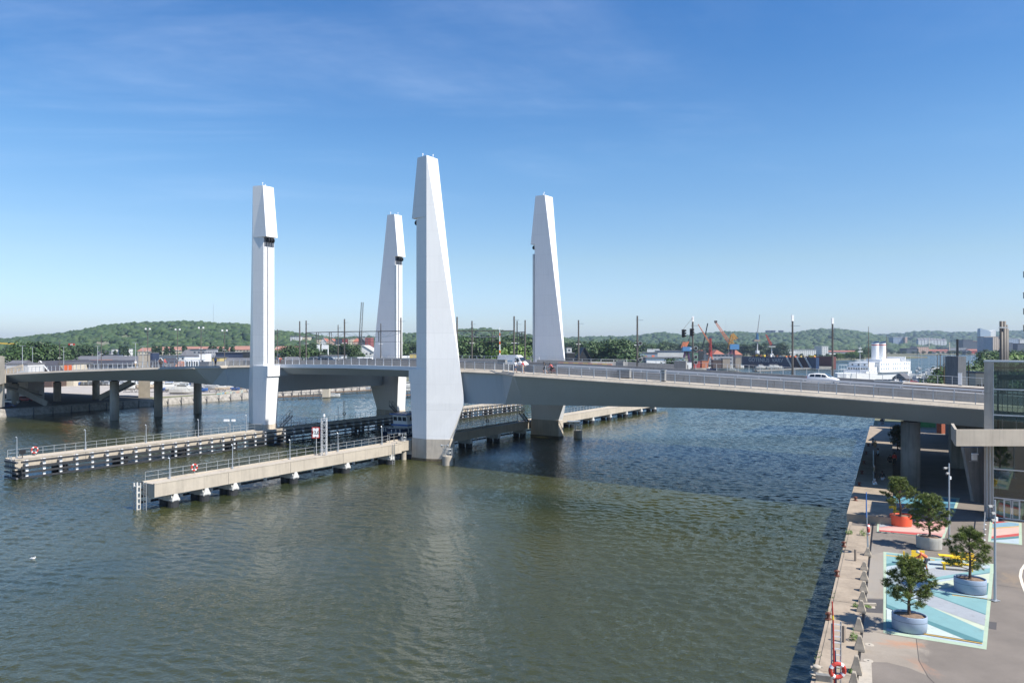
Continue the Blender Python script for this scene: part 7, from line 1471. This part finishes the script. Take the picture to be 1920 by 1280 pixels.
# pale stair house at the left frame edge
root = thing('stair_house', 'pale concrete stair house at the left frame edge beside the deck', 'stair house', Dp(0, 760, 200)); Yd = 196
def PL(pts, Yd, dep, mb, m=0): mb.loft([[(a.x, Yd + d, a.z) for a in [Dp(x, y, Yd) for x, y in pts]] for d in (0, dep)], m)
mb = MB(); fr_ = [(-30, 668), (8.5, 668), (9, 690), (9, 762), (-30, 770)]; mb.loft([[(a.x, Yd + d, a.z) for a in [Dp(x - 2 * bool(d), y, Yd + d) if x > 0 else Dp(x, y, Yd) for x, y in fr_]] for d in (0, 7)]); mb.build('wall', M['concrete_light'], root)
mb = MB(); PL([(9.2, 692), (42, 683), (42, 694), (9.2, 703)], Yd + 2, .4, mb); PL([(-30, 716), (9.3, 703), (9.3, 718), (-30, 728)], Yd - 1.2, .4, mb); mb.build('sloping_parapet', M['concrete_light'], root)
# graffiti wall on the far part of the left bank
a, b = P(405, 744, 1.2), P(462, 738, 1.2); root = thing('graffiti_wall', 'low pale bank wall with green and blue graffiti left of the leftmost tower', 'wall', a); mb = MB(); mb.beam(a + V((0, 0, .7)), b + V((0, 0, .7)), .4, 1.6); mb.build('wall', M['concrete_light'], root)
mb = MB(); dvec = (b - a).normalized(); nn = V((dvec.y, -dvec.x, 0))
for k, (m_, f, w_) in enumerate((('aqua', .06, 2.2), ('mint', .13, 1.4), ('sky', .2, 1.8), ('yellow', .27, 1.0), ('mint', .33, 1.6), ('white', .45, 1.2), ('lilac', .55, 1.5), ('peach', .68, 1.4), ('white', .82, 1.2))):
    p = a.lerp(b, f) + nn * .215 + V((0, 0, .7)); mb.obox(p, dvec * w_ * .5, nn * .01, V((.12, 0, .5 + .1 * (k % 3))), list(COLM).index(m_))
mb.build('graffiti', [M['mural_' + c] for c in COLM], root)
# timber jetty beyond the lift span
def jetty(x0, y0, x1, y1, label, n=9):
    a, b = P(x0, y0, .8), P(x1, y1, .8); root = thing('timber_jetty', label, 'jetty', a); mb = MB(); mb.beam(a, b, 2.4, .25); mb.build('deck', M['wood'], root); mb = MB(); mb.beam(a + V((0, 0, 1.3)), b + V((0, 0, 1.3)), .15)
    for k in range(n): p = a.lerp(b, k / (n - 1)); mb.tube(p - V((0, 1.2, 2)), p + V((0, -1.2, 1.2)), .16, .14, 6)
    mb.build('post', M['timber'], root)
jetty(506, 744, 616, 741, 'timber jetty in the river beyond the leftmost tower'); jetty(618, 735, 696, 731, 'pale pontoon beyond the lift span', 4); jetty(754, 741, 776, 739, 'timber jetty seen between the farthest and nearest towers', 5)
c = P(612, 744, .3); root = thing('work_hut', 'small tan hut on the end of the timber jetty', 'hut', c); mb = MB(); mb.rbox(c, 2.4, 2.4, 3.2); mb.build('wall', M['b_beige'], root); mb = MB(); mb.rbox(c + V((0, 0, 3.2)), 2.7, 2.7, .2); mb.build('roof', M['wood'], root)
put_boat(ks[0], P(622, 743, .05), .1, 'small white boat at the end of the timber jetty', 'boats between the towers', 1.0)
# ---- middle distance between the left and nearest towers
A(512, 553, 649, 700, 25, 'w_white', 'white building with red roof just right of the leftmost tower', 'long', 'roof_red2', .35)
A(544, 561, 630.5, 1300, 25, 'w_white', 'tall white block of flats on the hillside right of the leftmost tower'); A(561, 577, 631.5, 1320, 25, 'w_cream', 'stepped white flats beside the tall ones on the hillside')
A(512, 546, 663, 450, 20, 'b_blue', 'blue roofed shed right of the leftmost tower', 'long', 'b_navy', .7)
A(528, 556, 669, 400, 14, 'roof_grey', 'grey shed roof behind the lift span railing', 'long', 'roof_grey', .6)
A(580, 590, 652, 700, 14, 'w_grey', 'small grey church with a pointed roof behind the lift span', 'hip', 'roof_grey', .8)
for a, b, y, w_, r_, rf, l in ((601, 612, 634, 'w_white', 'roof_red', 'gable', 'white gabled flats, leftmost of the colourful blocks'), (613, 628, 635, 'w_peach', 'roof_red', 'gable', 'peach flats with gable right of the white gabled ones'), (629, 641, 636, 'w_dark', 'roof_dark', 'flat', 'dark brick flats in the colourful group'), (642, 652, 636, 'w_red', 'roof_red', 'flat', 'red flats left of the tall middle gantry mast'), (653, 661, 635, 'w_cream', 'roof_grey', 'flat', 'cream flats in the colourful group'), (662, 671, 634, 'w_peach', 'roof_red', 'hip', 'peach flats with red hip roof below the crane jib'), (673, 684, 633, 'w_dark', 'roof_grey', 'gable', 'black gabled flats below the crane jib'), (685, 695, 634, 'w_red', 'roof_red', 'flat', 'tall red flats left of the farthest tower'), (594, 601, 637, 'w_cream', 'roof_grey', 'flat', 'pale flats at the left end of the colourful group')): A(a, b, y, 1000, 22, w_, l, rf, r_, .2, zg=4)
A(661, 700, 647, 560, 25, 'w_white', 'modern white office with glass gable left of the farthest tower', 'gable', 'roof_light', .3, parts=(('band', 'b_bluegrey', .05, .95, .62, .74), ('band', 'b_bluegrey', .05, .95, .34, .46)))
A(600, 640, 667, 420, 14, 'white', 'long low white shed roof behind the lift span railing'); A(666, 698, 670, 400, 14, 'white', 'white barrel roofed tent left of the farthest tower', 'long', 'white', .6)
for x0, x1, yt, l in ((595, 599, 647, 'white sign portal behind the lift span, narrow one'), (604, 615, 647, 'white double sign portal behind the lift span, wide one')):
    a, b = Dp(x0, yt, 500), Dp(x1, yt, 500); root = thing('sign_portal', l, 'portal', (a.x, 500, 1.8)); mb = MB(); mb.beam((a.x, 500, 1.8), a, .5); mb.beam((b.x, 500, 1.8), b, .5); mb.build('leg', M['white'], root); mb = MB(); mb.box(a.x - .3, b.x + .3, 499.6, 500.4, a.z - 2.6, a.z + .2); mb.build('head_box', M['white'], root)
A(752, 782, 667, 480, 20, 'w_grey', 'long low pale sheds left of the nearest tower', 'long', 'roof_light', .5); A(768, 782, 664, 420, 14, 'b_yellow', 'yellow shed touching the nearest tower on its left')
A(985, 1006, 654, 500, 20, 'w_white', 'white building behind the mast left of the right rear tower'); A(862, 868, 648, 600, 20, 'w_white', 'white gable touching the nearest tower on its right')
# ---- right of the right rear tower
A(1063, 1078, 663, 330, 14, 'b_black', 'low black shed left of the black gabled house'); A(1076, 1116, 651, 330, 18, 'b_black', 'black house with steep dark roof right of the right rear tower', 'gable', 'roof_dark', .55, parts=(('wins', 'roof_light', 9, .1, .9, .3, .55),))
A(1063, 1072, 652, 500, 12, 'w_white', 'small white building glimpsed at the foot of the right rear tower')
A(1116, 1172, 661.5, 520, 30, 'b_bluegrey', 'blue grey warehouse with dark window band', parts=(('band', 'b_navy', .08, .6, .68, .86), ('band', 'b_redw', .75, .88, .78, .86, 'sign_band')))
A(1172, 1194, 660.5, 525, 30, 'white', 'white cube building right of the blue grey warehouse', parts=(('wins', 'b_navy', 3, .05, .8, .66, .76),)); A(1194, 1233, 661.5, 540, 30, 'b_bluegrey', 'grey blue hall with a small red sign and an orange square sign', parts=(('band', 'b_redw', .35, .5, .6, .82, 'red_sign'), ('band', 'orange', .72, .85, .5, .85, 'orange_sign')))
A(1232, 1284, 658, 640, 40, 'roof_light', 'long pale grey workshop with a blue roof edge', parts=(('band', 'b_blue', .0, 1.0, .93, 1.0, 'roof_edge'),)); A(1212, 1284, 671, 430, 25, 'white', 'long low white shed with a strip of small windows', parts=(('band', 'b_bluegrey', .35, .85, .5, .7),))
A(1195, 1216, 668, 430, 18, 'b_navy', 'dark blue roofed hall left of the long white shed', 'hip', 'roof_grey', .5)
c_ = Dp(1225, 655, 645); root = thing('roof_sign', 'row of white letter blocks on the pale workshop roof', 'sign', c_)
mb = MB()
for k in range(9): mb.box(c_.x - 5.2 + k * 1.2, c_.x - 4.4 + k * 1.2, 645, 645.2, c_.z - .55, c_.z + .4)
mb.box(c_.x - 5.4, c_.x + 5.4, 645.25, 645.4, c_.z - 2, c_.z - .6); mb.build('letters', M['white'], root)
for a, b, l in ((1311, 1329, 'red roofed shed right of the blue and orange crane'), (1337, 1360, 'red roofed shed behind the red lattice crane'), (1376, 1392, 'red roofed shed right of the tall yellow crane')): A(a, b, 656, 700, 25, 'roof_grey', l, 'hip', 'roof_red', .35)
A(1300, 1312, 661, 690, 20, 'b_green', 'green grey hall left of the red roofs', parts=()); A(1330, 1375, 665, 650, 20, 'w_grey', 'grey workshop between the shipyard cranes', 'flat')
for x, w_, y, m_, l in ((1306, 14, 677, 'b_redw', 'red container under the stacked signal mast'), (1322, 12, 676, 'b_orange', 'orange container among the shipyard clutter'), (1345, 16, 675, 'b_brown', 'brown barge deckhouse in the shipyard'), (1362, 14, 672, 'b_silo', 'rust coloured scaffold block beside the dock'), (1290, 14, 679, 'white', 'white cabin in the shipyard clutter'), (1384, 10, 670, 'b_silo', 'rusty platform at the dock end'), (1270, 14, 681, 'yellow', 'yellow machine row in the shipyard'), (1247, 12, 681, 'yellow', 'yellow vehicle in the shipyard yard'), (1232, 10, 682, 'orange', 'orange container behind the road'), (1218, 10, 681, 'b_beige', 'tan container behind the road'), (1150, 15, 674, 'white', 'white caravan in front of the blue grey warehouse'), (1132, 10, 675, 'white', 'white van body in front of the blue grey warehouse'), (1166, 12, 677, 'white', 'white tent roof near the signal mast'), (1093, 8, 678, 'white', 'white box at the foot of the black house')):
    A(x - w_ / 2, x + w_ / 2, y, 560, 6, m_, l, name='container', cat='container')
# ---- far right shore
for a, b, y, Yd, w_, rf, rc, l in ((1478, 1530, 655.5, 1150, 'w_white', 'flat', 'roof_light', 'long white hall with flat roof behind the floating dock'), (1541, 1553, 649, 1200, 'w_white', 'flat', 'roof_light', 'white block on the shore left of the thick antenna mast'), (1535, 1625, 657, 1500, 'w_grey', 'long', 'roof_red', 'long low sheds with reddish roofs below the green hill'), (1675, 1701, 632.5, 2400, 'w_bluegrey', 'flat', 'roof_light', 'blue grey slab of flats on the hillside right of the funnels'), (1697, 1701.5, 632, 2390, 'w_peach', 'flat', 'roof_light', 'orange end gable of the blue grey slab'), (1720, 1742, 650, 1600, 'w_peach', 'flat', 'roof_light', 'peach and white office on the far shore'), (1700, 1722, 653, 1600, 'w_dark', 'flat', 'roof_grey', 'dark hall left of the peach office'), (1742, 1782, 655, 1620, 'w_grey', 'long', 'roof_red', 'grey terminal with reddish roof right of the peach office'), (1755, 1780, 659, 1560, 'w_white', 'long', 'roof_red', 'white shed with red roof at the far waterside'), (1782, 1812, 652, 1650, 'w_grey', 'flat', 'roof_light', 'long grey warehouse on the far shore'), (1797, 1815, 657, 1580, 'b_yellow', 'flat', 'roof_grey', 'old yellow warehouse on the far shore'), (1820, 1848, 654.5, 1560, 'b_redw', 'long', 'roof_red', 'big red roofed boat hall on the far shore'), (1811, 1822, 656, 1550, 'w_dark', 'gable', 'roof_dark', 'dark gabled shed left of the red boat hall'), (1806, 1824, 637.5, 1900, 'w_dark', 'flat', 'roof_dark', 'dark office block left of the tall slanted tower'), (1824, 1840, 640, 1900, 'w_dark', 'flat', 'roof_red', 'dark block with red top next to the tall slanted tower'), (1888, 1912, 635, 1900, 'w_bluegrey', 'flat', 'roof_light', 'pale grey flats right of the steel tubes'), (1910, 1922, 636, 1900, 'w_white', 'flat', 'roof_light', 'white block at the right frame edge'), (1888, 1899, 643, 1500, 'w_dark', 'flat', 'roof_dark', 'dark block right of the steel tubes'), (1908, 1925, 644, 1500, 'w_dark', 'flat', 'roof_dark', 'dark blue block at the right frame edge')):
    A(a, b, y, Yd, 30, w_, l, rf, rc, .35)
for i, x in enumerate(range(1722, 1776, 6)): A(x, x + 5, 633 + .35 * abs(x - 1735) / 5 + R(-.3, .3), 2700, 15, 'w_white', 'small white terrace house on the far right hillside', 'long', 'roof_grey', .3, zg=20, name='terrace_house', group='white terraces on the far hillside')
for x, l in ((1439, 'left of three dark blocks on the skyline above the dock'), (1448.5, 'middle of three dark blocks on the skyline above the dock'), (1463.5, 'right of three dark blocks on the skyline above the dock')): A(x, x + 5.5, 620, 3100, 25, 'b_navy', l, zg=20, group='three blocks on the skyline')
# slanted glass tower and grain silo
root = thing('slanted_tower', 'tall pale blue tower with slanted roof at the right', 'tower', Dp(1850, 660, 1700)); Yd = 1700; q = lambda x, y: Dp(x, y, Yd)
mb = MB(); fr = [q(1838, 615), q(1857.5, 621), q(1857.5, 656), q(1838, 656)]; mb.loft([[(a.x + d * .35, Yd + d, a.z - d * .05) for a in fr] for d in (0, 24)]); mb.build('facade', M['w_glass'], root); mb = MB(); fr = [q(1857.8, 621), q(1869.5, 618.5), q(1869.5, 656), q(1857.8, 656)]; mb.loft([[(a.x, Yd + d, a.z) for a in fr] for d in (4, 22)]); mb.build('white_wing', M['w_white'], root)
root = thing('grain_silo', 'square brown and grey grain silo in front of the slanted tower', 'silo', Dp(1860, 660, 1500)); mb = MB(); a, b, c_ = Dp(1848, 632, 1500), Dp(1861.5, 632, 1494), Dp(1875, 632, 1512)
mb.loft([[(a.x, 1506, z), (b.x, 1494, z), (b.x + 1, 1530, z), (a.x + 3, 1532, z)] for z in (1.8, a.z)]); mb.build('grey_face', M['b_bluegrey'], root)
for k in range(4): 
    f0, f1 = k / 4, (k + .92) / 4; mb = MB(); mb.loft([[(b.x + (c_.x - b.x) * f0 + .3, 1494 + 18 * f0, z), (b.x + (c_.x - b.x) * f1, 1494 + 18 * f1, z), (b.x + (c_.x - b.x) * f1, 1530, z), (b.x + (c_.x - b.x) * f0 + .3, 1530, z)] for z in (1.8, a.z - .3)]); mb.build('silo_cell', M['b_silo'], root)
mb = MB(); mb.box(a.x + 1, c_.x - 1, 1507, 1530, a.z, a.z + 1.5); mb.build('roof_house', M['b_silo'], root)
for x, y0, Yd, w_, m_, l in ((1780, 641, 1620, .9, 'b_cream', 'pale chimney on the far shore'), (1742, 632, 2500, .8, 'b_cream', 'white church tower on the far hillside')): 
    c_ = Dp(x, y0, Yd); root = thing('chimney', l, 'chimney', (c_.x, Yd, 1.8)); mb = MB(); mb.tube((c_.x, Yd, 1.8), c_, 1.5, 1.1, 10); mb.build('shaft', M[m_], root); mb = MB(); mb.tube(c_, c_ + V((0, 0, .8)), 1.3, 1.3, 10); mb.build('rim', M['roof_dark'], root)
c_ = Dp(1466, 655, 1000); root = thing('storage_tank', 'white round tank behind the floating dock', 'tank', (c_.x, 1000, 1.8)); mb = MB(); mb.lathe((c_.x, 1000, 1.8), [(5, 0), (5, 11), (3.6, 13.3), (.4, 14.2)], 20); mb.build('shell', M['white'], root, True); mb = MB(); mb.torus((c_.x, 1000, 12.8), (0, 0, 1), 5.05, .15, 20, 6); mb.build('hoop', M['galv'], root)
# marina roofs beside ship
A(1699, 1711, 700, 330, 12, 'b_brown', 'dark floating boathouse right of the white ship', 'long', 'roof_grey', .4, zg=.2)
A(1829, 1850, 700, 150, 8, 'b_beige', 'small beige kiosk with windows behind the far railing', parts=(('wins', 'glass_dark', 3, .1, .9, .4, .8),))
# ------------------------------------------------------------ floating dock with lettering
Yd = 664; a, b = Dp(1391, 686, 664), Dp(1530, 689, 600); a.z = b.z = 0; dv = (b - a).normalized(); dn = V((-dv.y, dv.x, 0)); L = (b - a).length; root = thing('floating_dock', 'navy floating dock with white lettering along its side', 'floating dock', a)
def DB(mb, x0, x1, y0, y1, z0, z1, m=0): mb.loft([[a + dv * x + dn * y + V((0, 0, z)) for x, y in ((x0, y0), (x1, y0), (x1, y1), (x0, y1))] for z in (z0, z1)], m)
mb = MB(); DB(mb, 0, L, 0, 4, -.5, 9.0); w_n = mb.build('side_wall', M['navy'], root); mb = MB(); DB(mb, 0, L, 22, 26, -.5, 9.5); mb.build('side_wall', paint('dock_red', (.12, .035, .03), rough=.7, var=.3), root); mb = MB(); DB(mb, .5, L - .5, 4, 22, -.5, 1.5); mb.build('dock_floor', M['concrete_dark'], root)
for x in (.62, .75, .86): mb = MB(); mb.loft([[a + dv * (L * x + e) - dn * .6 + V((0, 0, z)), a + dv * (L * x + e + 1.6) - dn * .6 + V((0, 0, z)), a + dv * (L * x + e + 1.6) - dn * .1 + V((0, 0, z)), a + dv * (L * x + e) - dn * .1 + V((0, 0, z))] for z, e in ((.6, 5.5), (9.0, 0))]); mb.build('gangway', M['galv'], root)
mb = MB(); DB(mb, L * .7, L * .9, -.05, -.01, .5, 8.8); mb.build('rust_panel', paint('dock_rust', (.06, .02, .02), rough=.8), root)
for k in range(34):
    x = R(2, L - 3); h = R(.5, 1.9); mb = MB(); DB(mb, x, x + R(.8, 3), .4, 2.2, 9.02, 9.02 + h)
    if k < 26: mb.build('deck_machinery', M[random.choice(['yellow', 'orange', 'b_yellow', 'b_silo', 'white', 'rust', 'b_orange'])], root)
mb = MB(); DB(mb, 0, L, -.1, .05, 10.0, 10.08); 
for k in range(30): DB(mb, k * L / 30, k * L / 30 + .12, -.05, .05, 9, 10)
mb.build('deck_rail', M['b_yellow'], root)
text('GÖTENIUS  VARV', a + dv * L * .34 - dn * .12 + V((0, 0, 6.0)), 4.6, 'roof_light', (math.pi / 2, 0, math.atan2(dv.y, dv.x)), root, 'lettering', .05, .04)
a2 = P(1420, 692, .4); root = thing('work_pontoon', 'low mossy timber pontoon in front of the floating dock', 'pontoon', a2); mb = MB(); mb.beam(P(1415, 695, .3), P(1520, 690, .3), 4, .8); mb.build('deck', M['concrete_dark'], root); mb = MB()
for k in range(14): p = P(1415, 695, .3).lerp(P(1520, 690, .3), k / 13); mb.tube(p - V((0, 2, 1)), p + V((0, -2, 1.6)), .22, .2, 6)
mb.build('timber_edge', M['wood'], root)
for x in (1428, 1448, 1456): put_boat(ks[1], P(x, 690, .05), .1, 'white work boat lying along the floating dock', 'boats along the floating dock', 1.1)
for x, y, m_, l in ((1381, 686, 'yellow', 'round yellow buoy left of the floating dock'), (1412, 690, 'b_black', 'black mooring post left of the timber pontoon')):
    c_ = P(x, y + 1.5, 0); root = thing('channel_buoy', l, 'buoy', c_); mb = MB(); mb.lathe((c_.x, c_.y, -.2), [(.9, 0), (1.2, 1.0), (1.1, 2.0), (.5, 2.8)] if m_ == 'yellow' else [(.5, 0), (.5, 2.6)], 14); mb.build('float', M[m_], root); mb = MB(); mb.tube((c_.x, c_.y, 2), (c_.x, c_.y, 3.6), .08, .08, 6); mb.build('top_mark', M[m_], root)
# ------------------------------------------------------------ cranes
def lat(mb, p, q, w0, w1=None, n=8, t=.12, m=0):
    p, q = V(p), V(q); w1 = w1 or w0; ax_ = (q - p).normalized(); u = ax_.orthogonal().normalized() if abs(ax_.x) < .01 else V((-ax_.z, 0, ax_.x)).normalized(); v_ = ax_.cross(u).normalized()
    c4 = [(-1, -1), (1, -1), (1, 1), (-1, 1)]; P4 = lambda f: [p.lerp(q, f) + (u * a + v_ * b) * (w0 + (w1 - w0) * f) / 2 for a, b in c4]
    for k in range(n):
        A_, B_ = P4(k / n), P4((k + 1) / n)
        for j in range(4): mb.beam(A_[j], B_[j], t, m=m); mb.beam(A_[j], B_[(j + 1) % 4], t * .6, m=m); mb.beam(A_[j], A_[(j + 1) % 4], t * .6, m=m)
def crane(label, foot, legs, house, jib, cols, Yd, jw=1.6, lw=.6):
    f = Dp(foot[0], foot[1], Yd); g = V((f.x, Yd, 1.8)); root = thing('harbour_crane', label, 'crane', g); mb = MB(); t_ = Dp(foot[0], legs, Yd)
    for dx in (-3.2, 3.2):
        for dy in (-3, 3): mb.beam(g + V((dx, dy, 0)), t_ + V((dx * .35, dy * .35, 0)), lw)
    mb.build('portal_leg', M[cols[0]], root); mb = MB(); hw = house[1]; hh = Dp(0, house[2], Yd).z; mb.box(t_.x - hw + house[0], t_.x + hw + house[0], Yd - 2.5, Yd + 2.5, t_.z, hh); mb.build('machine_house', M[cols[1]], root)
    mb = MB(); a_, b_ = Dp(jib[0], jib[1], Yd), Dp(jib[2], jib[3], Yd); lat(mb, a_, b_, jw, jw * .45, 9, .22); mb.build('jib', M[cols[2]], root); return root, t_
M['crane_orange'] = mat('crane_orange', (.68, .22, .10), .5, var=.1); M['crane_yellow'] = mat('crane_yellow', (.62, .33, .06), .5, var=.1); M['crane_blue'] = mat('crane_blue', (.08, .22, .42), .5, var=.1)
r, t_ = crane('large harbour crane with yellow frame, blue cabin and long orange jib', (1373, 672), 655, (1.5, 4.2, 645), (1367, 641, 1341, 603), ('b_purple', 'crane_blue', 'crane_orange'), 690, 2.4)
mb = MB(); lat(mb, Dp(1368, 655, 690), Dp(1373, 628, 690), 3.4, 2.2, 5, .5); lat(mb, Dp(1373, 626, 690), Dp(1381, 636, 690), 1.8, 2.4, 3, .45); lat(mb, Dp(1368, 641, 690), Dp(1376, 645, 690), 1.5, 1.5, 2, .4); mb.build('tower_frame', M['crane_yellow'], r)
mb = MB(); c_ = Dp(1342, 603, 690); mb.rbox(c_ - V((0, 0, 1)), 2.2, 2, 2.0); mb.build('jib_head', M['b_brown'], r)
r, t_ = crane('smaller harbour crane with purple legs, blue house and orange counter frames', (1287, 674), 658, (0, 3.4, 650), (1285, 650, 1291, 640), ('b_purple', 'crane_blue', 'crane_orange'), 600, 1.4)
mb = MB(); 
for dx in (-3, -1.5, 0): lat(mb, Dp(1285, 652, 600) + V((dx, 0, 0)), Dp(1289, 641, 600) + V((dx, 0, 0)), 1.0, .8, 3, .35)
mb.build('counter_frame', M['crane_orange'], r); mb = MB(); lat(mb, Dp(1288, 650, 600), Dp(1296, 622, 600), .8, .4, 8, .1); mb.build('back_stay', M['mast'], r)
r, t_ = crane('red lattice crane with a faint long jib left of the yellow one', (1332, 672), 668, (0, .9, 660), (1331, 643, 1309, 608), ('crane_orange', 'red', 'crane_orange'), 640, .9, .4); mb = MB(); lat(mb, Dp(1332, 666, 640), Dp(1332, 634, 640), 2.0, 1.0, 9, .3); mb.build('mast', M['red'], r)
r, t_ = crane('slim pale blue tower crane with a steep thin jib above the dock', (1420, 668), 662, (0, 1.2, 657), (1420, 626, 1424.5, 590), ('roof_light', 'white', 'roof_light'), 700, .5, .4); mb = MB(); mb.tube(Dp(1420, 664, 700), Dp(1420, 640, 700), .6, .5, 8); mb.build('mast', M['roof_light'], r); mb = MB(); mb.rbox(Dp(1419, 640, 700), 5.5, 3, 1.8); mb.build('cab', M['b_silo'], r); mb = MB(); lat(mb, Dp(1420, 638, 700), Dp(1420, 624, 700), 2.0, .6, 4, .35); mb.build('a_frame', M['crane_blue'], r)
r, t_ = crane('short red jib crane on a white pole behind the dock', (1447, 668), 664, (0, .8, 663), (1446, 646, 1436, 627), ('white', 'white', 'red'), 720, 1.8, .35); mb = MB(); mb.tube(Dp(1447, 668, 720), Dp(1447, 649, 720), .4, .4, 8); mb.box(Dp(1440, 0, 720).x, Dp(1453, 0, 720).x, 718, 722, Dp(0, 650, 720).z, Dp(0, 649, 720).z); mb.build('mast', M['white'], r); mb = MB(); mb.rbox(Dp(1450, 648.5, 720), 3.5, 2.5, 1.6); mb.build('counterweight', M['black'], r)
root = thing('mobile_crane', 'thin black telescopic crane boom between two orange jibs', 'crane', Dp(1318, 668, 680)); mb = MB(); mb.beam(Dp(1317.5, 652, 680), Dp(1327, 606, 680), .8); mb.build('boom', M['black'], root); mb = MB(); a_ = Dp(1317, 660, 680); mb.rbox((a_.x, 680, 1.8), 7, 3, a_.z - .5); mb.build('carrier', M['b_black'], root)
root = thing('tower_crane', 'grey lattice crane jib rising behind the lift span', 'crane', Dp(674, 660, 760)); mb = MB(); lat(mb, Dp(674.5, 650, 760), Dp(679.5, 566.5, 760), 2.6, 2.0, 22, .2); mb.build('jib', M['mast'], root); mb = MB(); mb.rbox((Dp(674, 0, 760).x, 760, 1.8), 8, 6, Dp(0, 650, 760).z - 1.8); mb.build('machine_house', M['b_silo'], root)
root = thing('tower_crane', 'yellow horizontal crane jib at the far left edge', 'crane', Dp(28, 665, 800)); mb = MB(); lat(mb, Dp(-6, 643, 800), Dp(28, 644.5, 800), .9, 1.3, 12, .25); lat(mb, Dp(28, 645, 800), Dp(31.5, 641, 800), 1.0, .4, 2, .25); mb.build('jib', M['yellow'], root); mb = MB(); lat(mb, Dp(28.5, 670, 800), Dp(28.5, 645, 800), 1.2, 1.2, 8, .2); mb.build('mast', M['galv'], root)
root = thing('tower_crane', 'yellow crane jib with a pale blue mast left of the right rear tower', 'crane', Dp(991, 660, 700)); mb = MB(); lat(mb, Dp(952, 633, 700), Dp(994, 634, 700), .5, .7, 14, .18); mb.build('jib', M['yellow'], root); mb = MB(); lat(mb, Dp(991, 662, 700), Dp(991, 631, 700), 1.1, 1.1, 9, .22); mb.build('mast', M['crane_blue'], root)
for x, y0, y1, Yd, l in ((400, 570, 606, 1500, 'hair thin radio mast on the left hill'), (1361, 598, 624, 2900, 'hair thin radio mast on the right hill')):
    a_, b_ = Dp(x, y1 + 3, Yd), Dp(x, y0, Yd); root = thing('radio_mast', l, 'mast', a_); mb = MB(); mb.tube(a_, b_, .35, .25, 6); mb.build('mast', M['galv'], root); mb = MB(); mb.rbox(a_, 3, 3, 3); mb.build('base_hut', M['white'], root)
c_ = Dp(67, 646, 430); root = thing('roadside_sign', 'red and white sign board on a pole below the left hill', 'sign', (c_.x + 21.0, 430, 1.8)); c_ = Dp(134.5, 645.5, 520); root.location = (c_.x, 520, 1.8); mb = MB(); mb.box(c_.x - 2.3, c_.x + 2.3, 519.8, 520, c_.z - .7, c_.z + .7); mb.build('board', M['red'], root); mb = MB(); mb.box(c_.x - .8, c_.x + .8, 519.7, 519.79, c_.z - .6, c_.z + .3); mb.build('emblem', M['white'], root); mb = MB(); mb.tube((c_.x, 520, 1.8), (c_.x, 520, c_.z - .7), .2, .2, 8); mb.build('pole', M['galv'], root)
# ------------------------------------------------------------ the air: one even volume round the whole scene
HAZE = True
if HAZE:
    me = MB(); me.box(-5200, 5200, -60, 5900, -2.0, 112); hz = me.build('haze', []); tag(hz, kind='stuff'); m = bpy.data.materials.new('haze'); m.use_nodes = True; t = m.node_tree; t.nodes.clear(); o = t.nodes.new('ShaderNodeOutputMaterial'); pv = t.nodes.new('ShaderNodeVolumePrincipled'); pv.inputs['Density'].default_value = .00010; pv.inputs['Color'].default_value = (.62, .78, 1, 1); pv.inputs['Anisotropy'].default_value = .3; t.links.new(pv.outputs[0], o.inputs['Volume']); hz.data.materials.append(m)
# protos never placed
for o in list(TP.values()):
    if o['label'] == 'x':
        for ch in list(o.children): bpy.data.objects.remove(ch)
        bpy.data.objects.remove(o)
for k, o in BT.items():
    if k not in bused:
        for ch in list(o.children): bpy.data.objects.remove(ch)
        bpy.data.objects.remove(o)
for k, o in enumerate(PC):
    if k not in used: bpy.data.objects.remove(o)

# labels: things of one group that look alike are told apart by their order in the row
bpy.context.view_layer.update()
ORD = ['leftmost', 'second from the left', 'third from the left', 'fourth from the left', 'fifth from the left', 'sixth from the left', 'seventh from the left', 'eighth from the left', 'ninth from the left', 'tenth from the left'] + [n + ' from the left' for n in ('eleventh', 'twelfth', 'thirteenth', 'fourteenth', 'fifteenth', 'sixteenth', 'seventeenth', 'eighteenth', 'nineteenth', 'twentieth', 'twenty-first', 'twenty-second', 'twenty-third', 'twenty-fourth', 'twenty-fifth', 'twenty-sixth', 'twenty-seventh', 'twenty-eighth', 'twenty-ninth')]
same = {}
for o in SC.objects:
    if o.parent is None and o.get('label') and o.get('kind') is None: same.setdefault(o['label'], []).append(o)
for l, os_ in same.items():
    if 2 <= len(os_) <= 30 and len(l.split()) <= 13:
        os_.sort(key=lambda o: o.location.x / max(1, o.location.y))
        for o, w_ in zip(os_, ORD[:len(os_) - 1] + ['rightmost']): o['label'] = l + ', ' + w_ if len((l + ' ' + w_).split()) <= 16 else ' '.join(l.split()[:16 - len(w_.split())]) + ', ' + w_
